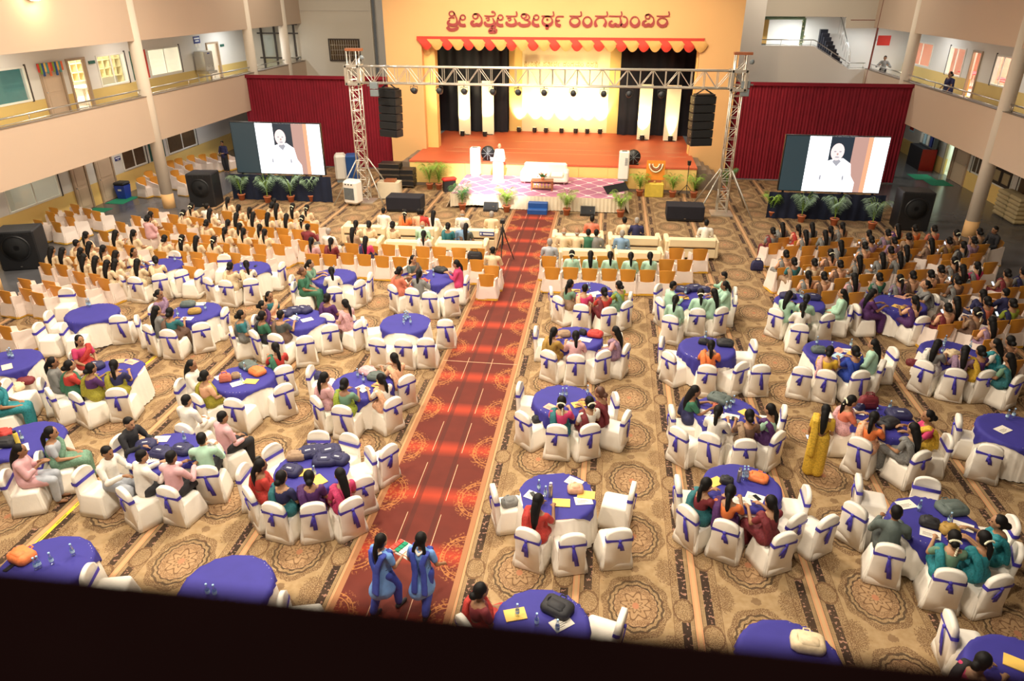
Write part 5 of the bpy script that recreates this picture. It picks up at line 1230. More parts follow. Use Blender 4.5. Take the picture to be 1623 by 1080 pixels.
def seated(pose, man=False, kurta=False):
    hz = HZ0+(0.03 if man else 0.0); sw = 0.185 if man else 0.155; lean = {'lap': 0.0, 'table': 0.05, 'phone': 0.03}[pose]
    hc = (0, 0.03+lean, hz); sh = (sw, -0.01+lean*0.7, hz-0.21); el, wr = {'lap': ((sw+0.055, 0.05, 0.66), (0.11, 0.27, 0.585)), 'table': ((sw+0.06, 0.16, 0.70), (0.12, 0.38, 0.80)), 'phone': ((sw+0.03, 0.10, 0.68), (0.05, 0.28, 0.82))}[pose]
    arm = mir([C(sh, 0.045, el, 0.036), C(el, 0.036, wr, 0.024)])
    for s in (-1, 1): arm += hand_caps((s*wr[0], wr[1], wr[2]), (-s*0.35, 1.0, -0.15 if pose != 'phone' else 0.2), -s)
    torso = [C((0, 0.0, 0.53), 0.125, (0, -0.02+lean*0.5, 0.72), 0.105), C((0, -0.02+lean*0.5, 0.72), 0.105, (0, -0.015+lean*0.7, hz-0.25), 0.115), C((-sw+0.03, sh[1], sh[2]), 0.055, (sw-0.03, sh[1], sh[2]), 0.055), C((0, -0.01+lean*0.7, hz-0.2), 0.055, (0, 0.015+lean, hz-0.09), 0.048)]
    legs = mir([C((0.085, 0.02, 0.53), 0.085, (0.10, 0.40, 0.49), 0.062), C((0.10, 0.40, 0.49), 0.058, (0.09, 0.38, 0.10), 0.036), C((0.09, 0.37, 0.045), 0.036, (0.095, 0.50, 0.035), 0.028)])
    body = capsules(head_caps(*hc) + arm + torso + legs, 0.0135, 'person_body', 'skin', smooth=3); face(body, hc)
    G = 0.016
    parts = {}
    slv = 0.55 if not (kurta) else 1.0
    elv = Vector(sh)+(Vector(el)-Vector(sh))*(0.62 if not kurta else 1.0)
    sleeves = mir([C(sh, 0.045+G, tuple(elv), 0.040+G)])
    if kurta or man: sleeves += mir([C(el, 0.038+G, tuple(Vector(el)+(Vector(wr)-Vector(el))*(0.85 if man else 0.5)), 0.03+G)])
    zt = hz-0.25
    if man or kurta:
        t = [C((0, 0.0, 0.52), 0.135+G, (0, -0.02+lean*0.5, 0.72), 0.118+G), C((0, -0.02+lean*0.5, 0.72), 0.118+G, (0, -0.015+lean*0.7, zt), 0.12+G), C((-sw+0.03, sh[1], sh[2]), 0.058+G, (sw-0.03, sh[1], sh[2]), 0.058+G)]
        if man: t.append(C((0, -0.01+lean*0.7, hz-0.18), 0.052+G, (0, 0.0+lean*0.8, hz-0.155), 0.05+G))
        if kurta: t += mir([C((0.085, 0.02, 0.53), 0.10+G, (0.10, 0.34, 0.49), 0.07+G)])
        parts['shirt' if man else 'kurta'] = capsules(t+sleeves, 0.017, 'shirt' if man else 'kurta', 'cloth')
        lg = mir([C((0.085, 0.02, 0.53), 0.095+G, (0.10, 0.40, 0.49), 0.066+G), C((0.10, 0.40, 0.49), 0.062+G, (0.09, 0.38, 0.10), 0.046+G)])
        parts['trousers'] = capsules(lg + [C((-0.05, 0, 0.5), 0.11, (0.05, 0, 0.5), 0.11)], 0.017, 'trousers', 'cloth')
        if man: parts['shoes'] = capsules(mir([C((0.09, 0.36, 0.05), 0.046, (0.097, 0.52, 0.04), 0.036)]), 0.017, 'shoes', 'shoe_black')
    else:
        t = [C((0, -0.02+lean*0.5, 0.74), 0.105+G, (0, -0.012+lean*0.7, zt-0.02), 0.112+G), C((-sw+0.02, sh[1], sh[2]-0.012), 0.05+G, (-sw+0.075, sh[1], sh[2]-0.02), 0.05+G), C((sw-0.02, sh[1], sh[2]-0.012), 0.05+G, (sw-0.075, sh[1], sh[2]-0.02), 0.05+G)]
        parts['blouse'] = capsules(t+sleeves, 0.017, 'blouse', 'cloth')
        sk = [C((-0.07, 0.0, 0.52), 0.135, (0.07, 0.0, 0.52), 0.135), C((0, 0.0, 0.6), 0.135, (0, 0, 0.68), 0.118)] + mir([C((0.085, 0.02, 0.53), 0.105, (0.10, 0.40, 0.495), 0.082), C((0.10, 0.41, 0.48), 0.085, (0.10, 0.40, 0.12), 0.085)]) + [C((0, 0.40, 0.46), 0.08, (0, 0.41, 0.14), 0.095), C((0, 0.1, 0.52), 0.09, (0, 0.38, 0.5), 0.08)]
        # pallu over the left shoulder and down the back
        pal = [(0.11, 0.10, 0.66), (0.03, 0.135+lean*.6, 0.76), (-0.07, 0.11+lean*.7, 0.86), (-0.125, 0.02+lean*.7, hz-0.165), (-0.12, -0.10+lean*.6, hz-0.25), (-0.10, -0.145+lean*.4, 0.72), (-0.10, -0.15, 0.56)]
        for a, b_ in zip(pal, pal[1:]): sk += [C(a, 0.045, b_, 0.045), C((a[0]-0.045, a[1], a[2]-0.01), 0.038, (b_[0]-0.045, b_[1], b_[2]-0.01), 0.038)]
        parts['saree'] = capsules(sk, 0.017, 'saree', 'cloth_print')
    return body, parts, hc
PB = {}
for pose in ('lap', 'table', 'phone'):
    PB['w', pose] = seated(pose); PB['k', pose] = seated(pose, kurta=True)
for pose in ('lap', 'table'): PB['m', pose] = seated(pose, man=True)
PB['m', 'phone'] = PB['m', 'table']
HAIR = {}
def hair(style, hc):
    k = (style,)+tuple(round(c, 3) for c in hc)
    if k not in HAIR: HAIR[k] = hair_mesh(style, *hc)
    return HAIR[k]
def flower_mesh(hc):
    k = ('fl',)+tuple(round(c, 3) for c in hc)
    if k not in HAIR:
        b = MB()
        for i in range(9): a = pi*(0.12+0.76*i/8); b.ball((hc[0]+0.075*cos(a), hc[1]-0.115, hc[2]-0.0+0.055*sin(a)-0.02), 0.017, 5, 4)
        for i in range(5): b.ball((hc[0]+0.03, hc[1]-0.155, hc[2]-0.05-0.035*i), 0.017, 5, 4)
        HAIR[k] = b.mesh('jasmine_strand', 'jasmine')
    return HAIR[k]
COLS = dict(cr=((.78, .62, .40), 'cream'), wh=((.82, .78, .70), 'white'), gy=((.22, .22, .21), 'grey'), lg=((.42, .45, .50), 'light grey'), bk=((.018, .018, .022), 'black'), nv=((.022, .022, .085), 'navy'), bl=((.02, .06, .40), 'royal blue'), sb=((.20, .33, .50), 'blue-grey'),
            rd=((.50, .04, .03), 'red'), mr=((.19, .022, .03), 'maroon'), pk=((.72, .27, .33), 'pink'), hp=((.62, .05, .16), 'bright pink'), or_=((.85, .22, .06), 'orange'), sa=((.68, .20, .12), 'salmon'), pe=((.80, .45, .28), 'peach'), ye=((.72, .45, .04), 'yellow'), mu=((.40, .24, .05), 'mustard'),
            ol=((.34, .30, .025), 'olive'), gn=((.035, .15, .085), 'green'), lm=((.30, .38, .04), 'lime green'), mi=((.42, .66, .50), 'mint green'), tl=((.025, .16, .18), 'teal'), tq=((.02, .24, .28), 'turquoise'), pu=((.085, .022, .13), 'purple'), lv=((.32, .20, .30), 'lavender'), br=((.16, .09, .06), 'brown'), tn=((.36, .24, .15), 'tan'), dg=((.07, .08, .075), 'dark grey'), sg=((.10, .13, .12), 'slate'), lp=((.70, .40, .42), 'soft pink'), gg=((.16, .30, .20), 'pale green'))
SKINS = [(.40, .21, .11), (.34, .17, .085), (.46, .25, .135), (.29, .14, .07)]
HNAME = dict(bun='hair in a bun', pony='long ponytail', long='long loose black hair', short='short black hair', grey='short grey hair', bald='balding head', braids='two braids', brown='brown hair in a bun')
npers = [0]
def person(kind, loc, az, top, bot, hs='pony', pose='lap', flower=False):
    """seated person; az = compass direction faced, 0 = towards the stage, 90 = to the right"""
    body, parts, hc = PB[kind, pose]; npers[0] += 1
    g = empty('person', (loc[0], loc[1], loc[2] if len(loc) > 2 else 0.0), -az)
    g.scale = (PSC,)*3
    bo = link('body', body, g); bo.color = rgba(SKINS[(npers[0]*7) % 4])
    for nm, me in parts.items():
        o = link(nm, me, g)
        o.color = rgba(COLS[top if nm in ('blouse', 'shirt', 'kurta') else bot][0])
    hh = hair('bun' if hs == 'brown' else hs, hc)
    if hs == 'brown':
        k = ('brownhair',)+hc
        if k not in HAIR: HAIR[k] = hh.copy(); HAIR[k].materials.clear(); HAIR[k].materials.append(M['hair_brown'])
        hh = HAIR[k]
    ho = link('hair', hh, g)
    if flower: link('jasmine_strand', flower_mesh(hc), g)
    g['category'] = 'person'
    return g
def azdir(a): return Vector((sin(a), cos(a), 0))
# ================================================================ SEATING PLAN (read off the photograph)
# each table: nick, (crop origin x, y, zoom), table centre, overlay half-size, overlay angle,
#  chairs (x, y[, facing degrees]), people (x, y, kind, top, bottom, hair[, pose][, facing]), items
T = []
def table(nick, o, c, half, rot, ch, pp, it=()): T.append((nick, o, c, half, rot, ch, pp, it))
table('farthest left blue table', (200, 370, 7.2), (385, 365), 0.68, 1.10, [(-95, 467), (80, 500), (405, 460), (610, 430), (520, 230, 185), (795, 420, 270)],
      [(160, 215, 'w', 'cr', 'cr', 'pony', 'table', 110), (380, 345, 'w', 'cr', 'cr', 'bun', 'table'), (50, 385, 'w', 'cr', 'cr', 'long', 'table', 60)], [('b', 205, 375), ('b', 560, 320), ('bag', 285, 445, .3, 'bk'), ('pp', 300, 340, 'w')])
table('second farthest-left blue table', (200, 370, 7.2), (1385, 400), 0.69, 1.15, [(1110, 245, 165), (930, 515), (1110, 540), (1410, 520), (1690, 346, 270)],
      [(1170, 375, 'w', 'cr', 'cr', 'bun', 'table'), (1378, 390, 'w', 'wh', 'cr', 'pony', 'table')], [('b', 1315, 400), ('ph', 1475, 375)])
table('table of green patterned saree', (340, 390, 6.75), (1275, 325), 0.71, 0.68, [(815, 320, 80), (1275, 440), (1510, 350), (1630, 300)],
      [(1035, 150, 'w', 'gg', 'gg', 'pony', 'table', 125), (955, 275, 'w', 'gn', 'gn', 'brown', 'lap', 80), (1252, 270, 'k', 'wh', 'wh', 'pony', 'table')], [('b', 1285, 280)])
table('black-bag table beside the carpet', (560, 380, 6.75), (865, 400), 0.70, 1.10, [(415, 490), (650, 530), (800, 555), (1030, 545), (1140, 385)],
      [(470, 335, 'w', 'sa', 'sa', 'bun', 'table', 40), (640, 210, 'w', 'sg', 'br', 'pony', 'table', 125), (660, 425, 'k', 'gy', 'wh', 'pony', 'table', 10), (1090, 260, 'k', 'hp', 'bk', 'pony', 'phone', 265)],
      [('b', 855, 345), ('b', 860, 400), ('b', 735, 400), ('bag', 930, 340, .45, 'bk'), ('pp', 755, 435, 'o'), ('pp', 730, 345, 'w'), ('fbag', 1235, 440, .4, 'bk')])
table('empty table with drooping corner', (0, 440, 6.75), (985, 380), 0.72, 0.68, [(700, 120, 165), (520, 370), (385, 495, 80), (655, 500, 70), (1170, 405, 340)], [], [('b', 940, 310), ('b', 965, 315), ('b', 960, 290)])
table('table with brown woven bag', (200, 440, 6.75), (740, 365), 0.70, 1.15, [(280, 290), (100, 415), (215, 515), (430, 565), (780, 470), (965, 330)],
      [(315, 180, 'w', 'lv', 'lv', 'bun', 'lap', 110), (215, 395, 'k', 'gy', 'gy', 'long', 'lap', 50), (470, 385, 'w', 'tl', 'br', 'bun', 'table', 40)],
      [('b', 850, 350), ('b', 555, 415), ('bag', 735, 380, .34, 'mu'), ('bag', 645, 290, .4, 'sg'), ('pp', 795, 270, 'w'), ('pp', 650, 440, 'w')])
table('navy-bag table in left centre', (340, 390, 6.75), (915, 785), 0.69, 1.20, [(170, 875), (430, 915), (615, 945), (960, 970), (1195, 730, 10), (1425, 740, 10), (1575, 785, 300), (1230, 845, 330), (420, 750), (565, 620)],
      [(205, 750, 'w', 'tl', 'gy', 'bun', 'lap', 60), (415, 795, 'w', 'gn', 'bk', 'bun', 'lap', 60), (485, 635, 'w', 'pu', 'pu', 'bun', 'lap', 85), (565, 525, 'w', 'tl', 'pe', 'pony', 'lap', 100), (690, 745, 'w', 'dg', 'br', 'short', 'table', 60), (1130, 600, 'w', 'pu', 'pu', 'bun', 'lap', 5), (1428, 600, 'w', 'lp', 'lp', 'pony', 'lap', 5)],
      [('bag', 840, 680, .45, 'nv'), ('bag', 960, 700, .45, 'nv'), ('bag', 720, 730, .4, 'nv'), ('pp', 850, 765, 'w'), ('pp', 990, 790, 'w'), ('b', 890, 810)])
table('empty table left of carpet', (550, 440, 6.75), (625, 490), .635, 0.05, [(315, 655, 10), (597, 665, 0), (840, 655, 352), (1048, 455, 350), (150, 435, 65)], [], [('b', 620, 445), ('b', 640, 440), ('b', 655, 450), ('b', 608, 500), ('b', 682, 500), ('b', 630, 465)])
table('cut-off table at left edge', (0, 440, 6.75), (95, 900), .68, .2, [(30, 1105, 70)], [(-40, 1130, 'w', 'tq', 'tq', 'pony', 'lap', 60)], [('b', 105, 860), ('b', 140, 865), ('b', 125, 840), ('pp', 75, 960, 't'), ('cbag', 280, 1130, .36, 'mr'), ('cbag', 200, 1190, .3, 'cr')])
table('table with pink written cloth', (0, 540, 6.75), (1215, 335), .60, .25, [(420, 425), (500, 515), (785, 565, 25), (1210, 485, 345)],
      [(860, 0, 'w', 'hp', 'rd', 'pony', 'lap', 115), (590, 240, 'k', 'gy', 'dg', 'pony', 'lap', 75), (715, 255, 'w', 'rd', 'gn', 'bun', 'table', 45), (950, 295, 'w', 'pu', 'ol', 'bun', 'table', 25), (1190, 235, 'w', 'nv', 'ol', 'pony', 'table', 350)],
      [('pp', 1290, 155, 'g'), ('pp', 1460, 200, 'p'), ('bag', 830, 240, .35, 'nv')])
table('table with red shopping bag', (260, 540, 6.75), (850, 405), 0.71, 0.95, [(150, 425, 85), (330, 585, 30), (730, 615, 5), (1270, 475, 310), (1270, 275, 320)],
      [(235, 265, 'k', 'wh', 'gy', 'long', 'phone', 90), (355, 420, 'w', 'pe', 'ol', 'bun', 'lap', 65), (1225, 115, 'w', 'rd', 'gn', 'pony', 'table', 320)],
      [('b', 870, 330), ('b', 835, 450), ('bag', 660, 440, .26, 'sa', .2), ('bag', 930, 240, .45, 'sg'), ('bag', 1000, 350, .4, 'or_'), ('pp', 790, 460, 'w'), ('pp', 930, 440, 'y'), ('pp', 1020, 250, 'w'), ('pp', 590, 385, 'w'), ('bag', 770, 400, .2, 'tn')])
table('table of green-bloused woman', (480, 560, 6.75), (635, 335), 0.71, 0.90, [(65, 150, 85), (135, 475), (430, 535), (960, 485), (1110, 245, 310)],
      [(215, 270, 'w', 'lp', 'lp', 'pony', 'lap', 45), (470, 300, 'w', 'gg', 'lm', 'bun', 'table', 15), (905, 305, 'w', 'wh', 'pe', 'pony', 'table', 335), (1050, 100, 'w', 'pe', 'pe', 'pony', 'table', 300)],
      [('b', 650, 310), ('b', 590, 260), ('bag', 700, 200, .4, 'lp'), ('bag', 790, 270, .42, 'sg'), ('pp', 640, 380, 'w'), ('pp', 820, 350, 'y'), ('cbag', 130, 260, .35, 'nv')])
table('left-edge table with green flask', (0, 650, 6.75), (285, 320), .70, .35, [(390, 475, 60), (25, 670, 65)],
      [(415, 255, 'w', 'lg', 'gg', 'pony', 'lap', 85), (25, 440, 'k', 'lp', 'lg', 'long', 'phone', 65)], [('fl', 200, 370), ('bag', 40, 270, .3, 'rd'), ('bag', 75, 370, .4, 'bk'), ('pp', 240, 410, 'w'), ('pp', 30, 370, 'w'), ('b', 245, 330)])
table('table of shirted men', (160, 660, 6.75), (690, 385), .70, .7, [(-232, 562, 95), (220, 785, 30), (690, 765, 10), (1100, 545, 345), (1205, 275, 30), (870, 95, 15)],
      [(290, 75, 'm', 'bk', 'bk', 'short', 'table', 100), (225, 255, 'm', 'wh', 'lg', 'short', 'table', 60), (375, 405, 'm', 'wh', 'bk', 'short', 'table', 45), (610, 560, 'm', 'lp', 'bk', 'short', 'table', 20), (1040, 320, 'm', 'mi', 'bk', 'short', 'table', 340), (1135, 100, 'm', 'lp', 'bk', 'short', 'lap', 60), (920, -172, 'm', 'wh', 'wh', 'short', 'lap', 15)],
      [('bag', 490, 330, .4, 'nv'), ('bag', 650, 410, .42, 'nv'), ('bag', 870, 380, .4, 'nv'), ('pp', 635, 220, 'w'), ('b', 900, 270), ('pp', 730, 515, 'w'), ('ph', 730, 515), ('pp', 545, 445, 'w')])
table('table heaped with navy bags', (370, 680, 6), (745, 390), .68, .1, [(80, 370, 90), (165, 580), (420, 675), (740, 695), (1040, 675), (1130, 425, 320), (1230, 195), (400, 185), (860, 50), (1040, 85), (1385, 210, 300)],
      [(195, 400, 'w', 'rd', 'rd', 'pony', 'lap', 60), (445, 505, 'w', 'nv', 'tl', 'bun', 'lap', 35), (730, 545, 'w', 'pu', 'pu', 'bun', 'lap', 10), (1025, 500, 'w', 'hp', 'hp', 'long', 'lap', 350)],
      [('bag', 760, 150, .5, 'nv', .12), ('bag', 950, 200, .5, 'nv', .14), ('bag', 710, 250, .42, 'nv'), ('bag', 870, 320, .45, 'nv'), ('bag', 1030, 300, .4, 'nv'), ('bag', 550, 420, .4, 'nv'), ('bag', 570, 250, .36, 'tn'), ('pp', 660, 420, 'y'), ('b', 775, 450), ('pp', 810, 490, 'y')])
table('bottom-left table with brown handbag', (0, 650, 3.6), (255, 890), .75, .1, [(486, 908, 75)], [], [('bag', 130, 850, .4, 'or_', .15), ('b', 420, 830), ('b', 210, 910), ('b', 230, 900), ('b', 300, 880), ('ph', 45, 905)])
table('bare table by the bottom rail', (0, 650, 3.6), (1290, 1010), .75, .1, [(1600, 1072, 75)], [], [('b', 1190, 1060), ('b', 1230, 1065)])
table('first table right of carpet', (820, 420, 8), (912, 325), .68, .2, [(515, 405), (810, 505), (1170, 545), (1400, 465), (440, 285, 80), (1440, 360, 280)],
      [(540, 285, 'w', 'gg', 'tn', 'pony', 'table', 55), (825, 370, 'w', 'hp', 'pe', 'short', 'table', 10), (1190, 425, 'w', 'rd', 'mr', 'bun', 'table', 345), (1300, 255, 'w', 'lm', 'gg', 'bun', 'table', 290)],
      [('b', 665, 310), ('b', 885, 325), ('b', 912, 318), ('b', 1122, 350), ('pp', 730, 330, 'y'), ('pp', 990, 360, 'w'), ('pp', 930, 385, 'w')])
table('table of mint uniforms', (1000, 430, 7.2), (730, 290), .66, .2, [(310, 155), (350, 305), (495, 415), (765, 415), (1040, 415), (1150, 285)],
      [(480, 170, 'k', 'mi', 'mi', 'short', 'table', 100), (515, 320, 'k', 'mi', 'mi', 'pony', 'lap', 20), (800, 295, 'k', 'mi', 'mi', 'pony', 'lap', 350, 1), (1045, 310, 'k', 'mi', 'mi', 'long', 'lap', 330), (1070, 165, 'k', 'mi', 'gn', 'pony', 'table', 275), (1068, 55, 'k', 'mi', 'gn', 'short', 'table', 275)],
      [('bag', 590, 230, .45, 'nv'), ('bag', 720, 180, .5, 'nv'), ('bag', 840, 220, .4, 'nv'), ('b', 620, 270), ('pp', 600, 305, 'y'), ('pp', 910, 260, 'w')])
table('table of mint sarees', (1180, 430, 6.75), (590, 335), .66, .25, [(370, 405), (575, 475), (890, 455), (1150, 375, 285)],
      [(400, 305, 'k', 'mi', 'mi', 'long', 'table', 40), (625, 385, 'k', 'wh', 'wh', 'pony', 'table', 10), (700, 300, 'k', 'mi', 'mi', 'bun', 'table', 350), (1060, 240, 'k', 'mi', 'mi', 'long', 'lap', 285)], [('bag', 460, 280, .45, 'nv'), ('bag', 760, 285, .45, 'nv'), ('b', 600, 290), ('b', 615, 300), ('bag', 510, 390, .2, 'nv')])
table('pointed-cloth table by right rows', (1370, 400, 9.82), (560, 800), 0.76, 0.50, [(255, 560, 180), (545, 545, 180), (800, 510, 190), (1115, 660, 265), (940, 1005, 340)],
      [(130, 640, 'w', 'pu', 'pu', 'long', 'table', 80), (1040, 560, 'w', 'gy', 'gy', 'bun', 'table', 250), (905, 850, 'w', 'pe', 'pu', 'pony', 'table', 330)], [('b', 380, 690), ('b', 760, 800), ('pp', 530, 850, 'y'), ('pp', 750, 910, 'w'), ('pp', 560, 680, 'p')])
table('table with red square bag', (820, 510, 8), (745, 205), .68, .3, [(400, 375), (740, 425), (1090, 370), (1390, 295), (330, 95, 90), (1290, 160, 265)],
      [(440, 145, 'w', 'mu', 'mu', 'pony', 'table', 20), (745, 190, 'k', 'lp', 'lp', 'pony', 'table', 15), (1340, 140, 'w', 'lp', 'lv', 'long', 'lap', 285)],
      [('bag', 590, 180, .34, 'tn'), ('bag', 830, 160, .2, 'bk'), ('bag', 985, 180, .4, 'rd'), ('pp', 860, 230, 'w'), ('pp', 680, 270, 'w'), ('pp', 1010, 160, 'w')])
table('table of woman in orange', (1020, 510, 6.75), (680, 285), .85, .4, [(290, 190), (310, 325, 50), (690, 435), (1030, 425), (1270, 470, 352), (1195, 205, 265)], [(715, 220, 'w', 'or_', 'or_', 'pony', 'table', 350)], [('b', 660, 190), ('bag', 890, 245, .42, 'bk'), ('pp', 860, 240, 'w'), ('bag', 640, 235, .25, 'bk')])
table('table of woman in royal blue', (1210, 520, 6.75), (745, 260), .70, .1, [(430, 425, 15), (690, 460), (1060, 465), (1280, 355), (1410, 220)],
      [(690, 300, 'w', 'ye', 'lp', 'bun', 'phone', 10), (1060, 315, 'w', 'bl', 'bl', 'bun', 'table', 325), (1240, 195, 'k', 'mi', 'dg', 'long', 'lap', 290)], [('b', 567, 180), ('b', 935, 205), ('b', 720, 240), ('bag', 590, 255, .36, 'sg'), ('pp', 810, 240, 'p'), ('pp', 920, 245, 'w'), ('pp', 800, 300, 's'), ('pp', 970, 285, 'y')])
table('table with white patterned bag', (1400, 500, 6.75), (720, 395), .70, .1, [(500, 505), (770, 570), (1120, 595), (1470, 650), (1300, 485, 300)],
      [(500, 390, 'w', 'gy', 'wh', 'long', 'table', 20), (860, 440, 'w', 'lv', 'lv', 'long', 'table', 5), (1110, 430, 'w', 'pu', 'ye', 'bun', 'table', 340), (1330, 290, 'w', 'wh', 'tq', 'long', 'lap', 285), (1440, 490, 'w', 'gg', 'tl', 'long', 'lap', 330)], [('b', 655, 300), ('b', 640, 330), ('b', 625, 410), ('b', 920, 365), ('bag', 730, 430, .36, 'cr'), ('cbag', 310, 530, .3, 'mr')])
table('table of woman in maroon', (800, 590, 7.2), (680, 325), .82, .45, [(225, 155, 95), (265, 445, 40), (610, 610), (970, 605), (1400, 460), (1230, 255)],
      [(655, 395, 'w', 'hp', 'tl', 'bun', 'table', 10, 1), (1050, 225, 'w', 'mr', 'mr', 'brown', 'table', 290), (1175, 350, 'w', 'wh', 'mr', 'bun', 'lap', 260, 1)], [('b', 660, 285), ('b', 702, 285), ('b', 625, 350), ('b', 978, 245), ('pp', 535, 405, 'p'), ('pp', 850, 370, 'y'), ('cbag', 375, 560, .25, 'bk')])
table('table with slate-grey bag', (1020, 600, 6.24), (815, 335), .72, .2, [(285, 285), (430, 505), (650, 535), (965, 600), (1350, 540), (1405, 285, 280)],
      [(505, 125, 'w', 'gn', 'nv', 'long', 'table', 80), (670, 375, 'k', 'wh', 'wh', 'pony', 'table', 15), (1035, 440, 'w', 'br', 'tn', 'bun', 'table', 350), (1350, 320, 'w', 'mi', 'pu', 'pony', 'phone', 290)],
      [('bag', 750, 220, .5, 'sg'), ('b', 810, 320), ('b', 850, 310), ('b', 885, 260), ('pp', 590, 335, 'w'), ('pp', 740, 375, 'w'), ('pp', 870, 380, 'w'), ('ph', 890, 400), ('pp', 1020, 350, 'y'), ('bag', 710, 300, .12, 'sa')])
table('table with dark tote bag', (1240, 600, 6), (945, 405), 0.70, 0.95, [(760, 575), (1350, 700, 330), (560, 350), (1596, 552, 275)],
      [(825, 425, 'w', 'or_', 'pe', 'pony', 'table', 40), (530, 215, 'w', 'sa', 'lp', 'pony', 'table', 100, 1), (1390, 345, 'w', 'hp', 'ye', 'bun', 'table', 265), (1325, 540, 'w', 'gy', 'gy', 'long', 'lap', 285)],
      [('bag', 760, 240, .4, 'mr', .28), ('bag', 640, 250, .2, 'nv'), ('b', 885, 370), ('b', 1015, 300), ('bag', 1000, 440, .45, 'bk'), ('bag', 1100, 360, .5, 'nv'), ('pp', 720, 440, 'w'), ('pp', 690, 310, 'w'), ('ph', 1120, 505)])
table('cut-off table at right edge', (1440, 620, 6.355), (1070, 400), 0.71, 0.90, [(640, 275), (890, 530, 25)], [], [('b', 985, 285), ('b', 1048, 270), ('pp', 950, 390, 'w')])
table('table of woman in red', (760, 720, 5.4), (665, 360), .62, 0.25, [(120, 290, 70), (480, 590), (770, 650), (1205, 650, 345), (1320, 270, 280)], [(490, 445, 'w', 'rd', 'rd', 'long', 'table', 5)],
      [('b', 508, 310), ('b', 565, 365), ('sf', 607, 365), ('bag', 820, 320, .28, 'pe'), ('pp', 820, 230, 'w'), ('pp', 700, 420, 'y'), ('pp', 930, 350, 'y'), ('pp', 890, 400, 'w'), ('pp', 465, 360, 'w'), ('ph', 460, 350), ('cbag', 260, 430, .3, 'gy')])
table('table with orange backpack', (1040, 710, 5.4), (735, 330), .72, .1, [(290, 270), (290, 520), (590, 630), (1150, 680), (1395, 590, 325), (1190, 340), (1225, 600, 320)],
      [(330, 365, 'w', 'mr', 'tl', 'pony', 'table', 30), (600, 400, 'w', 'or_', 'pu', 'pony', 'table', 10), (1015, 420, 'w', 'mr', 'mr', 'pony', 'table', 320)],
      [('bag', 870, 270, .36, 'or_', .1), ('b', 745, 270), ('b', 775, 270), ('b', 745, 245), ('b', 775, 245), ('sf', 705, 290), ('bag', 600, 300, .24, 'bk', .12), ('pp', 505, 295, 'y'), ('pp', 845, 425, 'w'), ('ph', 862, 430), ('pp', 730, 455, 'w')])
table('table of turquoise sarees', (1310, 750, 4.5), (770, 350), .74, .35, [(235, 30, 100), (215, 230, 50), (470, 520, 15), (905, 700), (1260, 740), (735, 55, 195), (1350, 330, 275)],
      [(510, 375, 'm', 'sg', 'dg', 'short', 'table', 20), (930, 550, 'w', 'gg', 'tq', 'bun', 'table', 350, 1), (1125, 470, 'w', 'tq', 'tq', 'pony', 'table', 335, 1), (1240, 355, 'w', 'tq', 'tq', 'bun', 'table', 290)],
      [('pp', 550, 215, 'w'), ('b', 655, 270), ('b', 870, 360), ('bag', 900, 260, .5, 'sg'), ('bag', 730, 370, .3, 'bk'), ('pp', 740, 435, 'w'), ('pp', 975, 380, 'w'), ('bag', 870, 420, .3, 'mu')])
table('table by the bottom rail, centre', (720, 690, 3), (415, 905), .75, .1, [(800, 855, 285), (70, 885, 50)], [(110, 765, 'w', 'mr', 'rd', 'bun', 'lap', 60)], [('b', 392, 905), ('b', 490, 935), ('pp', 290, 855, 'y'), ('b', 300, 860), ('bag', 490, 830, .45, 'bk'), ('pp', 510, 895, 'w')])
table('bottom table with cream scarf', (1160, 690, 2.77), (255, 985), .75, .1, [], [], [('bag', 330, 925, .45, 'cr', .14)])
table('bottom right corner table', (1160, 690, 2.77), (1285, 1060), .72, .1, [(995, 825, 95)], [(1150, 985, 'w', 'hp', 'bk', 'bun', 'table', 60)], [('pp', 1250, 1005, 'y'), ('cbag', 1085, 965, .3, 'nv')])

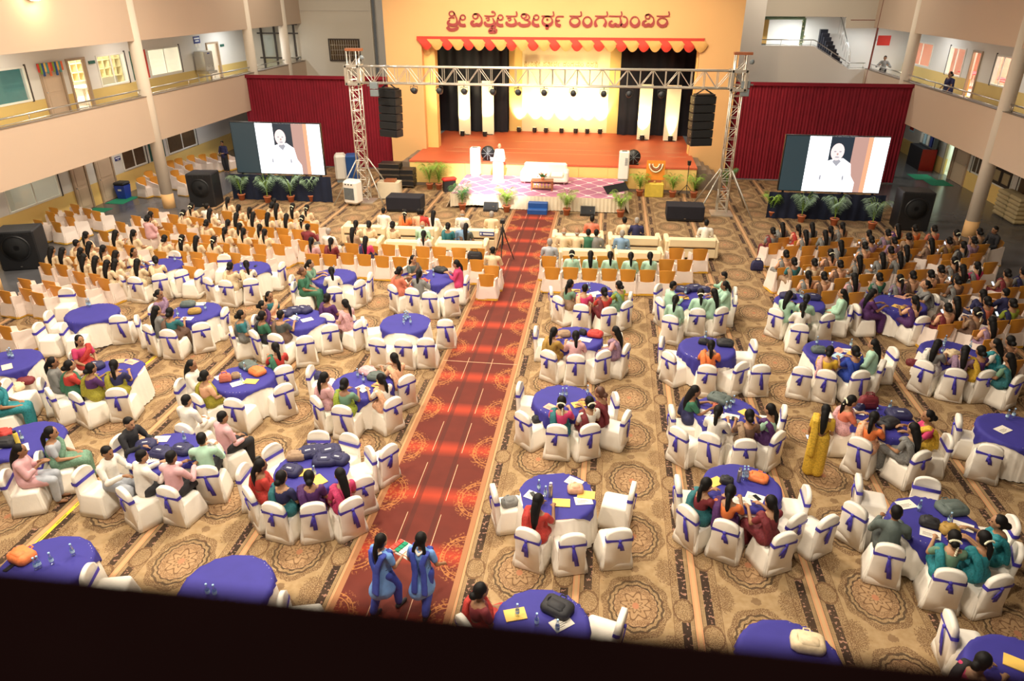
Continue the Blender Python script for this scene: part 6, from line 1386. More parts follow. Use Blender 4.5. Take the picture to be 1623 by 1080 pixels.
# rows of orange chairs: (block, crop, [(x, y)...], facing degrees) ; heads likewise
ROWC = [('left rows', (0, 380, 7.2), [(500, 270), (680, 285), (890, 290), (1085, 395), (1280, 400), (260, 450), (540, 475), (600, 530), (880, 512), (410, 600), (240, 565), (60, 580), (20, 985)], 12),
        ('left rows', (40, 310, 7.715), [(140, 300), (360, 325), (530, 265), (590, 110), (740, 160), (850, 190), (290, 200), (330, 150), (520, 190), (1150, 325), (940, 435), (1440, 400), (1340, 250), (1240, 610), (1050, 620)], 16),
        ('left rows', (200, 310, 7.715), [(320, 155), (560, 235), (490, 335), (660, 350), (790, 265), (450, 430), (780, 455), (970, 485), (120, 245), (920, 285), (1220, 195), (1100, 390), (1310, 390), (1490, 385), (1190, 480), (1360, 290), (1180, 585), (1430, 595), (620, 550), (780, 575), (920, 585), (400, 685), (650, 680), (840, 695), (1040, 705), (860, 775), (760, 868), (1310, 705)], 9),
        ('left rows', (340, 310, 7.715), [(550, 175), (880, 285), (1190, 345), (650, 390), (815, 400), (1010, 420), (850, 490), (540, 600), (770, 595), (540, 725), (1090, 310), (1090, 555)], 8),
        ('left centre rows', (520, 320, 7.715), [(280, 512), (520, 540), (730, 525), (940, 535), (1160, 550), (1345, 555), (20, 645), (210, 630), (430, 645), (650, 665), (870, 680), (1140, 690), (1430, 665), (-200, 640)], 3),
        ('left centre rows', (640, 320, 7.715), [(670, 565), (900, 572), (700, 695), (880, 710), (1070, 785), (1010, 890)], 358),
        ('right centre rows', (850, 320, 9), [(180, 780), (490, 775), (760, 785), (945, 780), (1260, 800), (225, 940), (490, 940), (760, 955), (1045, 960), (1310, 970)], 0),
        ('right centre rows', (980, 320, 8.306), [(770, 612), (1085, 625), (340, 755), (640, 762), (880, 765), (390, 900), (650, 915)], 356),
        ('right rows', (1180, 340, 9.82), [(500, 450), (800, 495), (690, 645), (990, 650), (1290, 665), (620, 365), (770, 365), (1130, 365), (1250, 495), (980, 495), (870, 955), (1030, 785), (1370, 815), (1170, 965), (640, 830)], 344),
        ('right rows', (1320, 340, 9.82), [(250, 365), (480, 385), (780, 385), (1100, 395), (1370, 405), (300, 515), (690, 535), (850, 545), (1260, 540), (220, 665), (580, 690), (380, 815), (830, 865), (1150, 860), (1400, 860), (540, 935), (160, 995)], 344),
        ('right rows', (1460, 340, 9), [(250, 375), (520, 375), (680, 620), (1010, 685), (400, 660), (100, 785), (420, 565), (830, 945), (300, 995), (630, 995)], 344),
        ('right rows', (1230, 400, 9.82), [(850, 605), (1400, 805), (530, 585)], 345),
        ('right rows', (1470, 420, 8.3), [(280, 785), (520, 765), (740, 595), (900, 375), (490, 400), (230, 260), (870, 975), (1000, 735), (1200, 715), (1220, 515), (500, 250), (1130, 300)], 344),
        ('left corridor', (0, 230, 3.96), [(880, 205), (925, 165), (960, 200), (1060, 100), (1115, 85), (1200, 65), (1130, 195), (1330, 55), (1400, 50), (1090, 160), (1180, 125), (1265, 60)], 105)]
# heads in the rows: (x, y, hair, kind, top, bottom, flower)
W = 'w'
ROWP = [((0, 380, 7.2), 14, 'cr', [(440, 170, 'long'), (600, 170, 'long'), (825, 170, 'pony'), (960, 205, 'long'), (1045, 245, 'long'), (1240, 265, 'long'), (1330, 165, 'long'), (1330, 260, 'long'), (890, 40, 'short'), (1015, 60, 'long'), (1190, 100, 'pony')]),
        ((40, 310, 7.715), 14, 'cr', [(755, 480, 'pony'), (1075, 480, 'long'), (1225, 490, 'pony')]),
        ((200, 310, 7.715), 12, 'cr', [(240, 215, 'long'), (265, 280, 'bun', 'k', 'lp', 'lp'), (735, 140, 'pony', W, 'cr', 'cr', 1), (670, 225, 'bun', W, 'cr', 'cr', 1), (925, 160, 'short', 'm', 'wh', 'wh'), (1035, 195, 'long'), (1210, 50, 'pony'), (1325, 170, 'pony'), (985, 335, 'bun'), (1205, 355, 'pony'), (1390, 375, 'pony'), (1150, 460, 'pony'), (1385, 465, 'pony'), (395, 560, 'bun'), (590, 565, 'long', W, 'cr', 'cr', 1), (785, 570, 'long'), (1035, 560, 'pony', W, 'cr', 'cr', 1), (1290, 280, 'long')]),
        ((340, 310, 7.715), 10, 'cr', [(440, 180, 'pony'), (420, 265, 'long'), (612, 265, 'long'), (740, 70, 'bun'), (705, 120, 'bun'), (770, 130, 'long'), (968, 125, 'long', W, 'cr', 'cr', 1), (1115, 150, 'pony', W, 'cr', 'cr', 1), (800, 300, 'long'), (1045, 295, 'pony', W, 'cr', 'cr', 1), (1122, 400, 'short', 'm', 'mr', 'gy'), (1400, 440, 'grey', 'm', 'wh', 'wh'), (1175, 560, 'pony', W, 'lp', 'pe'), (1425, 570, 'pony', W, 'mr', 'mr'), (560, 390, 'pony'), (575, 490, 'pony')]),
        ((520, 320, 7.715), 4, 'cr', [(245, 400, 'long', 'k', 'tn', 'gy'), (465, 460, 'long', W, 'hp', 'nv'), (1145, 430, 'pony', W, 'wh', 'wh')]),
        ((640, 320, 7.715), 0, 'cr', [(1075, 640, 'short', 'm', 'cr', 'gy')]),
        ((850, 320, 9), 0, 'mi', [(185, 605, 'grey', 'm', 'lg', 'lg'), (500, 795, 'bun', 'k', 'mi', 'mi', 1), (772, 790, 'long', 'k', 'mi', 'mi'), (1055, 815, 'pony', 'k', 'mi', 'mi'), (1350, 800, 'pony', 'k', 'mi', 'mi')]),
        ((980, 320, 8.306), 0, 'mi', [(445, 785, 'pony', 'k', 'mi', 'br')]),
        ((1180, 340, 9.82), 344, 'gy', [(490, 285, 'bun', W, 'gy', 'mr'), (620, 195, 'long'), (835, 210, 'pony', W, 'pe', 'rd'), (1100, 220, 'long'), (1330, 230, 'pony'), (1020, 355, 'long', W, 'pe', 'gy'), (1345, 360, 'long'), (850, 630, 'bun', W, 'pe', 'gy'), (735, 770, 'bun', W, 'tl', 'tn'), (1170, 800, 'bun', W, 'cr', 'tn'), (1060, 990, 'pony', W, 'pe', 'gy'), (1285, 1005, 'bun', W, 'pe', 'br')]),
        ((1320, 340, 9.82), 344, 'gy', [(245, 235, 'pony', W, 'tn', 'gy'), (470, 260, 'pony', W, 'br', 'gy'), (600, 385, 'bun', W, 'lv', 'gy'), (845, 280, 'bun', W, 'gy', 'lv'), (945, 400, 'bun', W, 'lv', 'lv'), (1145, 265, 'long', W, 'pe', 'pu'), (1345, 250, 'bun', W, 'or_', 'br'), (1265, 385, 'bun', W, 'tn', 'tn'), (185, 515, 'long'), (605, 545, 'bun', W, 'pe', 'gy'), (920, 545, 'bun', W, 'pe', 'tn'), (1110, 535, 'long'), (400, 685, 'long', W, 'tn', 'gy'), (880, 710, 'long'), (1170, 700, 'long'), (215, 835, 'bun', W, 'pe', 'br'), (320, 970, 'long', W, 'lp', 'gy'), (720, 970, 'bun', W, 'gn', 'gy'), (1030, 990, 'pony', W, 'lv', 'gy', 1), (1230, 935, 'bun', W, 'pe', 'br'), (70, 660, 'pony', W, 'pe', 'br', 1)]),
        ((1460, 340, 9), 342, 'br', [(240, 225, 'bun', W, 'sa', 'br'), (490, 260, 'bun', W, 'tn', 'br', 1), (830, 245, 'bun', W, 'tn', 'gy'), (740, 365, 'bun', W, 'lv', 'lv'), (130, 385, 'long', W, 'tn', 'br'), (450, 395, 'bun', W, 'mu', 'br'), (700, 480, 'pony', W, 'gy', 'bk'), (640, 760, 'long', W, 'bk', 'bk'), (880, 770, 'pony', W, 'hp', 'gy'), (1220, 830, 'bun', W, 'tn', 'mr'), (390, 970, 'bun', W, 'br', 'gy'), (430, 845, 'bun', W, 'pe', 'br'), (110, 845, 'bun', W, 'pe', 'br'), (1440, 800, 'bun', W, 'gy', 'nv'), (470, 660, 'pony', W, 'br', 'gy', 1)]),
        ((1370, 400, 9.82), 342, 'br', [(1330, 340, 'bun'), (1310, 470, 'bun', W, 'pe', 'br'), (1390, 720, 'long'), (1395, 890, 'bun', W, 'pe', 'mr')]),
        ((1470, 420, 8.3), 342, 'br', [(360, 430, 'long', W, 'tn', 'br'), (600, 600, 'bun', W, 'tn', 'br', 1), (770, 370, 'long', W, 'nv', 'nv'), (660, 420, 'bun', W, 'sa', 'nv'), (1040, 375, 'short', 'm', 'nv', 'bk'), (1050, 520, 'bun', W, 'lm', 'nv'), (900, 775, 'long', W, 'pe', 'lv'), (1060, 1000, 'bun', W, 'pe', 'br')])]
# cream leather sofas: (block, x0, x1, y of the top of the back) in photo pixels, heads on them
SOFA = [('front left', 537, 610, 357), ('front left', 613, 694, 360), ('front left', 697, 790, 363), ('second left', 545, 602, 379), ('second left', 605, 682, 381), ('second left', 686, 772, 383),
        ('front right', 873, 958, 371), ('front right', 963, 1050, 375), ('front right', 1054, 1141, 378), ('second right', 884, 970, 395), ('second right', 973, 1054, 398)]
SOFP = [((520, 320, 7.715), [(625, 165, 'short', 'm', 'wh', 'wh'), (915, 160, 'pony', 'w', 'or_', 'or_', 1), (1062, 185, 'short', 'm', 'pe', 'cr'), (1118, 165, 'short', 'm', 'rd', 'rd'), (1265, 175, 'long', 'k', 'wh', 'wh'), (328, 280, 'pony', 'w', 'cr', 'cr'), (465, 310, 'bun', 'w', 'cr', 'cr'), (795, 275, 'bun', 'w', 'cr', 'cr'), (1132, 310, 'bald', 'm', 'mi', 'gy'), (1450, 318, 'bun', 'w', 'tl', 'tl')]),
        ((640, 320, 7.715), [(692, 180, 'bald', 'm', 'wh', 'wh'), (1050, 200, 'grey', 'm', 'cr', 'cr'), (655, 390, 'grey', 'm', 'sb', 'gy'), (728, 355, 'long', 'w', 'dg', 'br')]),
        ((850, 320, 9), [(790, 305, 'short', 'm', 'sa', 'gy'), (1262, 290, 'short', 'm', 'cr', 'cr'), (378, 510, 'bald', 'm', 'cr', 'cr'), (570, 520, 'bald', 'm', 'cr', 'cr'), (852, 500, 'short', 'm', 'gy', 'gy'), (1225, 480, 'grey', 'm', 'sb', 'gy'), (725, 600, 'short', 'm', 'gn', 'nv')]),
        ((980, 320, 8.306), [(250, 310, 'grey', 'm', 'nv', 'nv'), (1190, 360, 'short', 'm', 'wh', 'wh')])]
# ================================================================ PLACEMENT
def px_(o, x, y): return (o[0]+x/o[2], o[1]+y/o[2])
SEATS = []                                   # every chair: [kind, centre, az, root, tablekey, occupied]
def put_banquet(c, az, key):
    r, _ = BANQ[len(SEATS) % 4]('banquet_chair', (c.x, c.y, 0), -az); SEATS.append(['banquet', c, az, r, key, None]); return SEATS[-1]
def put_orange(c, az, key):
    r, _ = ORNG[len(SEATS) % 3]('orange_chair', (c.x, c.y, 0), -az); SEATS.append(['orange', c, az, r, key, None]); return SEATS[-1]
PEOPLE = []
def near_seat(p, lim=0.5, keys=None):
    best = None
    for s in SEATS:
        if s[5] is not None or (keys and s[4] not in keys) or (keys is None and s[0] != 'orange'): continue
        d = (s[1]-p).length
        if d < lim and (best is None or d < best[0]): best = (d, s)
    return best[1] if best else None
def seat_person(head, kind, top, bot, hs, pose, az, fl, key, auto):
    p = P(head[0], head[1], HZ+(0.03 if kind == 'm' else 0)); p.z = 0
    b = p - azdir(az)*0.06
    s = near_seat(b, 0.55, None if auto == 'orange' else (key,))
    if s is None and not any((z[1]-b).length < 0.33 for z in SEATS): s = auto and (put_banquet if auto == 'banquet' else put_orange)(b - azdir(az)*0.02, az, key)
    if s:
        d = azdir(s[2]); rt = Vector((d.y, -d.x, 0)); rel = b - s[1]
        b = s[1] + d*max(0.0, min(0.24, rel.dot(d))) + rt*max(-0.10, min(0.10, rel.dot(rt))); az = s[2]; s[5] = True
    g = person(kind, b, az, top, bot, hs, pose, fl); PEOPLE.append((g, kind, top, bot, hs, key, s, head)); return g
bot_parts = [('bottle_body', MB().lathe([(0.028, 0), (0.031, 0.01), (0.031, 0.14), (0.014, 0.19), (0.014, 0.205)], 10).mesh('bottle_body', 'bottle_plastic', True), []), ('bottle_label', MB().lathe([(0.0325, 0.06), (0.0325, 0.11)], 10, cap=False).mesh('bottle_label', 'bottle_label', True), []), ('bottle_cap', MB().lathe([(0.016, 0.205), (0.016, 0.225)], 8).mesh('bottle_cap', 'bottle_cap'), [])]
bottle = proto_tree(bot_parts)
flask = {'sf': proto_tree([('flask_body', MB().lathe([(0.036, 0), (0.038, 0.01), (0.038, 0.22), (0.026, 0.25)], 12).mesh('flask_body', 'steel_flask', True), []), ('flask_cap', MB().lathe([(0.027, 0.25), (0.027, 0.29)], 10).mesh('flask_cap', 'steel'), [])]),
         'fl': proto_tree([('flask_body', MB().lathe([(0.04, 0), (0.042, 0.01), (0.042, 0.24), (0.03, 0.27)], 12).mesh('flask_body', 'gold_cloth', True), []), ('flask_cap', MB().lathe([(0.03, 0.27), (0.03, 0.31)], 10).mesh('flask_cap', 'black_plastic'), [])])}
def bag_mesh(seed, w_, h_):
    r = random.Random(seed); d_ = w_*(0.74 if h_ < 0.2 else 0.42); rings = []
    for f, sc in ((0.0, 0.90), (0.18, 1.0), (0.62, 0.98), (0.88, 0.84), (1.0, 0.58)):
        ring_ = []
        for i, (x, y) in enumerate(rrect(w_/2*sc, d_/2*sc, 5, 0.3*min(w_, d_)*sc)):
            k = 1+r.uniform(-.035, .035); ring_.append((x*k, y*k, max(0.002, h_*f*(1+r.uniform(-.06, .06)))))
        rings.append(ring_)
    body = MB().loft(rings, True, True).mesh('bag_body', 'bagcloth', True)
    if h_ < 0.2:
        hd = MB().path([(-w_*0.1, d_*0.44, h_*0.7), (-w_*0.09, d_*0.58, h_*0.75), (w_*0.09, d_*0.58, h_*0.75), (w_*0.1, d_*0.44, h_*0.7)], 0.012, 5).path([(-w_*0.28, d_*0.4, h_*0.75), (-w_*0.34, 0, h_*1.03), (-w_*0.28, -d_*0.4, h_*0.7)], 0.014, 5).mesh('bag_strap', 'bagcloth')
        pk = MB().loft([[(x, y-d_*0.12, h_*0.9) for x, y in rrect(w_*0.3, d_*0.24, 4, 0.04)], [(x*0.85, y*0.85-d_*0.12, h_*1.12) for x, y in rrect(w_*0.3, d_*0.24, 4, 0.04)]], False, True).mesh('bag_pocket', 'bagcloth', True)
    else:
        hd = MB().path([(-w_*0.22, -d_*0.2, h_*0.8), (-w_*0.16, -d_*0.2, h_*1.3), (w_*0.16, -d_*0.2, h_*1.3), (w_*0.22, -d_*0.2, h_*0.8)], 0.012, 5).path([(-w_*0.22, d_*0.2, h_*0.8), (-w_*0.16, d_*0.2, h_*1.25), (w_*0.16, d_*0.2, h_*1.25), (w_*0.22, d_*0.2, h_*0.8)], 0.012, 5).mesh('bag_strap', 'bagcloth')
        pk = MB().box(-w_*0.28, w_*0.28, -d_*0.56, -d_*0.46, h_*0.2, h_*0.6, 0.012).mesh('bag_pocket', 'bagcloth')
    pr_ = MB().box(-w_*0.12, w_*0.12, -d_*0.2, -d_*0.08, h_*1.12, h_*1.125).mesh('bag_print', 'lens_grey')
    return body, hd, pk, pr_
mat('lens_grey', (0.38, 0.40, 0.46), 0.6)
BAGS = {}
def put_bag(loc, w_, col, h_=0.13, rz=0.0):
    k = (w_, h_)
    if k not in BAGS: BAGS[k] = bag_mesh(len(BAGS), w_, h_)
    g = empty('bag', loc, rz)
    for nm, me in zip(('bag_body', 'bag_strap', 'bag_pocket'), BAGS[k]): o = link(nm, me, g); o.color = rgba(COLS[col][0])
    if col == 'nv' and h_ < 0.2: link('bag_print', BAGS[k][3], g)
    return g
PAPM = {'w': 'paper', 'y': 'paper_yellow', 'o': 'swag_red', 'p': 'underlay_pink', 'g': 'sack_tan', 't': 'skirt_cream', 's': 'bottle_label'}
PAPN = {'w': 'white paper', 'y': 'yellow envelope', 'o': 'red booklet', 'p': 'pink sheet', 'g': 'grey brown cloth bundle', 't': 'cream tray', 's': 'pale blue folder'}
pap = {k: MB().box(-0.15, 0.15, -0.105, 0.105, 0, 0.004 if k in 'wp' else 0.012).mesh('paper_sheet', m) for k, m in PAPM.items()}
line = MB().box(-0.11, 0.02, -0.06, -0.052, 0.004, 0.005).box(-0.11, 0.08, -0.03, -0.022, 0.004, 0.005).box(-0.11, 0.06, 0.0, 0.008, 0.004, 0.005).mesh('print_lines', 'frame_dark')
phone_m = MB().box(-0.038, 0.038, -0.075, 0.075, 0, 0.009, 0.003).mesh('phone_body', 'black_plastic'); phone_s = MB().box(-0.034, 0.034, -0.068, 0.068, 0.009, 0.0095).mesh('phone_screen', 'screen_black')
PHLIT = MB().box(-0.034, 0.034, -0.068, 0.068, 0.009, 0.0095).mesh('phone_screen', 'phone_lit')
def order_words(i, n): return ORD[i] if n > 1 else 'only'
ri = random.Random(12)
ITEMLIST = {}
UNDER = MB().lathe([(TR-0.01, TZ+0.003), (TR-0.012, TZ+0.006)], 40).mesh('pink_underlay', 'underlay_pink')
for nick, o, c, half, rot, ch, pp, it in T:
    ct = P(*px_(o, *c), TZ); sp = table_proto(half, rot)
    root, _ = sp('round_table', (ct.x, ct.y, 0), 0.0)
    if half < 0.625: link('pink_underlay', UNDER, root)
    tag(root, 'round table in white skirt and blue cloth: '+nick, 'table', 'round blue tables')
    for e in ch:
        q = P(*px_(o, e[0], e[1]), CH-0.02); q.z = 0
        az = radians(e[2]) if len(e) > 2 else None
        for _ in range(3):
            if len(e) > 2: break
            ctr = q + (azdir(az)*0.28 if az is not None else Vector()); az = atan2(ct.x-ctr.x, ct.y-ctr.y)
        cpos = q + azdir(az)*0.28
        put_banquet(cpos, az, nick)
    for e in pp:
        az = radians(e[7]) if len(e) > 7 else None; q = P(*px_(o, e[0], e[1]), HZ)
        if az is None: az = atan2(ct.x-q.x, ct.y-q.y)
        seat_person(px_(o, e[0], e[1]), e[2], e[3], e[4], e[5], e[6], az, len(e) > 8, nick, 'banquet')
    cnt = {}; placed = []
    for e in it:
        k = e[0]; zz = TZ+0.014
        if k == 'fbag': zz = 0.0
        if k == 'cbag': zz = 0.475
        q = P(*px_(o, e[1], e[2]), zz)
        if k in ('b', 'sf', 'fl', 'bag', 'pp', 'ph'):
            d = Vector((q.x-ct.x, q.y-ct.y)); lim = TR-0.07 if k in ('b', 'sf', 'fl') else TR-0.14
            if d.length > lim: d = d.normalized()*lim; q = Vector((ct.x+d.x, ct.y+d.y, zz))
        q.z = zz
        if k == 'b': g, _ = bottle('water_bottle', q, 0); nm, cat = 'clear water bottle', 'bottle'
        elif k in ('sf', 'fl'): g, _ = flask[k]('flask', q, 0); nm, cat = ('steel drink flask' if k == 'sf' else 'olive drink flask'), 'flask'
        elif k == 'pp':
            g = empty('paper', q, ri.uniform(-.9, .9)); link('paper_sheet', pap[e[3]], g)
            if e[3] in 'wyp': link('print_lines', line, g)
            nm, cat = PAPN[e[3]], 'paper'
            q.z += 0.0
        elif k == 'ph': g = empty('phone', (q.x, q.y, q.z+0.006), ri.uniform(-.6, .6)); bo_ = link('phone_body', phone_m, g); link('phone_screen', phone_s, bo_); nm, cat = 'black phone', 'phone'
        else: g = put_bag(q, e[3], e[4], e[5] if len(e) > 5 else 0.13, ri.uniform(-.6, .6)); nm, cat = COLS[e[4]][1]+' bag', 'bag'
        where = {'fbag': 'on the floor beside', 'cbag': 'on a chair at'}.get(k, 'on')
        ITEMLIST.setdefault((nm, where, nick, cat), []).append((g, q.copy()))
for (nm, where, nick, cat), L in ITEMLIST.items():
    L.sort(key=lambda a: a[1].x)
    for i, (g, q) in enumerate(L):
        tag(g, '%s%s %s %s' % (nm, '' if len(L) == 1 else ', %s from left,' % ORD[i], where, nick), cat, cat+'s on tables')
# rows
used = []
for block, o, L, deg in ROWC:
    for x, y in L:
        pp_ = px_(o, x, y)
        if any(hypot(pp_[0]-a, pp_[1]-b) < 7 for a, b in used): continue
        az = radians(deg); q = P(pp_[0], pp_[1], 0.85); q.z = 0; q = q + azdir(az)*0.27
        if any((s[1]-q).length < 0.36 for s in SEATS): continue
        used.append(pp_); put_orange(q, az, block)
def block_of(p):
    best = min((s for s in SEATS if s[0] == 'orange'), key=lambda s: (s[1]-p).length); return best[4]
usedh = []
for o, deg, dc, L in ROWP:
    for e in L:
        hp = px_(o, e[0], e[1])
        if any(hypot(hp[0]-a, hp[1]-b) < 5 for a, b in usedh): continue
        usedh.append(hp); kind, top, bot = (e[3], e[4], e[5]) if len(e) > 3 else ('w', dc, dc)
        q = P(hp[0], hp[1], HZ); q.z = 0
        seat_person(hp, kind, top, bot, e[2], ('lap', 'phone', 'lap')[len(usedh) % 3], radians(deg), len(e) > 6, block_of(q), 'orange')
# sofas
SOFL = {}
def sofa(block, x0, x1, y):
    a, b_ = P(x0, y, 0.80), P(x1, y, 0.80); c = (a+b_)/2; L = (b_.x-a.x)/2-0.02; rz = atan2(b_.y-a.y, b_.x-a.x)*0.3
    g = empty('cream_sofa', (c.x, c.y+0.35, 0), rz)
    B('seat_base', 'leather_cream', -L+0.1, L-0.1, -0.3, 0.42, 0.08, 0.30, g, 0.03); B('back_lower', 'leather_cream', -L+0.1, L-0.1, -0.42, -0.2, 0.1, 0.44, g, 0.03)
    B('back_upper', 'leather_cream', -L+0.1, L-0.1, -0.44, -0.2, 0.47, 0.80, g, 0.05); B('gap', 'gap_dark', -L+0.12, L-0.12, -0.40, -0.22, 0.43, 0.48, g)
    for s in (-1, 1): B('arm_rest', 'leather_cream', s*(L-0.09)-0.09, s*(L-0.09)+0.09, -0.40, 0.45, 0.08, 0.72, g, 0.04)
    for k in range(3): w_ = (2*L-0.36)/3; B('seat_cushion', 'leather_cream', -L+0.18+k*w_+0.01, -L+0.18+(k+1)*w_-0.01, -0.2, 0.42, 0.30, 0.43, g, 0.04)
    for sx in (-1, 1):
        for sy in (-0.35, 0.38): MB().tube((sx*(L-0.1), sy, 0), (sx*(L-0.1), sy, 0.08), 0.025).obj('leg', 'steel', g)
    SOFL.setdefault(block, []).append(g); return g, c
for s in SOFA: sofa(*s)
for bl, L in SOFL.items():
    for i, g in enumerate(sorted(L, key=lambda g: g.location.x)):
        tag(g, 'cream leather sofa in the %s sofa row, %s from the left' % (bl, ORD[i]), 'sofa', 'cream leather sofas')
allsof = [g for L in SOFL.values() for g in L]
for o, L in SOFP:
    for e in L:
        hp = px_(o, e[0], e[1]); q = P(hp[0], hp[1], HZ+(0.03 if e[3] == 'm' else 0)); q.z = 0
        near = min(allsof, key=lambda g: abs(g.location.y+0.05-q.y)*1.0+max(0, abs(g.location.x-q.x)-1.0)*2)
        b = Vector((q.x, near.location.y+0.08, 0))
        g = person(e[3], b, radians(ri.uniform(-8, 8)), e[4], e[5], e[2], 'lap', len(e) > 6)
        PEOPLE.append((g, e[3], e[4], e[5], e[2], near['label'].split('cream leather ')[1].replace('sofa in the ', '').replace(' sofa row,', ' sofas,'), None, hp))
# keep neighbouring chairs from standing inside one another (small shifts only)
whom = {}
for g, kind, top, bot, hs, key, s, hp in PEOPLE:
    if s: whom[id(s)] = g
orig = {id(s): s[1].copy() for s in SEATS}
TC = [P(*px_(t[1], *t[2]), TZ) for t in T]
for it_ in range(24):
    for i, a in enumerate(SEATS):
        for b in SEATS[i+1:]:
            d = b[1]-a[1]
            if abs(d.x) > 0.6 or abs(d.y) > 0.6: continue
            m = 0.56 if a[0] == b[0] == 'orange' else 0.52
            l = hypot(d.x, d.y)
            if l < m:
                u = Vector((d.x/l, d.y/l, 0)) if l > 1e-3 else Vector((1, 0, 0)); k = (m-l)*0.25; a[1] = a[1]-u*k; b[1] = b[1]+u*k
        for c in TC:
            d = Vector((a[1].x-c.x, a[1].y-c.y, 0))
            if 1e-3 < d.length < 0.84: a[1] = a[1] + d.normalized()*(0.84-d.length)*0.4
    for s in SEATS:
        d = s[1]-orig[id(s)]
        if d.length > 0.22: s[1] = orig[id(s)]+d.normalized()*0.22
for s in SEATS:
    d = s[1]-orig[id(s)]; s[3].location = (s[1].x, s[1].y, 0)
    if id(s) in whom: g = whom[id(s)]; g.location = (g.location.x+d.x, g.location.y+d.y, g.location.z)
# chair labels ---------------------------------------------------
bykey = {}
for s in SEATS: bykey.setdefault((s[0], s[4]), []).append(s)
tcent = {t[0]: P(*px_(t[1], *t[2]), TZ) for t in T}
ROWID = {}
for (kind, key), L in bykey.items():
    if kind == 'banquet':
        c = tcent.get(key)
        L.sort(key=lambda s: atan2(s[1].x-c.x, s[1].y-c.y) % (2*pi))
        for i, s in enumerate(L):
            tag(s[3], 'white blue-sashed chair, %s clockwise from stage side, %s' % (ORD[i], key), 'chair', 'white banquet chairs')
    else:
        az = sum(s[2] if s[2] < pi else s[2]-2*pi for s in L)/len(L); d = azdir(az); rt = Vector((d.y, -d.x, 0))
        L.sort(key=lambda s: -s[1].dot(d)); rows = []
        for s in L:
            v = s[1].dot(d)
            if rows and rows[-1][0]-v < 0.55: rows[-1][1].append(s)
            else: rows.append([v, [s]])
        for i, (v, R) in enumerate(rows):
            R.sort(key=lambda s: s[1].dot(rt))
            for j, s in enumerate(R):
                ROWID[id(s)] = '%s, row %s from stage, %s from left' % (key, ORD[i], ORD[j])
                tag(s[3], 'orange-backed chair in white drape, '+ROWID[id(s)], 'chair', 'orange chairs in rows')
# lit phones in the hands of people in the right rows
kph = 0
for g, kind, top, bot, hs, key, s, hp in PEOPLE:
    if key == 'right rows' and s is not None and id(s) in ROWID and (kph := kph+1) % 2 == 0:
        hv = g.location + Matrix.Rotation(g.rotation_euler.z, 3, 'Z') @ (Vector((0.0, 0.36, 0.66))*PSC)
        ph = empty('phone', tuple(hv), g.rotation_euler.z); ph.rotation_euler.x = 0.7; bo_ = link('phone_body', phone_m, ph); link('phone_screen', PHLIT, bo_)
        tag(ph, 'lit phone in lap, '+ROWID[id(s)], 'phone', 'lit phones in right rows')
# people labels --------------------------------------------------
cand = []
for g, kind, top, bot, hs, key, s, hp in PEOPLE:
    tn, bn = COLS[top][1], COLS[bot][1]
    if kind == 'm': a = 'man in %s shirt, %s' % (tn, HNAME[hs])
    elif kind == 'k': a = 'woman in %s kurta, %s' % (tn, HNAME[hs])
    else: a = ('woman in %s saree, %s' % (bn, HNAME[hs])) if tn == bn else 'woman in %s blouse and %s saree' % (tn, bn)
    if s is not None and id(s) in ROWID: lab = '%s, %s' % (a if len(a.split()) < 8 else a.split(',')[0], ROWID[id(s)]); lab = lab.replace(' from stage', '')
    else: lab = '%s, at %s' % (a, key)
    cand.append((g, lab, hp))
seen = {}
for g, lab, hp in cand: seen.setdefault(lab, []).append((hp[0], g))
for lab, L in seen.items():
    L.sort(key=lambda a: a[0])
    for i, (x, g) in enumerate(L):
        l2 = lab if len(L) == 1 else (lab.replace(', at ', ', %s from left, at ' % ORD[i]) if ', at ' in lab else lab+' '+('left one', 'right one', 'third one')[min(i, 2)])
        w_ = l2.split()
        tag(g, ' '.join(w_[:16]), 'person', 'seated guests')
# ================================================================ STANDING PEOPLE
def standing(name, loc, az, caps_body, clothes, hc, hs, k=1.0, flower=False, skin=0, scale=1.0):
    me = capsules(caps_body, 0.0135, 'person_body', 'skin', smooth=3); face(me, hc)
    g = empty(name, loc, -az); g.scale = (scale,)*3
    o = link('body', me, g); o.color = rgba(SKINS[skin])
    for nm, cs, col, m in clothes:
        o = link(nm, capsules(cs, 0.017, nm, m), g); o.color = rgba(COLS[col][0] if isinstance(col, str) else col)
    link('hair', hair(hs, hc), g)
    return g
def stand_body(h, el, wr, stride=0.0, k=1.0):
    hc = (0, 0.02, h-0.11); sh = (0.155, -0.01, h-0.31)
    cs = head_caps(*hc) + [C((0, 0, h*0.56), 0.11, (0, -0.01, h*0.68), 0.095), C((0, -0.01, h*0.68), 0.095, (0, -0.01, h-0.36), 0.11), C((-0.125, -0.01, h-0.31), 0.05, (0.125, -0.01, h-0.31), 0.05), C((0, -0.005, h-0.3), 0.05, (0, 0.01, h-0.2), 0.045)]
    for s, (e, w_) in zip((-1, 1), zip(el, wr)):
        cs += [C((s*sh[0], sh[1], sh[2]), 0.043, e, 0.035), C(e, 0.035, w_, 0.024)] + hand_caps(w_, (Vector(w_)-Vector(e)), -s)
    for s in (-1, 1):
        f = s*stride; kn = (s*0.085, 0.04+f*0.35, h*0.29); an = (s*0.08, f*0.55-0.02, 0.09)
        cs += [C((s*0.085, 0, h*0.53), 0.085, kn, 0.06), C(kn, 0.055, an, 0.036), C((an[0], an[1]-0.02, 0.04), 0.035, (an[0], an[1]+0.12, 0.03), 0.027)]
    return cs, hc, sh
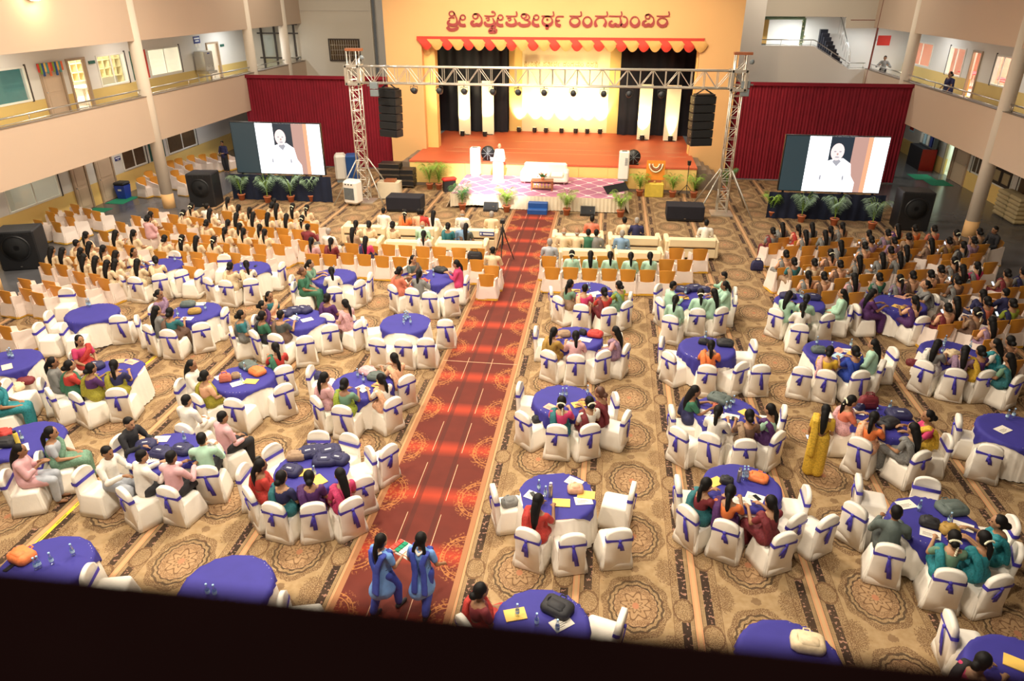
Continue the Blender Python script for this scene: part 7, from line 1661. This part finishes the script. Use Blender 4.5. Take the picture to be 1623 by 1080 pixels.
def legs_of(h, stride, r0, r1):
    out = []
    for s in (-1, 1):
        f = s*stride; kn = (s*0.085, 0.04+f*0.35, h*0.29); an = (s*0.08, f*0.55-0.02, 0.12); out += [C((s*0.085, 0, h*0.53), r0, kn, r0*0.85), C(kn, r0*0.85, an, r1)]
    return out
UB, UD = (.16, .34, .72), (.045, .075, .42)
for i, (px, py, stride, hs, lab) in enumerate(((597, 858, 0.35, 'pony', 'schoolgirl in blue tunic walking up red carpet carrying a tray'), (661, 856, -0.3, 'braids', 'schoolgirl in blue tunic with two braids walking on red carpet'))):
    h = 1.50
    if i == 0: el, wr = ((-0.21, 0.05, 1.0), (0.21, 0.03, 0.98)), ((-0.02, 0.28, 0.98), (0.14, 0.27, 0.97))
    else: el, wr = ((-0.22, 0.0, 0.98), (0.23, 0.0, 0.98)), ((-0.18, 0.10, 0.78), (0.24, 0.18, 0.84))
    cs, hc, sh = stand_body(h, el, wr, stride)
    tun = [C((0, -0.01, h-0.38), 0.128, (0, 0, h*0.63), 0.118), C((-0.12, -0.01, h-0.315), 0.066, (0.12, -0.01, h-0.315), 0.066), C((0, 0, h*0.6), 0.13, (0, -0.03, h*0.35), 0.19), C((0, -0.05, h*0.4), 0.16, (-0.06, -0.09, h*0.31), 0.15)]
    for s in (0, 1): tun += [C(((-1, 1)[s]*sh[0], sh[1], sh[2]), 0.06, tuple(Vector(((-1, 1)[s]*sh[0], sh[1], sh[2])).lerp(Vector(el[s]), 0.6)), 0.055)]
    dup = []
    for s in (-1, 1):
        pth = [(s*0.11, 0.10, h-0.55), (s*0.115, 0.06, h-0.27), (s*0.11, -0.11, h-0.29), (s*0.065, -0.155, h-0.44), (0.02+s*(0.02 if i == 0 else 0.07), -0.165, h-0.60), (0.03+s*(0.02 if i == 0 else 0.085), -0.225, h-0.95)]
        for a, b_ in zip(pth, pth[1:]):
            for w_ in (-0.028, 0.0, 0.028): dup.append(C((a[0]+w_, a[1], a[2]), 0.024, (b_[0]+w_, b_[1], b_[2]), 0.024))
    belt = [E_((0, 0, h*0.615), (0.137, 0.137, 0.022))]
    col = [C((-0.07, -0.07, h-0.245), 0.022, (0, -0.125, h-0.30), 0.022), C((0.07, -0.07, h-0.245), 0.022, (0, -0.125, h-0.30), 0.022)]
    p = P(px+6, py, h-0.10); 
    g = standing('person', (p.x, p.y, 0.012), radians(28 if i == 0 else 10), cs, [('tunic', tun, UB, 'cloth'), ('dupatta', dup, UD, 'cloth'), ('trousers', legs_of(h, stride, 0.095, 0.06), UD, 'cloth'), ('belt', belt, (.03, .04, .09), 'cloth'), ('collar', col, 'wh', 'cloth'), ('shoes', [C((s*0.08, s*stride*0.55-0.05, 0.04), 0.045, (s*0.08, s*stride*0.55+0.12, 0.035), 0.035) for s in (-1, 1)], 'bk', 'cloth')], hc, hs, skin=0)
    tag(g, lab, 'person', 'schoolgirls on the red carpet')
    if i == 0:
        a = radians(28); f = azdir(a); rt = Vector((f.y, -f.x, 0)); tp = p + f*0.40 + rt*0.06
        t = empty('snack_tray', (tp.x, tp.y, 0.96), -a); B('tray', 'paper', -0.2, 0.2, -0.14, 0.14, 0, 0.03, t, 0.01)
        for k in range(12): B('snack_packet', ('swag_red', 'mat_green', 'paper', 'room_pink')[k % 4], -0.18+(k % 4)*0.09, -0.105+(k % 4)*0.09, -0.12+(k//4)*0.08, -0.05+(k//4)*0.08, 0.03, 0.055, t)
        tag(t, 'tray of small red and green packets held by the schoolgirl', 'tray')
def saree_stand(px, py, h, az, top, bot, hs, lab, z=0.0, el=None, wr=None, skin=1):
    el = el or ((-0.2, 0.02, h*0.62), (0.2, 0.02, h*0.62)); wr = wr or ((-0.17, 0.12, h*0.5), (0.12, 0.2, h*0.58))
    cs, hc, sh = stand_body(h, el, wr)
    bl = [C((0, -0.01, h*0.68), 0.112, (0, -0.01, h-0.38), 0.125)] + [C((s*sh[0], sh[1], sh[2]), 0.06, tuple(Vector((s*sh[0], sh[1], sh[2])).lerp(Vector(el[(s+1)//2]), 0.6)), 0.052) for s in (-1, 1)]
    sk = [C((-0.06, 0, h*0.56), 0.13, (0.06, 0, h*0.56), 0.13), C((-0.06, 0, h*0.5), 0.135, (-0.08, 0, 0.12), 0.12), C((0.06, 0, h*0.5), 0.135, (0.08, 0, 0.12), 0.12), C((0, 0.03, h*0.5), 0.13, (0, 0.06, 0.1), 0.12)]
    pal = [(0.12, 0.08, h*0.62), (0, 0.125, h*0.70), (-0.11, 0.05, h-0.27), (-0.11, -0.1, h-0.33), (-0.09, -0.14, h*0.6), (-0.1, -0.16, h*0.35)]
    for a, b_ in zip(pal, pal[1:]): sk += [C(a, 0.045, b_, 0.05), C((a[0]-0.05, a[1], a[2]), 0.04, (b_[0]-0.05, b_[1], b_[2]), 0.045)]
    p = P(px, py, z+h-0.1)
    g = standing('person', (p.x, p.y, z), radians(az), cs, [('blouse', bl, top, 'cloth'), ('saree', sk, bot, 'cloth_print')], hc, hs, skin=skin)
    return tag(g, lab, 'person')
saree_stand(1309, 650, 1.60, 15, 'ye', 'ye', 'long', 'woman in mustard yellow saree standing between right tables holding phone')
yw = [g for g in LABELS['woman in mustard yellow saree standing between right tables holding phone']][0]; hv = yw.location + Matrix.Rotation(-radians(15), 3, 'Z') @ Vector((-0.185, 0.20, 0.715)); ph = empty('phone', tuple(hv)); bo_ = link('phone_body', phone_m, ph); link('phone_screen', MB().box(-0.034, 0.034, -0.068, 0.068, 0.009, 0.0095).mesh('phone_screen', 'phone_lit'), bo_); tag(ph, 'lit phone in the hand of the standing yellow saree woman', 'phone')
# speaker at the podium
def suit_stand(loc, h, az, top, bot, hs, lab, skin=1, el=None, wr=None):
    el = el or ((-0.22, 0.05, h*0.62), (0.22, 0.05, h*0.62)); wr = wr or ((-0.14, 0.26, h*0.64), (0.14, 0.26, h*0.64))
    cs, hc, sh = stand_body(h, el, wr)
    t = [C((0, 0, h*0.52), 0.145, (0, -0.01, h*0.68), 0.125), C((0, -0.01, h*0.68), 0.125, (0, -0.01, h-0.36), 0.135), C((-0.12, -0.01, h-0.31), 0.068, (0.12, -0.01, h-0.31), 0.068)]
    for s in (-1, 1): t += [C((s*sh[0], sh[1], sh[2]), 0.062, el[(s+1)//2], 0.054), C(el[(s+1)//2], 0.054, tuple(Vector(el[(s+1)//2]).lerp(Vector(wr[(s+1)//2]), 0.8)), 0.044)]
    g = standing('person', loc, radians(az), cs, [('shirt', t, top, 'cloth'), ('trousers', legs_of(h, 0, 0.105, 0.07), bot, 'cloth')], hc, hs, skin=skin)
    return tag(g, lab, 'person')
suit_stand((pod.location.x, pod.location.y+0.42, zp), 1.66, 180, 'wh', 'wh', 'bald', 'person in white standing behind the bright podium', skin=2)
q = PX(1394, 118, XR+0.35); suit_stand((q.x+0.15, q.y+0.1, ZF), 1.5, 200, 'gy', 'bk', 'short', 'person in dark clothes leaning on rail at right gallery corner', skin=3, el=((-0.35, 0.1, 0.95), (0.35, 0.1, 0.95)), wr=((-0.2, 0.3, 1.05), (0.2, 0.3, 1.05)))
q = PX(1501, 126, XR+0.4); saree_stand(0, 0, 1.5, 250, 'nv', 'nv', 'bun', 'woman in navy saree leaning on the right gallery rail', ZF).location = (q.x+0.1, q.y, ZF)
q = P(380, 265); suit_stand((P(353, 233, 1.3).x, P(353, 233, 1.3).y, 0), 1.6, 180, 'nv', 'bk', 'short', 'person in navy standing in far left corridor', skin=1)
# man in black turned sideways at the right edge
p = P(1578, 366, HZ); p.z = 0; s_ = put_orange(p, radians(255), 'right rows'); g = person('m', p, radians(255), 'bk', 'bk', 'short', 'lap'); tag(g, 'man in black shirt sitting sideways beside the right column', 'person', 'seated guests'); tag(s_[3], 'orange-backed chair under the man in black by right column', 'chair', 'orange chairs in rows')
# sign board on the left sofa and bag on an orange chair
q = P(769, 378, 0.62); sofz = min(allsof, key=lambda s: (s.location-Vector((q.x, q.y+0.4, 0))).length); g = empty('reserved_sign', (q.x, sofz.location.y-0.452, 0.60)); B('board', 'sign_blue', -0.27, 0.27, -0.01, 0.01, 0, 0.14, g); B('lettering', 'letter_white', -0.14, 0.24, -0.014, -0.01, 0.04, 0.10, g); B('emblem', 'letter_white', -0.25, -0.19, -0.014, -0.01, 0.03, 0.11, g); tag(g, 'blue sign strip with white lettering on left sofa back', 'sign')
q = P(753, 410, 0.5); g = put_bag((q.x, q.y, 0.46), .5, 'bk', .3); tag(g, 'black bag lying on an orange chair near the carpet', 'bag')
q = P(1205, 414, 0.3); g = put_bag((q.x-0.1, q.y-0.1, 0.0), .42, 'nv', .34); tag(g, 'dark blue bag hanging at the front left of right rows', 'bag')
q = P(1432, 522, 0.2); g = put_bag((q.x, q.y, 0.0), .45, 'nv', .36); tag(g, 'dark blue bag on the floor beside a lone right chair', 'bag')
# yellow tape on the carpet
for a, b_, nm in (((15, 905), (170, 752), 'yellow printed tape strip on carpet at lower left'), ((205, 590), (300, 530), 'yellow tape strip on carpet between left tables')):
    A, Bq = P(*a), P(*b_); x = (A.x+Bq.x)/2
    g = empty('floor_tape', (x, (A.y+Bq.y)/2, 0.0)); L = (Bq.y-A.y)/2; B('tape', 'tape_yellow', -0.035, 0.035, -L, L, 0.0, 0.002, g)
    for k in range(int(L*4)): B('tape_print', 'frame_dark', -0.008, 0.008, -L+0.15+k*0.5, -L+0.42+k*0.5, 0.002, 0.0025, g)
    tag(g, nm, 'tape')
dups = {l: len(v) for l, v in LABELS.items() if len(v) > 1}
print('objects', len(bpy.data.objects), 'seats', len(SEATS), 'people', npers[0], 'dup labels', len(dups), list(dups.items())[:8])
print('long labels', [l for l in LABELS if len(l.split()) > 16][:10], 'short', [l for l in LABELS if len(l.split()) < 4])
